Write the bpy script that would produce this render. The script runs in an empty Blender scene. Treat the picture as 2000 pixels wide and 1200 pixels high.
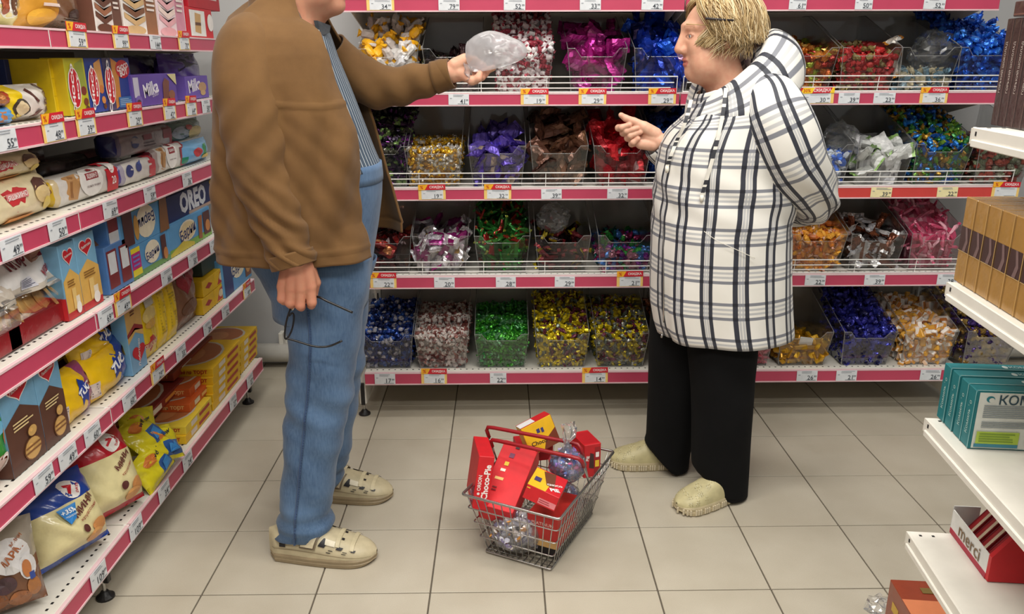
import bpy, math, random
import numpy as np
from mathutils import Vector, Matrix

random.seed(11)
RNG = np.random.default_rng(11)
SC = bpy.context.scene
COL = SC.collection

# ------------------------------------------------------------------ camera
FPX, PITCH, YAW, ROLL = 1580.6, 0.299905, 0.01124, -0.003087     # solved from the floor tile grid
TILE = 0.325
CAM_H = 4.4914 * TILE
_f = np.array([math.sin(YAW) * math.cos(PITCH), math.cos(YAW) * math.cos(PITCH), -math.sin(PITCH)])
_r = np.array([math.cos(YAW), -math.sin(YAW), 0.0])
_u = np.cross(_r, _f)
CR = math.cos(ROLL) * _r + math.sin(ROLL) * _u
CU = -math.sin(ROLL) * _r + math.cos(ROLL) * _u
CF = _f
CAM = np.array([0.0, 0.0, CAM_H])
cd = bpy.data.cameras.new('camera')
cd.sensor_width = 36.0
cd.sensor_fit = 'HORIZONTAL'
cd.lens = FPX / 2000.0 * 36.0
cam = bpy.data.objects.new('camera', cd)
COL.objects.link(cam)
m4 = Matrix.Identity(4)
for i in range(3):
    m4[i][0] = CR[i]; m4[i][1] = CU[i]; m4[i][2] = -CF[i]; m4[i][3] = CAM[i]
cam.matrix_world = m4
cd.clip_start = 0.02
SC.camera = cam

# ------------------------------------------------------------------ world, lights, exposure
W = bpy.data.worlds.new('shop_ambient')
SC.world = W
W.use_nodes = True
W.node_tree.nodes['Background'].inputs[0].default_value = (0.95, 0.97, 1.0, 1)
W.node_tree.nodes['Background'].inputs[1].default_value = 0.24
SC.view_settings.view_transform = 'Standard'
SC.view_settings.look = 'None'
SC.view_settings.gamma = 1.0
SC.view_settings.use_curve_mapping = False
SC.view_settings.exposure = 0.08
LIGHT_POS = [(-0.55, 1.55), (0.95, 1.55), (-0.55, -0.25), (0.95, -0.25), (-0.55, 2.75), (0.95, 2.75)]
LIGHT_PW = [27, 27, 38, 38, 5, 5]
CEIL_Z = 3.05
for (lx, ly), pw in zip(LIGHT_POS, LIGHT_PW):
    ld = bpy.data.lights.new('fluorescent_light', 'AREA')
    ld.shape = 'RECTANGLE'; ld.size = 1.2; ld.size_y = 0.28
    ld.energy = pw; ld.color = (1.0, 0.965, 0.90)
    lo = bpy.data.objects.new('fluorescent_light', ld)
    lo.location = (lx, ly, CEIL_Z - 0.095)
    COL.objects.link(lo)

# ------------------------------------------------------------------ pixel helpers (photo taken as 2000 x 1200)
def ray(px, py):
    return CF + CR * ((px - 1000) / FPX) - CU * ((py - 600) / FPX)
def pY(px, py, Y):
    d = ray(px, py); return CAM + d * (Y / d[1])
def pX(px, py, X):
    d = ray(px, py); return CAM + d * (X / d[0])
def pZ(px, py, Z):
    d = ray(px, py); return CAM + d * ((Z - CAM_H) / d[2])
def pj(p):
    v = np.asarray(p, float) - CAM; z = v @ CF
    return 1000 + FPX * (v @ CR) / z, 600 - FPX * (v @ CU) / z
def bis(fn, lo, hi, target):
    flo = fn(lo) - target
    for _ in range(50):
        m = 0.5 * (lo + hi); fm = fn(m) - target
        if (fm > 0) == (flo > 0): lo, flo = m, fm
        else: hi = m
    return 0.5 * (lo + hi)
def Xat(px, Y, Z): return bis(lambda x: pj((x, Y, Z))[0], -4, 4, px)
def Yat(px, X, Z): return bis(lambda y: pj((X, y, Z))[0], 0.8, 6, px)
def Zat(py, X, Y): return bis(lambda z: pj((X, Y, z))[1], -1, 3, py)

# ------------------------------------------------------------------ colours, materials
def lin(c):
    c = np.asarray(c, float) / 255.0
    return np.where(c <= 0.04045, c / 12.92, ((c + 0.055) / 1.055) ** 2.4)
def L4(c):
    v = lin(c); return (float(v[0]), float(v[1]), float(v[2]), 1.0)
MATS = {}
class NB:
    def __init__(s, name):
        s.m = bpy.data.materials.new(name); s.m.use_nodes = True
        s.nt = s.m.node_tree; s.nt.nodes.clear()
        s.out = s.n('ShaderNodeOutputMaterial')
        MATS[name] = s.m
    def n(s, t, **kw):
        nd = s.nt.nodes.new(t)
        for k, v in kw.items(): setattr(nd, k, v)
        return nd
    def l(s, a, b): s.nt.links.new(a, b)
    def val(s, sock, v):
        if hasattr(v, 'is_linked') or isinstance(v, bpy.types.NodeSocket): s.l(v, sock)
        else: sock.default_value = v
    def math(s, op, a, b=0.0, c=0.0, clamp=False):
        nd = s.n('ShaderNodeMath', operation=op); nd.use_clamp = clamp
        s.val(nd.inputs[0], a); s.val(nd.inputs[1], b); s.val(nd.inputs[2], c)
        return nd.outputs[0]
    def mix(s, f, a, b, mode='MIX'):
        nd = s.n('ShaderNodeMix', data_type='RGBA', blend_type=mode)
        s.val(nd.inputs[0], f); s.val(nd.inputs[6], a); s.val(nd.inputs[7], b)
        return nd.outputs[2]
    def noise(s, scale, detail=3.0, vec=None, rough=0.5):
        nd = s.n('ShaderNodeTexNoise'); nd.inputs['Scale'].default_value = scale
        nd.inputs['Detail'].default_value = detail; nd.inputs['Roughness'].default_value = rough
        if vec is not None: s.l(vec, nd.inputs['Vector'])
        return nd
    def ramp(s, fac, lo, hi, c0=0.0, c1=1.0):
        nd = s.n('ShaderNodeMapRange'); s.val(nd.inputs[0], fac)
        nd.inputs[1].default_value = lo; nd.inputs[2].default_value = hi
        nd.inputs[3].default_value = c0; nd.inputs[4].default_value = c1
        return nd.outputs[0]
    def bump(s, h, strength=0.2, dist=0.001):
        nd = s.n('ShaderNodeBump'); nd.inputs['Strength'].default_value = strength
        nd.inputs['Distance'].default_value = dist; s.l(h, nd.inputs['Height']); return nd.outputs[0]
    def bsdf(s, color=None, rough=0.5, metallic=0.0, spec=0.5, normal=None, coat=0.0, **kw):
        b = s.n('ShaderNodeBsdfPrincipled')
        if color is not None: s.val(b.inputs['Base Color'], color)
        s.val(b.inputs['Roughness'], rough); s.val(b.inputs['Metallic'], metallic)
        b.inputs['Specular IOR Level'].default_value = spec
        b.inputs['Coat Weight'].default_value = coat
        for k, v in kw.items(): s.val(b.inputs[k.replace('_', ' ')], v)
        if normal is not None: s.l(normal, b.inputs['Normal'])
        return b
    def done(s, sh): s.l(sh, s.out.inputs[0]); return s.m
    def coord(s, which='Object'): return s.n('ShaderNodeTexCoord').outputs[which]
    def attr(s, name='Col'):
        a = s.n('ShaderNodeAttribute'); a.attribute_name = name; return a

def mat_vcol(name, rough=0.5, metallic=0.0, spec=0.5, bump=0.0, bscale=60, bdist=0.001, var=0.06, coat=0.0):
    b = NB(name); a = b.attr()
    nz = b.noise(35, 3, b.coord())
    f = b.ramp(nz.outputs[0], 0.3, 0.7, 1 - var, 1 + var)
    v = b.n('ShaderNodeVectorMath', operation='SCALE'); b.l(a.outputs['Color'], v.inputs[0]); b.l(f, v.inputs['Scale'])
    nrm = None
    if bump > 0:
        n2 = b.noise(bscale, 2, b.coord()); nrm = b.bump(n2.outputs[0], bump, bdist)
    return b.done(b.bsdf(v.outputs[0], rough, metallic, spec, nrm, coat).outputs[0])
mat_vcol('printed_card', 0.5, bump=0.08)
mat_vcol('printed_film', 0.24, spec=0.6, bump=0.35, bscale=45, bdist=0.004)
mat_vcol('candy_foil', 0.24, metallic=0.55, spec=0.7, bump=0.5, bscale=140, bdist=0.003, var=0.12)
mat_vcol('candy_paper', 0.38, spec=0.5, bump=0.4, bscale=120, bdist=0.003, var=0.1)
mat_vcol('print_ink', 0.42)
mat_vcol('matte_paint', 0.6)

def mat_plain(name, c, rough=0.5, metallic=0.0, spec=0.5, var=0.04, nscale=20, bump=0.0, bscale=200, bdist=0.0005, coat=0.0):
    b = NB(name)
    nz = b.noise(nscale, 4, b.coord())
    c4 = np.array(L4(c)); lo = tuple(np.clip(c4 * (1 - var), 0, 1)[:3]) + (1,); hi = tuple(np.clip(c4 * (1 + var), 0, 1)[:3]) + (1,)
    col = b.mix(b.ramp(nz.outputs[0], 0.3, 0.7), lo, hi)
    nrm = None
    if bump > 0:
        n2 = b.noise(bscale, 2, b.coord()); nrm = b.bump(n2.outputs[0], bump, bdist)
    return b.done(b.bsdf(col, rough, metallic, spec, nrm, coat).outputs[0])
mat_plain('white_powder_coat', (226, 222, 212), 0.42)
mat_plain('grey_powder_coat', (176, 170, 160), 0.5)
mat_plain('rail_plastic', (193, 70, 98), 0.32, var=0.05, nscale=8)
mat_plain('rail_plastic_red', (206, 72, 66), 0.32)
mat_plain('rail_edge', (228, 196, 200), 0.4)
mat_plain('black_plastic', (26, 25, 26), 0.45)
mat_plain('chrome_wire', (178, 176, 172), 0.25, metallic=0.9)
mat_plain('white_wire', (238, 238, 234), 0.35)
mat_plain('red_plastic', (150, 26, 34), 0.35)
mat_plain('wall_paint', (190, 190, 190), 0.75, var=0.03, nscale=6, bump=0.1, bscale=60)
mat_plain('ceiling_paint', (225, 225, 222), 0.8)
mat_plain('pipe_paint', (205, 202, 194), 0.4)
mat_plain('black_frame', (22, 20, 21), 0.3)
mat_plain('lamp_housing', (235, 235, 235), 0.5)
b = NB('lamp_diffuser'); e = b.n('ShaderNodeEmission'); e.inputs[0].default_value = (1, .97, .92, 1); e.inputs[1].default_value = 3.0
b.done(e.outputs[0])
# thin clear plastics
def mat_clear(name, tint, refl, haze, rough=0.06):
    b = NB(name)
    t = b.n('ShaderNodeBsdfTransparent'); t.inputs[0].default_value = tint
    g = b.n('ShaderNodeBsdfGlossy'); g.inputs['Roughness'].default_value = rough; g.inputs[0].default_value = (1, 1, 1, 1)
    fr = b.n('ShaderNodeFresnel'); fr.inputs[0].default_value = 1.45
    f = b.math('MULTIPLY_ADD', fr.outputs[0], refl, 0.008, clamp=True)
    m1 = b.n('ShaderNodeMixShader'); b.l(f, m1.inputs[0]); b.l(t.outputs[0], m1.inputs[1]); b.l(g.outputs[0], m1.inputs[2])
    d = b.n('ShaderNodeBsdfDiffuse'); d.inputs[0].default_value = (0.75, 0.76, 0.76, 1)
    m2 = b.n('ShaderNodeMixShader')
    nz = b.noise(14, 3, b.coord()); b.l(b.ramp(nz.outputs[0], 0.35, 0.75, haze * 0.5, haze * 1.5), m2.inputs[0])
    b.l(m1.outputs[0], m2.inputs[1]); b.l(d.outputs[0], m2.inputs[2])
    return b.done(m2.outputs[0])
mat_clear('clear_acrylic', (0.985, 0.985, 0.982, 1), 0.6, 0.006)
mat_clear('acrylic_edge', (0.85, 0.85, 0.85, 1), 1.0, 0.20)
mat_clear('clear_film', (0.95, 0.95, 0.95, 1), 1.6, 0.10, 0.12)
# floor
b = NB('floor_tile'); oi = b.n('ShaderNodeObjectInfo')
pos = b.n('ShaderNodeNewGeometry').outputs['Position']
n1 = b.noise(5, 5, pos); n2 = b.noise(420, 2, pos)
c = b.mix(b.ramp(n1.outputs[0], 0.3, 0.7), L4((181, 172, 154)), L4((194, 186, 169)))
c = b.mix(b.ramp(n2.outputs[0], 0.35, 0.65, 0, 0.35), c, L4((168, 160, 143)))
hs = b.n('ShaderNodeHueSaturation'); b.l(c, hs.inputs['Color']); b.l(b.ramp(oi.outputs['Random'], 0, 1, 0.96, 1.04), hs.inputs['Value'])
n3 = b.noise(2.2, 6, pos, 0.7)
sc = b.mix(b.ramp(n3.outputs[0], 0.62, 0.72, 0, 0.22), hs.outputs[0], L4((140, 133, 118)))
b.done(b.bsdf(sc, b.ramp(n1.outputs[0], 0.2, 0.8, 0.36, 0.5), 0, 0.45, b.bump(n2.outputs[0], 0.06, 0.0006)).outputs[0])
mat_plain('grout', (92, 84, 72), 0.85, var=0.12, nscale=60)

# ------------------------------------------------------------------ mesh builder
class MB:
    def __init__(s): s.V = []; s.F = []; s.C = []; s.n = 0; s.UV = None
    def add(s, V, F, c=(200, 200, 200)):
        V = np.asarray(V, float).reshape(-1, 3); o = s.n
        s.V.append(V); s.n += len(V)
        cl = lin(c)
        for f in F:
            s.F.append(tuple(int(i) + o for i in f)); s.C.append(cl)
        return o
    def addc(s, V, F, cols):
        V = np.asarray(V, float).reshape(-1, 3); o = s.n
        s.V.append(V); s.n += len(V)
        for f, c in zip(F, cols):
            s.F.append(tuple(int(i) + o for i in f)); s.C.append(c)
    def box(s, lo, hi, c=(200, 200, 200), ch=0.0, M=None):
        V, F = chbox(lo, hi, ch)
        if M is not None: V = xf(M, V)
        s.add(V, F, c)
    def tube(s, P, r, c=(200, 200, 200), n=8, closed=False, cap=True):
        V, F = tube(P, r, n, closed, cap); s.add(V, F, c)
    def mesh(s, name, smooth=False, mats=None):
        me = bpy.data.meshes.new(name)
        V = np.concatenate(s.V) if s.V else np.zeros((0, 3))
        me.from_pydata(V.tolist(), [], s.F)
        a = me.color_attributes.new('Col', 'FLOAT_COLOR', 'CORNER')
        nl = np.array([len(f) for f in s.F], int)
        cols = np.ones((len(s.F), 4), np.float32)
        if len(s.C): cols[:, :3] = np.asarray(s.C)
        a.data.foreach_set('color', np.repeat(cols, nl, axis=0).ravel())
        if smooth: me.polygons.foreach_set('use_smooth', np.ones(len(s.F), bool))
        return me
    def build(s, name, mat, parent=None, smooth=False):
        return link(name, s.mesh(name, smooth), mat, parent)
def link(name, me, mat=None, parent=None, loc=None):
    o = bpy.data.objects.new(name, me)
    if me is not None and mat is not None and len(me.materials) == 0: me.materials.append(MATS[mat])
    COL.objects.link(o)
    if parent is not None: o.parent = parent
    if loc is not None: o.location = loc
    return o
def empty(name, loc=(0, 0, 0)):
    o = bpy.data.objects.new(name, None); o.empty_display_size = 0.05
    COL.objects.link(o); o.location = loc
    return o
def tag(o, label=None, cat=None, group=None, kind=None):
    if label: o['label'] = label
    if cat: o['category'] = cat
    if group: o['group'] = group
    if kind: o['kind'] = kind
    return o
def reparent(o, parent):
    """keep world coordinates of a mesh that was modelled in world space under an Empty at its base"""
    o.parent = parent
    o.matrix_parent_inverse = Matrix.Translation(-Vector(parent.location))
    return o
def xf(M, V):
    V = np.asarray(V, float).reshape(-1, 3)
    M = np.asarray(M, float)
    return V @ M[:3, :3].T + M[:3, 3]
def frame(o, u, v, n=None):
    """4x4 whose columns are u, v, n and origin o"""
    u = np.asarray(u, float); v = np.asarray(v, float)
    u = u / np.linalg.norm(u)
    v = v - u * (v @ u); v = v / np.linalg.norm(v)
    n = np.cross(u, v)
    M = np.eye(4); M[:3, 0] = u; M[:3, 1] = v; M[:3, 2] = n; M[:3, 3] = o
    return M
def rotm(ax, ang):
    return np.array(Matrix.Rotation(ang, 4, ax))
def trans(x, y, z):
    M = np.eye(4); M[:3, 3] = (x, y, z); return M
def chbox(lo, hi, ch=0.0):
    lo = np.asarray(lo, float); hi = np.asarray(hi, float)
    if ch <= 0:
        x0, y0, z0 = lo; x1, y1, z1 = hi
        V = [(x0, y0, z0), (x1, y0, z0), (x1, y1, z0), (x0, y1, z0), (x0, y0, z1), (x1, y0, z1), (x1, y1, z1), (x0, y1, z1)]
        return np.array(V), [(3, 2, 1, 0), (4, 5, 6, 7), (0, 1, 5, 4), (1, 2, 6, 5), (2, 3, 7, 6), (3, 0, 4, 7)]
    V = []; idx = {}
    for sx in (0, 1):
        for sy in (0, 1):
            for sz in (0, 1):
                base = np.array([(lo, hi)[sx][0], (lo, hi)[sy][1], (lo, hi)[sz][2]])
                sg = np.array([1 - 2 * sx, 1 - 2 * sy, 1 - 2 * sz]) * ch
                for ax in range(3):
                    p = base + sg; p[ax] = base[ax]
                    idx[(sx, sy, sz, ax)] = len(V); V.append(p)
    F = []
    for ax in range(3):
        a, b2 = [i for i in range(3) if i != ax]
        for s_ in (0, 1):
            q = []
            for (i, j) in ((0, 0), (1, 0), (1, 1), (0, 1)):
                k = [0, 0, 0]; k[ax] = s_; k[a] = i; k[b2] = j
                q.append(idx[(k[0], k[1], k[2], ax)])
            flip = (s_ == 0) != (ax == 1)
            F.append(tuple(q[::-1]) if flip else tuple(q))
    for ax in range(3):
        a, b2 = [i for i in range(3) if i != ax]
        for i in (0, 1):
            for j in (0, 1):
                k0 = [0, 0, 0]; k0[a] = i; k0[b2] = j; k1 = list(k0); k1[ax] = 1
                F.append((idx[(*k0, a)], idx[(*k1, a)], idx[(*k1, b2)], idx[(*k0, b2)]))
    for sx in (0, 1):
        for sy in (0, 1):
            for sz in (0, 1):
                F.append((idx[(sx, sy, sz, 0)], idx[(sx, sy, sz, 1)], idx[(sx, sy, sz, 2)]))
    return np.array(V), F
def tube(P, r, n=8, closed=False, cap=True):
    P = np.asarray(P, float); m = len(P)
    r = np.full(m, r) if np.isscalar(r) else np.asarray(r, float)
    T = np.zeros_like(P)
    for i in range(m):
        a = P[(i - 1) % m] if (closed or i > 0) else P[i]
        c = P[(i + 1) % m] if (closed or i < m - 1) else P[i]
        d = c - a; T[i] = d / max(np.linalg.norm(d), 1e-9)
    up = np.array([0, 0, 1.0]) if abs(T[0][2]) < 0.9 else np.array([1.0, 0, 0])
    V = []
    for i in range(m):
        u = up - T[i] * (up @ T[i]); u /= max(np.linalg.norm(u), 1e-9); up = u
        w = np.cross(T[i], u)
        for k in range(n):
            a = 2 * math.pi * k / n
            V.append(P[i] + r[i] * (math.cos(a) * u + math.sin(a) * w))
    F = []
    for i in range(m if closed else m - 1):
        j = (i + 1) % m
        for k in range(n):
            l = (k + 1) % n
            F.append((i * n + k, i * n + l, j * n + l, j * n + k))
    if cap and not closed:
        F.append(tuple(range(n - 1, -1, -1))); F.append(tuple((m - 1) * n + k for k in range(n)))
    return np.array(V), F
def grid_faces(nu, nv, wrap_u=False, flip=False):
    F = []
    for j in range(nv - 1):
        for i in range(nu if wrap_u else nu - 1):
            k = (i + 1) % nu
            q = (j * nu + i, j * nu + k, (j + 1) * nu + k, (j + 1) * nu + i)
            F.append(q[::-1] if flip else q)
    return F
def ellipsoid(c, r, nu=12, nv=8):
    V = []; F = []
    for j in range(nv + 1):
        th = math.pi * j / nv
        for i in range(nu):
            ph = 2 * math.pi * i / nu
            V.append((c[0] + r[0] * math.sin(th) * math.cos(ph), c[1] + r[1] * math.sin(th) * math.sin(ph), c[2] + r[2] * math.cos(th)))
    return np.array(V), grid_faces(nu, nv + 1, True, True)
def catmull(P, n):
    """resample rows of control values P (m,k) to n rows"""
    P = np.asarray(P, float); m = len(P)
    t = np.linspace(0, m - 1, n); i = np.clip(t.astype(int), 0, m - 2); f = (t - i)[:, None]
    p0 = P[np.clip(i - 1, 0, m - 1)]; p1 = P[i]; p2 = P[i + 1]; p3 = P[np.clip(i + 2, 0, m - 1)]
    return 0.5 * ((2 * p1) + (-p0 + p2) * f + (2 * p0 - 5 * p1 + 4 * p2 - p3) * f ** 2 + (-p0 + 3 * p1 - 3 * p2 + p3) * f ** 3)

# ------------------------------------------------------------------ lettering
_TXT = {}
def text_geo(s, bold=0.0):
    k = (s, bold)
    if k in _TXT: return _TXT[k]
    cu = bpy.data.curves.new('lettering', 'FONT'); cu.body = s; cu.size = 1.0; cu.offset = bold
    cu.resolution_u = 2; cu.fill_mode = 'FRONT'; cu.dimensions = '2D'
    o = bpy.data.objects.new('lettering', cu); COL.objects.link(o)
    bpy.context.view_layer.update()
    me = bpy.data.meshes.new_from_object(o.evaluated_get(bpy.context.evaluated_depsgraph_get()))
    V = np.zeros(len(me.vertices) * 3); me.vertices.foreach_get('co', V); V = V.reshape(-1, 3)[:, :2]
    F = [tuple(p.vertices) for p in me.polygons]
    bpy.data.objects.remove(o); bpy.data.curves.remove(cu); bpy.data.meshes.remove(me)
    if len(V):
        lo = V.min(0); hi = V.max(0)
        V = V - (lo + hi) / 2; size = hi - lo
    else: size = np.array([1, 1])
    _TXT[k] = (V, F, size)
    return _TXT[k]

# art: list of flat printed shapes in fractions of a face; surf(u, v, k) gives the 3D point of layer k
def art_on(mb, art, w, h, surf):
    for k, a in enumerate(art):
        t = a[0]
        if t == 'r':
            _, x0, y0, x1, y1, c = a
            n = 4
            us = np.linspace(x0, x1, n + 1); vs = np.linspace(y0, y1, n + 1)
            V = [surf(u, v, k) for v in vs for u in us]; F = grid_faces(n + 1, n + 1); mb.add(V, F, c)
        elif t == 'p':
            P = a[1]; c = a[2]
            cx = sum(p[0] for p in P) / len(P); cy = sum(p[1] for p in P) / len(P)
            V = [surf(cx, cy, k)] + [surf(0.5 * (p[0] + cx), 0.5 * (p[1] + cy), k) for p in P] + [surf(p[0], p[1], k) for p in P]
            m = len(P)
            F = [(0, 1 + i, 1 + (i + 1) % m) for i in range(m)] + [(1 + i, 1 + m + i, 1 + m + (i + 1) % m, 1 + (i + 1) % m) for i in range(m)]
            mb.add(V, F, c)
        elif t == 'e':
            _, cx, cy, rx, ry, c = a
            m = 16
            P = [(cx + rx * math.cos(2 * math.pi * i / m), cy + ry * math.sin(2 * math.pi * i / m)) for i in range(m)]
            V = [surf(cx, cy, k)] + [surf(0.5 * (p[0] + cx), 0.5 * (p[1] + cy), k) for p in P] + [surf(p[0], p[1], k) for p in P]
            F = [(0, 1 + i, 1 + (i + 1) % m) for i in range(m)] + [(1 + i, 1 + m + i, 1 + m + (i + 1) % m, 1 + (i + 1) % m) for i in range(m)]
            mb.add(V, F, c)
        elif t == 't':
            # text, centre, width fraction of the face, colour, rotation degrees, bold
            s, cx, cy, wf, c = a[1:6]
            rot = math.radians(a[6]) if len(a) > 6 else 0.0
            bold = a[7] if len(a) > 7 else 0.012
            V2, F, size = text_geo(s, bold)
            if not len(V2): continue
            hf = a[8] if len(a) > 8 else None
            sc = wf * w / size[0]
            sy = sc if hf is None else hf * h / size[1]
            P = V2 * np.array([sc, sy])
            P = P @ np.array([[math.cos(rot), math.sin(rot)], [-math.sin(rot), math.cos(rot)]])
            V = [surf(cx + p[0] / w, cy + p[1] / h, k) for p in P]
            mb.add(V, F, c)
        elif t == 'l':   # block of small print lines
            _, x0, y0, x1, y1, nl, c = a
            for i in range(nl):
                yy = y1 - (i + 0.2) * (y1 - y0) / nl; e2 = x1 - (x1 - x0) * random.random() * 0.35
                V = [surf(x0, yy - 0.45 * (y1 - y0) / nl, k), surf(e2, yy - 0.45 * (y1 - y0) / nl, k), surf(e2, yy, k), surf(x0, yy, k)]
                mb.add(V, [(0, 1, 2, 3)], c)
EPS = 0.0004
def star(cx, cy, r0, r1, n=8, asp=1.0):
    return [(cx + (r0 if i % 2 else r1) * math.cos(math.pi * i / n), cy + asp * (r0 if i % 2 else r1) * math.sin(math.pi * i / n)) for i in range(2 * n)]

def box_pack(name, label, cat, M, w, h, d, col, front=(), side=(), top=(), right=(), group=None, mat='printed_card', ch=0.0012, cols=None):
    """carton: origin at its front bottom left corner, M columns = right, up, outward"""
    M = np.asarray(M, float)
    V, F = chbox((-w / 2, 0, -d / 2), (w / 2, h, d / 2), ch)
    # object origin at the base centre
    B = M @ trans(w / 2, 0, -d / 2)
    mb = MB(); mb.add(V, F, col)
    if cols:   # colours of single faces: key 'top','front','left','right'
        key = {0: 'left', 1: 'right', 2: 'bottom', 3: 'top', 4: 'back', 5: 'front'}
        for i in range(6):
            if key[i] in cols: mb.C[i] = lin(cols[key[i]])
    o = mb.build(name, mat)
    o.matrix_world = Matrix(B.tolist())
    for art, aw, ah, sf_, nm in ((front, w, h, lambda u, v, k: (u * w - w / 2, v * h, d / 2 + EPS * (k + 1)), 'front_print'),
                             (side, d, h, lambda u, v, k: (-w / 2 - EPS * (k + 1), v * h, -d / 2 + u * d), 'side_print'),
                             (right, d, h, lambda u, v, k: (w / 2 + EPS * (k + 1), v * h, d / 2 - u * d), 'side_print'),
                             (top, w, d, lambda u, v, k: (u * w - w / 2, h + EPS * (k + 1), d / 2 - v * d), 'top_print')):
        if art:
            p = MB(); art_on(p, art, aw, ah, sf_); p.build(nm, 'print_ink', o)
    tag(o, label, cat, group)
    return o

def pillow_pack(name, label, cat, M, w, h, d, col, front=(), group=None, mat='printed_film', crimp='v', seed=0, crink=0.004, sag=0.0, cols=None, exp=2.6, ns=22):
    """flow-wrapped bag: M columns = right, up, outward, origin bottom centre of the back plane; bulges d in total"""
    rg = np.random.default_rng(seed + 5)
    ph = rg.uniform(0, 6.28, 8); fq = rg.uniform(8, 26, (8, 2))
    def bul(u, v):
        a = max(0.0, 1 - abs(2 * u - 1) ** exp) ** 0.55; b_ = max(0.0, 1 - abs(2 * v - 1) ** exp) ** 0.55
        if crimp == 'v':
            e = min(1.0, min(v, 1 - v) / 0.16); b_ *= e ** 0.7
        elif crimp == 'u':
            e = min(1.0, min(u, 1 - u) / 0.14); a *= e ** 0.7
        z = a * b_
        w_ = sum(math.sin(fq[i][0] * u + fq[i][1] * v + ph[i]) for i in range(8)) / 8
        return z, w_
    def front_pt(u, v, k=0):
        z, w_ = bul(u, v)
        pinch = 1.0
        if crimp == 'u': pinch = 1 - 0.10 * (1 - z) * math.sin(math.pi * u)
        x = (u - 0.5) * w; y = v * h
        if crimp == 'v': x *= 1 - 0.10 * math.sin(math.pi * v) * 0.6
        y -= sag * (1 - abs(2 * u - 1)) * v * h
        return (x, y, d / 2 + z * d / 2 + w_ * crink * (0.4 + z) + EPS * 2 * k)
    def back_pt(u, v):
        z, w_ = bul(u, v)
        p = front_pt(u, v)
        return (p[0], p[1], d / 2 - z * d / 2)
    n = ns
    us = np.linspace(0, 1, n + 1)
    V = [front_pt(u, v) for v in us for u in us]; F = grid_faces(n + 1, n + 1)
    o2 = len(V)
    V += [back_pt(u, v) for v in us for u in us]; F += [tuple(i + o2 for i in f) for f in grid_faces(n + 1, n + 1, flip=True)]
    for i in range(n):
        for a, b_ in ((i, i + 1), ):
            F.append((a + o2, b_ + o2, b_, a)); t0 = n * (n + 1)
            F.append((t0 + a, t0 + b_, t0 + b_ + o2, t0 + a + o2))
            F.append((a * (n + 1), b_ * (n + 1), b_ * (n + 1) + o2, a * (n + 1) + o2))
            F.append((a * (n + 1) + n + o2, b_ * (n + 1) + n + o2, b_ * (n + 1) + n, a * (n + 1) + n))
    mb = MB(); mb.add(V, F, col)
    if cols:   # list of (u0,v0,u1,v1,colour) painted on the wrap
        cc = np.array([np.mean([V[i] for i in f], axis=0) for f in F])
        for (u0, v0, u1, v1, c) in cols:
            for i, q in enumerate(cc):
                uu = q[0] / w + 0.5; vv = q[1] / h
                if u0 <= uu <= u1 and v0 <= vv <= v1: mb.C[i] = lin(c)
    o = mb.build(name, mat, smooth=True)
    o.matrix_world = Matrix(np.asarray(M).tolist())
    if front:
        p = MB(); art_on(p, front, w, h, lambda u, v, k: (lambda q: (q[0], q[1], q[2] + 0.0012))(front_pt(min(max(u, 0.0), 1.0), min(max(v, 0.0), 1.0), k)))
        p.build('print', 'print_ink', o)
    tag(o, label, cat, group)
    return o

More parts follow.
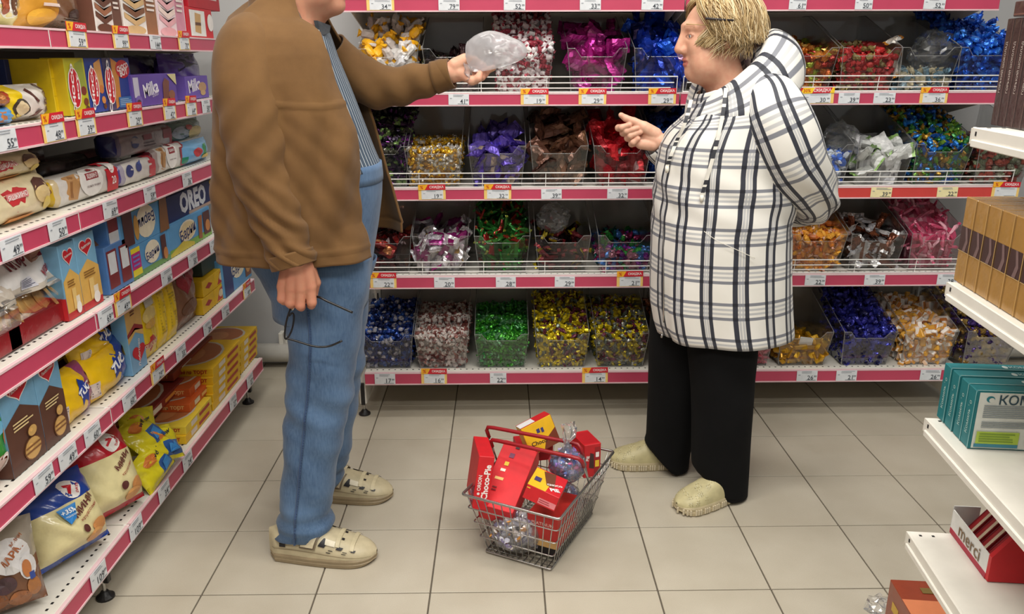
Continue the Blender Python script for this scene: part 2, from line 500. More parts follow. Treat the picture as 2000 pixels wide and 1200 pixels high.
# ------------------------------------------------------------------ smooth solid modelling (distance fields + surface nets)
def sd_cone(P, a, b, r1, r2):
    a = np.asarray(a, float); b = np.asarray(b, float); ab = b - a
    t = np.clip(((P - a) @ ab) / max(ab @ ab, 1e-9), 0, 1)
    return np.linalg.norm(P - a - t[:, None] * ab, axis=1) - (r1 + (r2 - r1) * t)
def sd_ell(P, c, r):
    q = (P - np.asarray(c)) / np.asarray(r); k = np.linalg.norm(q, axis=1)
    k2 = np.linalg.norm(q / np.asarray(r), axis=1)
    return k * (k - 1) / np.maximum(k2, 1e-6)
def smin(a, b, k):
    h = np.clip(0.5 + 0.5 * (b - a) / k, 0, 1)
    return b * (1 - h) + a * h - k * h * (1 - h)
def smax(a, b, k): return -smin(-a, -b, k)
def surface_nets(fn, lo, hi, step):
    lo = np.asarray(lo, float); hi = np.asarray(hi, float)
    n = np.ceil((hi - lo) / step).astype(int) + 1
    ax = [lo[i] + step * np.arange(n[i]) for i in range(3)]
    G = np.stack(np.meshgrid(*ax, indexing='ij'), -1).reshape(-1, 3)
    D = np.empty(len(G))
    for s_ in range(0, len(G), 400000): D[s_:s_ + 400000] = fn(G[s_:s_ + 400000])
    D = D.reshape(n)
    ins = D < 0
    m = n - 1
    c8 = [(i, j, k) for i in (0, 1) for j in (0, 1) for k in (0, 1)]
    S = sum(ins[i:i + m[0], j:j + m[1], k:k + m[2]].astype(np.int8) for i, j, k in c8)
    act = (S > 0) & (S < 8)
    ci = np.argwhere(act)
    idx = -np.ones(m, int); idx[act] = np.arange(len(ci))
    acc = np.zeros((len(ci), 3)); cnt = np.zeros(len(ci))
    for a in c8:
        for axis in range(3):
            if a[axis]: continue
            bb = list(a); bb[axis] = 1
            da = D[ci[:, 0] + a[0], ci[:, 1] + a[1], ci[:, 2] + a[2]]; db = D[ci[:, 0] + bb[0], ci[:, 1] + bb[1], ci[:, 2] + bb[2]]
            cr = (da < 0) != (db < 0)
            t = np.where(cr, da / np.where(cr, da - db, 1), 0)
            p = np.tile(np.array(a, float), (len(ci), 1)); p[:, axis] += t
            acc[cr] += p[cr]; cnt[cr] += 1
    V = lo + step * (ci + acc / cnt[:, None])
    F = []
    for axis in range(3):
        sl0 = [slice(None)] * 3; sl1 = [slice(None)] * 3
        sl0[axis] = slice(0, -1); sl1[axis] = slice(1, None)
        d0 = ins[tuple(sl0)]; d1 = ins[tuple(sl1)]
        e = np.argwhere(d0 != d1)
        o1, o2 = [i for i in range(3) if i != axis]
        ok = (e[:, o1] > 0) & (e[:, o2] > 0) & (e[:, o1] < m[o1]) & (e[:, o2] < m[o2])
        e = e[ok]
        def cell(d1_, d2_):
            q = e.copy(); q[:, o1] -= d1_; q[:, o2] -= d2_; return idx[q[:, 0], q[:, 1], q[:, 2]]
        q = np.stack([cell(1, 1), cell(0, 1), cell(0, 0), cell(1, 0)], 1)
        fl = d0[e[:, 0], e[:, 1], e[:, 2]]
        if axis == 1: fl = ~fl
        q[~fl] = q[~fl][:, ::-1]
        F.append(q)
    return V, np.concatenate(F)
def np_mesh(name, V, F, cols=None, smooth=True):
    """cols: per vertex linear colours"""
    me = bpy.data.meshes.new(name)
    me.from_pydata(np.asarray(V).tolist(), [], np.asarray(F).tolist())
    if cols is not None:
        a = me.color_attributes.new('Col', 'FLOAT_COLOR', 'POINT')
        c4 = np.ones((len(V), 4), np.float32); c4[:, :3] = cols
        a.data.foreach_set('color', c4.ravel())
    if smooth: me.polygons.foreach_set('use_smooth', np.ones(len(me.polygons), bool))
    return me
_fw = [(RNG.normal(size=3) * k, RNG.uniform(0, 6.28), 1.0 / (1 + 0.05 * k)) for k in (9, 13, 17, 22, 28, 36) for _ in range(3)]
def folds(P, sc=1.0, stretch=(1, 1, 1)):
    """smooth wrinkle field in about -1..1"""
    Q = np.asarray(P) * sc * np.asarray(stretch)
    w = 0.35 * np.sin(Q @ np.array([6.1, -4.3, 5.2]) + 1.3)
    s = 0
    for k, ph, a in _fw: s = s + a * np.sin(Q @ k + ph + w)
    return s / 7.0
# ================================================================== room shell
X0T, Y0T = -0.657081 * TILE, 10.0509 * TILE          # a grout crossing
mb = MB(); mb.box((-3.4, -1.6, -0.06), (4.4, 4.2, -0.004))
floor = tag(mb.build('floor', 'grout'), kind='structure')
g = 0.0022
V, F = chbox((-TILE / 2 + g, -TILE / 2 + g, -0.008), (TILE / 2 - g, TILE / 2 - g, 0), 0.0012)
tm = MB(); tm.add(V, F); tile_me = tm.mesh('floor_tile'); tile_me.materials.append(MATS['floor_tile'])
for i in range(-6, 10):
    for j in range(-9, 3):
        cx = X0T + (i + 0.5) * TILE; cy = Y0T + (j + 0.5) * TILE
        if cy > 3.9 or cx < -2.2 or cx > 3.2: continue
        o = bpy.data.objects.new('floor_tile', tile_me); COL.objects.link(o)
        o.parent = floor; o.location = (cx, cy, 0)
WALL_Y = 3.80
mb = MB(); mb.box((-3.4, WALL_Y, -0.06), (4.4, WALL_Y + 0.12, 3.3)); tag(mb.build('wall_back', 'wall_paint'), kind='structure')
mb = MB(); mb.box((-1.95, -1.6, -0.06), (-1.83, WALL_Y, 3.3)); tag(mb.build('wall_left', 'wall_paint'), kind='structure')
mb = MB(); mb.box((-3.4, -1.6, CEIL_Z + 0.05), (4.4, 4.2, CEIL_Z + 0.15)); tag(mb.build('ceiling', 'ceiling_paint'), kind='structure')
for i, (lx, ly) in enumerate(LIGHT_POS):
    t = empty('ceiling_lamp', (lx, ly, CEIL_Z))
    mb = MB(); mb.box((-0.64, -0.17, -0.06), (0.64, 0.17, 0.055), ch=0.01); mb.build('housing', 'lamp_housing', t)
    mb = MB(); mb.box((-0.61, -0.145, -0.085), (0.61, 0.145, -0.055), ch=0.008); mb.build('diffuser', 'lamp_diffuser', t)
    tag(t, 'long white fluorescent ceiling lamp over the aisle', 'lamp', 'ceiling lamps over the aisle')
# heating pipe low on the back wall
pz, py_ = 0.075, WALL_Y - 0.055
hp = empty('heating_pipe', (-0.9, py_, pz))
def pm(mb, name, mat, par, smooth=False): return reparent(mb.build(name, mat, None, smooth), par)
mb = MB(); mb.tube([(-1.83, py_, pz), (-0.2, py_, pz), (1.4, py_, pz), (3.0, py_, pz)], 0.046, n=20); pm(mb, 'pipe', 'pipe_paint', hp, True)
bp = pY(553, 668, WALL_Y - 0.02)
mb = MB(); mb.box((bp[0] - 0.018, WALL_Y - 0.012, pz + 0.03), (bp[0] + 0.018, WALL_Y - 0.001, bp[2] + 0.02)); mb.box((bp[0] - 0.010, WALL_Y - 0.06, pz + 0.02), (bp[0] + 0.010, WALL_Y - 0.01, pz + 0.10), ch=0.003)
mb.tube([(bp[0], WALL_Y - 0.03, bp[2]), (bp[0], WALL_Y - 0.002, bp[2])], 0.006)
pm(mb, 'bracket', 'white_powder_coat', hp)
tag(hp, 'thick cream heating pipe running along the foot of the wall', 'pipe')

# ================================================================== back gondola (faces -Y)
YF = 3.137                      # front plane of the price rails
YB = 3.60                       # back panel
BAYX = [-0.58, 0.67, 1.92]
SHZ = [0.209, 0.622, 0.974, 1.331, 1.665]     # top of the price rail / shelf surface
RAIL_H = [0.052, 0.049, 0.045, 0.045, 0.045]
def rail_box(mb, mbe, x0, x1, z, h):
    mb.box((x0, YF - 0.004, z - h), (x1, YF + 0.012, z - 0.004), ch=0.001)
    mbe.box((x0, YF - 0.0062, z - h - 0.003), (x1, YF + 0.006, z - h + 0.002))
    mbe.box((x0, YF - 0.0055, z - 0.006), (x1, YF + 0.006, z - 0.001))
for b_i in range(2):
    x0, x1 = BAYX[b_i], BAYX[b_i + 1]
    bay = empty('shelving_bay', ((x0 + x1) / 2, YB, 0))
    tag(bay, ['white metal shelving bay for loose sweets beside the white wall', 'white metal shelving bay for loose sweets behind the person in the plaid coat'][b_i], 'shelving', 'bays of the sweets shelving')
    for xx in ((x0, x1) if b_i == 1 else (x0,)):
        mb = MB(); mb.box((xx - 0.014, YB, 0.02), (xx + 0.014, YB + 0.05, 2.1), ch=0.002)
        up = pm(mb, 'upright', 'white_powder_coat', bay)
        mb = MB()
        for k in range(40): mb.box((xx - 0.003, YB - 0.0008, 0.15 + k * 0.048), (xx + 0.003, YB + 0.002, 0.178 + k * 0.048))
        sl = tag(mb.build('slots', 'black_plastic', up), kind='stuff')
    for k in range(5):
        z0, z1 = 0.12 + k * 0.40, 0.12 + (k + 1) * 0.40 - 0.004
        mb = MB(); mb.box((x0 + 0.016, YB + 0.012, z0), (x1 - 0.016, YB + 0.022, z1), ch=0.002); pm(mb, 'back_panel', 'grey_powder_coat', bay)
    for s, z in enumerate(SHZ):
        xe = x1
        if b_i == 1: xe = {2: 2.005, 4: 1.825}.get(s, x1)
        mb = MB(); mb.box((x0 + 0.002, YF + 0.008, z - 0.03), (xe - 0.002, YB, z - 0.002), ch=0.0015)
        n = int((xe - x0) / 0.025)
        sh = pm(mb, 'shelf', 'white_powder_coat', bay)
        mh = MB()
        for k in range(1, n):       # perforations along the front lip
            xx = x0 + k * 0.025; mh.box((xx - 0.003, YF + 0.03, z - 0.0022), (xx + 0.003, YF + 0.036, z - 0.0012))
        tag(mh.build('perforation', 'black_plastic', sh), kind='stuff')
        mb, mbe = MB(), MB(); rail_box(mb, mbe, x0 + 0.003, xe - 0.003, z, RAIL_H[s])
        mb.build('price_rail', 'rail_plastic_red' if (b_i == 1 and s == 2) else 'rail_plastic', sh).matrix_parent_inverse = Matrix.Identity(4)
        mbe.build('rail_edge', 'rail_edge', sh)
        for xx in (x0 + 0.016, xe - 0.016):
            mb = MB(); mb.add(*[(lambda P: (np.concatenate([P + [[0.0015, 0, 0]], P - [[0.0015, 0, 0]]]), [(0, 1, 2, 3), (7, 6, 5, 4), (0, 4, 5, 1), (1, 5, 6, 2), (2, 6, 7, 3), (3, 7, 4, 0)]))(np.array([(xx, YF + 0.06, z - 0.004), (xx, YB, z - 0.004), (xx, YB, z - 0.12), (xx, YF + 0.06, z - 0.035)]))][0])
            pm(mb, 'bracket', 'white_powder_coat', bay)
        if s in (1, 2, 3):           # wire guard standing on the rail
            gx0, gx1 = x0 + 0.012, xe - 0.012
            gp = MB()
            for k, dz in enumerate((0.016, 0.035, 0.057)):
                yy = YF + 0.010 - dz * 0.15
                e = 0.012 * (2 - k)
                gp.tube([(gx0 + e, yy, z + dz), (gx1 - e, yy, z + dz)], 0.0021, n=6)
            gp.tube([(gx0, YF + 0.010, z + 0.0015), (gx1, YF + 0.010, z + 0.0015)], 0.0024, n=6)
            m = 5
            for k in range(m + 1):
                xx = gx0 + (gx1 - gx0) * k / m; lean = 0.0
                gp.tube([(xx, YF + 0.012, z - 0.002), (xx, YF + 0.004, z + 0.058), (xx, YF + 0.05, z + 0.062)][:2], 0.0016, n=6)
            gp.build('wire_guard', 'white_wire', sh)
    for xx in ((x0, x1) if b_i == 1 else (x0,)):
        xx = xx - 0.02 if (b_i == 0) else xx
        mb = MB(); mb.box((xx - 0.010, YF + 0.03, 0.055), (xx + 0.018, YB, 0.155)); bs = pm(mb, 'base_foot', 'white_powder_coat', bay)
        mb = MB(); mb.box((xx - 0.004, YF + 0.024, 0.05), (xx + 0.012, YF + 0.034, 0.15), ch=0.002); mb.build('end_cap', 'black_plastic', bs)
        ff = MB(); px_ = xx + 0.004; yy = YF + 0.045
        ff.tube([(px_, yy, 0.0), (px_, yy, 0.006), (px_, yy, 0.012), (px_, yy, 0.022)], [0.025, 0.025, 0.017, 0.010], n=16)
        pm(ff, 'levelling_foot', 'black_plastic', bay)
        ff = MB(); ff.tube([(px_, yy, 0.018), (px_, yy, 0.062)], 0.005, n=10); pm(ff, 'bolt', 'chrome_wire', bay)

# ================================================================== left gondola (faces +X)
XL = -1.081
XLB = -1.56
LZ = [0.180, 0.547, 0.818, 1.090, 1.317, 1.530]       # shelf surfaces from the lowest
LRH = [0.055, 0.049, 0.050, 0.050, 0.050, 0.046]
BAYY = [0.80, 2.05, 3.40]
for b_i in range(2):
    y0, y1 = BAYY[b_i], BAYY[b_i + 1]
    bay = empty('biscuit_shelving_bay', (XLB, (y0 + y1) / 2, 0))
    tag(bay, ['white biscuit shelving bay with crimson price rails, its end cut by the aisle', 'white biscuit shelving bay with crimson price rails standing next to the back wall'][b_i], 'shelving', 'bays of the biscuit shelving')
    for yy in ((y0, y1) if b_i == 1 else (y0,)):
        mb = MB(); mb.box((XLB - 0.05, yy - (0.0 if yy == y0 else 0.028), 0.02), (XLB, yy + (0.028 if yy == y0 else 0.0), 2.1), ch=0.002); pm(mb, 'upright', 'white_powder_coat', bay)
    for k in range(5):
        z0, z1 = 0.12 + k * 0.40, 0.12 + (k + 1) * 0.40 - 0.004
        mb = MB(); mb.box((XLB - 0.02, y0 + 0.016, z0), (XLB - 0.01, y1 - 0.016, z1), ch=0.002); pm(mb, 'back_panel', 'grey_powder_coat', bay)
    for s, z in enumerate(LZ):
        mb = MB(); mb.box((XLB, y0 + 0.003, z - 0.03), (XL - 0.008, y1 - 0.003, z - 0.002), ch=0.0015)
        sh = pm(mb, 'shelf', 'white_powder_coat', bay)
        mh = MB()
        for k in range(1, int((y1 - y0) / 0.025)):
            yy = y0 + k * 0.025; mh.box((XL - 0.036, yy - 0.004, z - 0.0022), (XL - 0.030, yy + 0.004, z - 0.0012))
        tag(mh.build('perforation', 'black_plastic', sh), kind='stuff')
        mb = MB(); mb.box((XL - 0.012, y0 + 0.004, z - LRH[s]), (XL + 0.003, y1 - 0.004, z - 0.004), ch=0.001)
        mb.build('price_rail', 'rail_plastic', sh)
        mb = MB(); mb.box((XL - 0.006, y0 + 0.004, z - LRH[s] - 0.003), (XL + 0.0055, y1 - 0.004, z - LRH[s] + 0.002)); mb.box((XL - 0.006, y0 + 0.004, z - 0.006), (XL + 0.005, y1 - 0.004, z - 0.001))
        mb.build('rail_edge', 'rail_edge', sh)
        mb = MB(); mb.box((XL - 0.014, y1 - 0.004, z - LRH[s]), (XL + 0.002, y1 + 0.002, z - 0.002), ch=0.001); mb.build('rail_cap', 'white_wire', sh)
        for yy in (y0 + 0.014, y1 - 0.014):
            P = np.array([(XL - 0.06, yy, z - 0.004), (XLB, yy, z - 0.004), (XLB, yy, z - 0.12), (XL - 0.06, yy, z - 0.035)])
            mb = MB(); mb.add(np.concatenate([P + [[0, 0.0015, 0]], P - [[0, 0.0015, 0]]]), [(0, 1, 2, 3), (7, 6, 5, 4), (0, 4, 5, 1), (1, 5, 6, 2), (2, 6, 7, 3), (3, 7, 4, 0)])
            pm(mb, 'bracket', 'white_powder_coat', bay)
    for yy in (y1,):
        yf = yy - 0.09
        mb = MB(); mb.box((XLB, yf - 0.014, 0.055), (XL - 0.045, yf + 0.014, 0.125)); bs = pm(mb, 'base_foot', 'white_powder_coat', bay)
        mb = MB(); mb.box((XL - 0.045, yf - 0.010, 0.052), (XL - 0.03, yf + 0.010, 0.122), ch=0.002); mb.build('end_cap', 'black_plastic', bs)
        ff = MB(); xx = XL - 0.05
        ff.tube([(xx, yf, 0.0), (xx, yf, 0.006), (xx, yf, 0.012), (xx, yf, 0.022)], [0.025, 0.025, 0.017, 0.010], n=16); pm(ff, 'levelling_foot', 'black_plastic', bay)
        ff = MB(); ff.tube([(xx, yf, 0.018), (xx, yf, 0.062)], 0.005, n=10); pm(ff, 'bolt', 'chrome_wire', bay)

# ================================================================== right stand (white shelves, faces the aisle)
RD = np.array([math.sin(math.radians(6.4)), math.cos(math.radians(6.4)), 0.0])       # along its front edge, away from the camera
RN = np.array([-RD[1], RD[0], 0.0])                                                    # outward, into the aisle
RYF = 1.40
RC = pY(1850, 552, RYF)          # far front corner of a shelf
RZ = [pY(1789, 1038, RYF)[2], pY(1818, 816, RYF)[2], pY(1852, 550, RYF)[2], pY(1890, 248, RYF)[2]]
def rp(s, t, z):
    """point on the stand: s metres toward the camera from its far end, t metres in from its front edge"""
    q = np.array([RC[0], RYF, 0.0]) - RD * s - RN * t
    return np.array([q[0], q[1], z])
RM = lambda s, t, z: frame(rp(s, t, z), -RD, (0, 0, 1))
stand = empty('white_display_stand', rp(0.5, 0.45, 0.0))
tag(stand, 'white metal display stand with boxed chocolates at the aisle edge', 'shelving')
for k, z in enumerate(RZ):
    Mx = RM(0, 0, z)                      # columns: toward camera, up, outward
    mb = MB()
    mb.box((0.0, -0.026, -0.45), (1.1, -0.001, -0.004), ch=0.001, M=Mx)
    mb.box((0.0, -0.030, -0.006), (1.1, 0.0, 0.0), ch=0.0015, M=Mx)
    sh = pm(mb, 'shelf', 'white_powder_coat', stand)
    mb = MB(); mb.box((-0.003, -0.028, -0.45), (0.0, -0.002, -0.0), M=Mx)
    mb.box((0.010, -0.0325, -0.001), (1.1, -0.020, 0.004), ch=0.0015, M=Mx)
    mb.build('price_rail', 'white_powder_coat', sh)
    mb = MB()
    mb.box((0.016, -0.0135, -0.0005), (0.020, -0.0065, 0.0012), M=Mx)
    for kk in range(2): mb.box((0.010, -0.0022, -0.024 - kk * 0.024), (0.015, -0.0004, -0.019 - kk * 0.024), M=Mx)
    tag(mb.build('perforation', 'black_plastic', sh), kind='stuff')
Mx = RM(0, 0, 0)
mb = MB(); mb.box((-0.02, 0.02, -0.475), (1.1, 1.75, -0.455), M=Mx); pm(mb, 'back_panel', 'white_powder_coat', stand)
mb = MB(); mb.box((0.02, 0.02, -0.47), (0.05, 1.75, -0.44), M=Mx); pm(mb, 'upright', 'white_powder_coat', stand)
mb = MB(); mb.box((-0.06, 0.0, -0.45), (1.1, RZ[0] - 0.36, 0.10), M=Mx); pm(mb, 'base', 'white_powder_coat', stand)
# ================================================================== wrapped sweets: shapes
def jit(V, a, rg): return V + rg.normal(size=V.shape) * a
def twist_shape(rg, L=1.0, R=0.26, flare=0.24, n=7, body=0.30):
    xs = [-0.5, -0.40, -body - 0.02, -body, -0.15, 0.15, body, body + 0.02, 0.40, 0.5]
    rs = [flare, flare * 0.55, R * 0.32, R * 0.8, R, R, R * 0.8, R * 0.32, flare * 0.55, flare]
    V = []
    for i, (x, r) in enumerate(zip(xs, rs)):
        fl = 0.35 if i in (0, 1, 8, 9) else 0.85
        tw = 0.8 * (i < 2) - 0.8 * (i > 7)
        for k in range(n):
            a = 2 * math.pi * k / n + tw
            V.append((x * L, r * math.cos(a), r * fl * math.sin(a)))
    V = jit(np.array(V), 0.022 * L, rg)
    F = grid_faces(n, len(xs), True, True) + [tuple(range(n)), tuple(range((len(xs) - 1) * n + n - 1, (len(xs) - 1) * n - 1, -1))]
    reg = [0 if 2 <= j <= 6 else 1 for j in range(len(xs) - 1) for k in range(n)] + [1, 1]
    return V, F, reg
def pillow_shape(rg, L=1.0, Wd=0.62, T=0.30, nx=8, ny=5):
    V = []; F = []
    for sgn in (1, -1):
        for j in range(ny + 1):
            for i in range(nx + 1):
                u, v = i / nx, j / ny
                z = (max(0, 1 - abs(2 * u - 1) ** 4) ** 0.6) * (max(0, 1 - abs(2 * v - 1) ** 2.5) ** 0.6)
                if i in (0, nx): z = 0
                if i in (1, nx - 1): z = 0.08
                V.append(((u - 0.5) * L, (v - 0.5) * Wd * (1 - 0.12 * z), sgn * z * T / 2))
    V = jit(np.array(V), 0.016 * L, rg)
    m = (nx + 1) * (ny + 1)
    F = grid_faces(nx + 1, ny + 1) + [tuple(q + m for q in f) for f in grid_faces(nx + 1, ny + 1, flip=True)]
    reg = []
    for s_ in range(2):
        for j in range(ny):
            for i in range(nx):
                reg.append(1 if i in (0, nx - 1) else (2 if (2 <= i <= 4 and 1 <= j <= 3) else 0))
    return V, F, reg
def block_shape(rg, L=1.0, Wd=0.55, T=0.36):
    V, F = chbox((-L / 2, -Wd / 2, -T / 2), (L / 2, Wd / 2, T / 2), 0.07)
    return jit(V, 0.012, rg), F, [2 if i in (4, 5) else 0 for i in range(len(F))]
def nugget_shape(rg, L=1.0, Wd=0.62, T=0.5):
    V, F = ellipsoid((0, 0, 0), (L * 0.36, Wd / 2, T / 2), 8, 5)
    V = jit(V, 0.03, rg); o = len(V)
    for sg in (-1, 1):
        n0 = len(V)
        E_ = np.array([(sg * 0.30, 0.06, 0), (sg * 0.30, -0.06, 0), (sg * 0.5, -0.24, 0.04), (sg * 0.5, 0.24, -0.04), (sg * 0.48, 0, 0.10)])
        V = np.concatenate([V, jit(E_, 0.03, rg)]); F = F + [(n0, n0 + 1, n0 + 2, n0 + 4), (n0, n0 + 4, n0 + 3)]
    return V, F, [0] * (len(F) - 4) + [1] * 4
SHAPES = {'twist': twist_shape, 'pillow': pillow_shape, 'block': block_shape, 'nugget': nugget_shape,
          'bar': lambda rg: pillow_shape(rg, 1.0, 0.30, 0.20), 'stick': lambda rg: twist_shape(rg, 1.0, 0.10, 0.10, 6, 0.34)}
def rand_rot(rg, flat=0.0):
    q = rg.normal(size=4)
    if flat > 0: q[1:3] *= (1 - flat)
    q /= np.linalg.norm(q); w, x, y, z = q
    return np.array([[1 - 2 * (y * y + z * z), 2 * (x * y - z * w), 2 * (x * z + y * w)], [2 * (x * y + z * w), 1 - 2 * (x * x + z * z), 2 * (y * z - x * w)], [2 * (x * z - y * w), 2 * (y * z + x * w), 1 - 2 * (x * x + y * y)]])

# ================================================================== clear bins
BW_B, BW_T, BD, BHF, BHE, BHB = 0.188, 0.222, 0.40, 0.128, 0.158, 0.285
def bin_half(z, wsc): return 0.5 * (BW_B + (BW_T - BW_B) * min(z, 0.17) / 0.16) * wsc
def make_bin_mesh(wsc=1.0):
    """clear scoop bin: bottom, back, low front with raised corners, sides climbing to the back; origin front bottom centre, +y to the back"""
    t = 0.0022
    mb = MB()
    hb = bin_half(0, wsc)
    mb.box((-hb, 0.004, 0.0005), (hb, BD, 0.003))
    def panel(P, nrm):
        P = np.array(P, float); nrm = np.array(nrm, float); nrm = nrm / np.linalg.norm(nrm) * t; m = len(P)
        mb.add(np.concatenate([P, P - nrm]), [tuple(range(m)), tuple(range(2 * m - 1, m - 1, -1))] + [(i, m + i, m + (i + 1) % m, (i + 1) % m) for i in range(m)])
    def X(z): return bin_half(z, wsc)
    def yf(z): return 0.004 - 0.035 * (z / 0.16)          # the front leans out
    # front with a dip in the middle
    P = [(-X(0), yf(0), 0), (X(0), yf(0), 0), (X(BHE), yf(BHE), BHE), (X(BHE) - 0.028, yf(BHE), BHE), (X(BHF) - 0.048, yf(BHF), BHF), (-X(BHF) + 0.048, yf(BHF), BHF), (-X(BHE) + 0.028, yf(BHE), BHE), (-X(BHE), yf(BHE), BHE)]
    panel(P, (0, -1, 0.2))
    for s in (-1, 1):
        Q = [(s * X(0), yf(0), 0), (s * X(0), BD, 0), (s * X(0.16), BD, BHB), (s * X(0.16), BD - 0.07, BHB), (s * X(0.16), yf(BHE) + 0.012, BHE + 0.006), (s * X(BHE), yf(BHE), BHE)]
        if s < 0: Q = Q[::-1]
        panel(Q, (s, 0, -0.15))
    panel([(-X(0), BD, 0), (X(0), BD, 0), (X(0.16), BD, BHB), (-X(0.16), BD, BHB)][::-1], (0, 1, 0))
    me = mb.mesh('sweets_bin'); me.materials.append(MATS['clear_acrylic'])
    # the rim catches the light: bright edge beads
    eb = MB()
    def bead(P, r=0.0012): eb.tube(P, r, n=5)
    bead([P[i] for i in (2, 3, 4, 5, 6, 7)])
    for s in (-1, 1):
        bead([(s * X(0), yf(0), 0.001), (s * X(BHE), yf(BHE), BHE)], 0.0014)
        bead([(s * X(BHE), yf(BHE), BHE), (s * X(0.16), yf(BHE) + 0.012, BHE + 0.006), (s * X(0.16), BD - 0.07, BHB), (s * X(0.16), BD, BHB)])
    bead([(-X(0), yf(0), 0.0015), (X(0), yf(0), 0.0015)], 0.0014)
    em = eb.mesh('rim'); em.materials.append(MATS['acrylic_edge'])
    return me, em
BIN_ME = {}
def pile_points(rg, size, hf, hb, wsc, d0=0.008, top_back=1.0, big=False):
    k1 = 0.66 if big else 0.66
    """points of the visible skin of a heap: behind the front, along the sides, over the top"""
    s = size; out = []
    zs = np.arange(s * 0.34, 0.34, s * (0.46 if big else 0.62))
    for z in zs:
        for y in np.arange(d0 + s * 0.30, BD * top_back - s * 0.3, s * k1):
            f = (y / BD)
            top = hf + (hb - hf) * min(1, f * 1.25) ** 0.9
            if z > top - s * 0.1: continue
            xh = max(0.01, bin_half(z, wsc) - s * (0.42 if s > 0.05 else 0.34))
            for x in np.linspace(-xh, xh, max(2, int(round(2 * xh / (s * (k1 if big or y > d0 + s else 0.54)))) + 1)):
                near = y < d0 + s * (0.6 if big else 1.0)
                edge = abs(x) > xh - s * 0.5
                tp = z > top - s * (0.5 if big else 0.95)
                if not (near or tp or (edge and y < (0.13 if big else 0.24))): continue
                p = np.array([x, y - 0.03 * min(z, 0.16) / 0.16 * (1 - f), z]) + rg.normal(size=3) * s * 0.13
                p[0] = np.clip(p[0], -xh - s * 0.1, xh + s * 0.1)
                p[1] = max(p[1], d0 + s * 0.2 - 0.035 * min(p[2], 0.16) / 0.16)
                p[2] = max(p[2], s * 0.22)
                out.append(p)
    return out
def colour_shape(reg, pal, rg, F):
    """pal: (body, ends, patch) each a list of colours"""
    pick = [pal[i][rg.integers(len(pal[i]))] for i in range(3)]
    base = [lin(c) for c in pick]
    return [base[r] * rg.uniform(0.85, 1.12) for r in reg]
def fill_bin(o, spec, seed):
    rg = np.random.default_rng(seed)
    kind, size, hf, hb, mats, pals, nm, lab, grp, single = (spec[k] for k in ('shape', 'size', 'hf', 'hb', 'mat', 'pals', 'name', 'label', 'group', 'single'))
    pts = pile_points(rg, size, hf, hb, spec.get('wsc', 1.0), top_back=spec.get('tb', 0.85 if single else 1.0), big=single)
    B = np.array(o.matrix_world)
    # the body of the heap below the outer sweets
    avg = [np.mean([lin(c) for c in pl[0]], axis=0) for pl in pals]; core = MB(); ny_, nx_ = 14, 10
    cv = []
    for j in range(ny_ + 1):
        y = 0.012 + size * 0.35 + (BD * 0.94 - size * 0.35) * j / ny_; top = hf + (hb - hf) * min(1, y / BD * 1.25) ** 0.9 - size * 0.45
        for i in range(nx_ + 1):
            u = i / nx_ * 2 - 1; zt2 = max(0.01, top) * (0.85 + 0.15 * rg.random()); hx = bin_half(zt2, 1.0) - size * 0.34
            cv.append((u * hx, y - 0.03 * min(zt2, .16) / .16 * (1 - y / BD), zt2))
    nb_ = len(cv)
    for j in range(ny_ + 1):
        y = 0.012 + size * 0.35 + (BD * 0.94 - size * 0.35) * j / ny_
        for i in range(nx_ + 1): cv.append(((i / nx_ * 2 - 1) * (bin_half(0, 1.0) - size * 0.34), y, 0.004))
    cf_ = grid_faces(nx_ + 1, ny_ + 1)
    w1 = nx_ + 1
    for i in range(nx_): cf_.append((i, nb_ + i, nb_ + i + 1, i + 1)[::-1]); 
    for j in range(ny_):
        cf_.append((j * w1, (j + 1) * w1, nb_ + (j + 1) * w1, nb_ + j * w1)); cf_.append((j * w1 + nx_, nb_ + j * w1 + nx_, nb_ + (j + 1) * w1 + nx_, (j + 1) * w1 + nx_))
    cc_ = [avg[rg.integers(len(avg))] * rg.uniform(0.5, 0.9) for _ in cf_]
    if single:
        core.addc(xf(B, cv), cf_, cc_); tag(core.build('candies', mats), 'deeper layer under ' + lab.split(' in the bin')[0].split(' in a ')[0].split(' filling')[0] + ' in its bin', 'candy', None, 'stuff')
        mes = []
        for k in range(min(8, 2 + len(pts) // 5)):
            V, F, reg = SHAPES[kind](rg); mb = MB(); mb.addc(V * size * 1.12, F, colour_shape(reg, pals[k % len(pals)], rg, F))
            me = mb.mesh(nm); me.materials.append(MATS[mats]); mes.append(me)
        rg.shuffle(pts)
        for p in pts:
            c = bpy.data.objects.new(nm, mes[rg.integers(len(mes))]); COL.objects.link(c)
            R = rand_rot(rg, spec.get('flat', 0.0)) * rg.uniform(0.92, 1.1)
            M = np.eye(4); M[:3, :3] = R; M[:3, 3] = xf(B, p)[0]
            c.matrix_world = Matrix(M.tolist())
            tag(c, lab, 'candy', grp)
        return len(pts)
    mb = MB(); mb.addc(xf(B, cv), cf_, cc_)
    tmpl = [SHAPES[kind](rg) for _ in range(5)]
    for p in pts:
        V, F, reg = tmpl[rg.integers(5)]
        R = rand_rot(rg, spec.get('flat', 0.0)) * size * rg.uniform(0.98, 1.22)
        mb.addc(xf(B, V @ R.T + p), F, colour_shape(reg, pals[rg.integers(len(pals))], rg, F))
    s_ = mb.build(nm, mats)
    tag(s_, lab, 'candy', None, 'stuff')
    return 0
def P(body, ends=None, patch=None):
    ends = ends or body; patch = patch or body
    return (body, ends, patch)
WHT, YEL, ORG = (236, 234, 232), (238, 178, 28), (200, 118, 18)
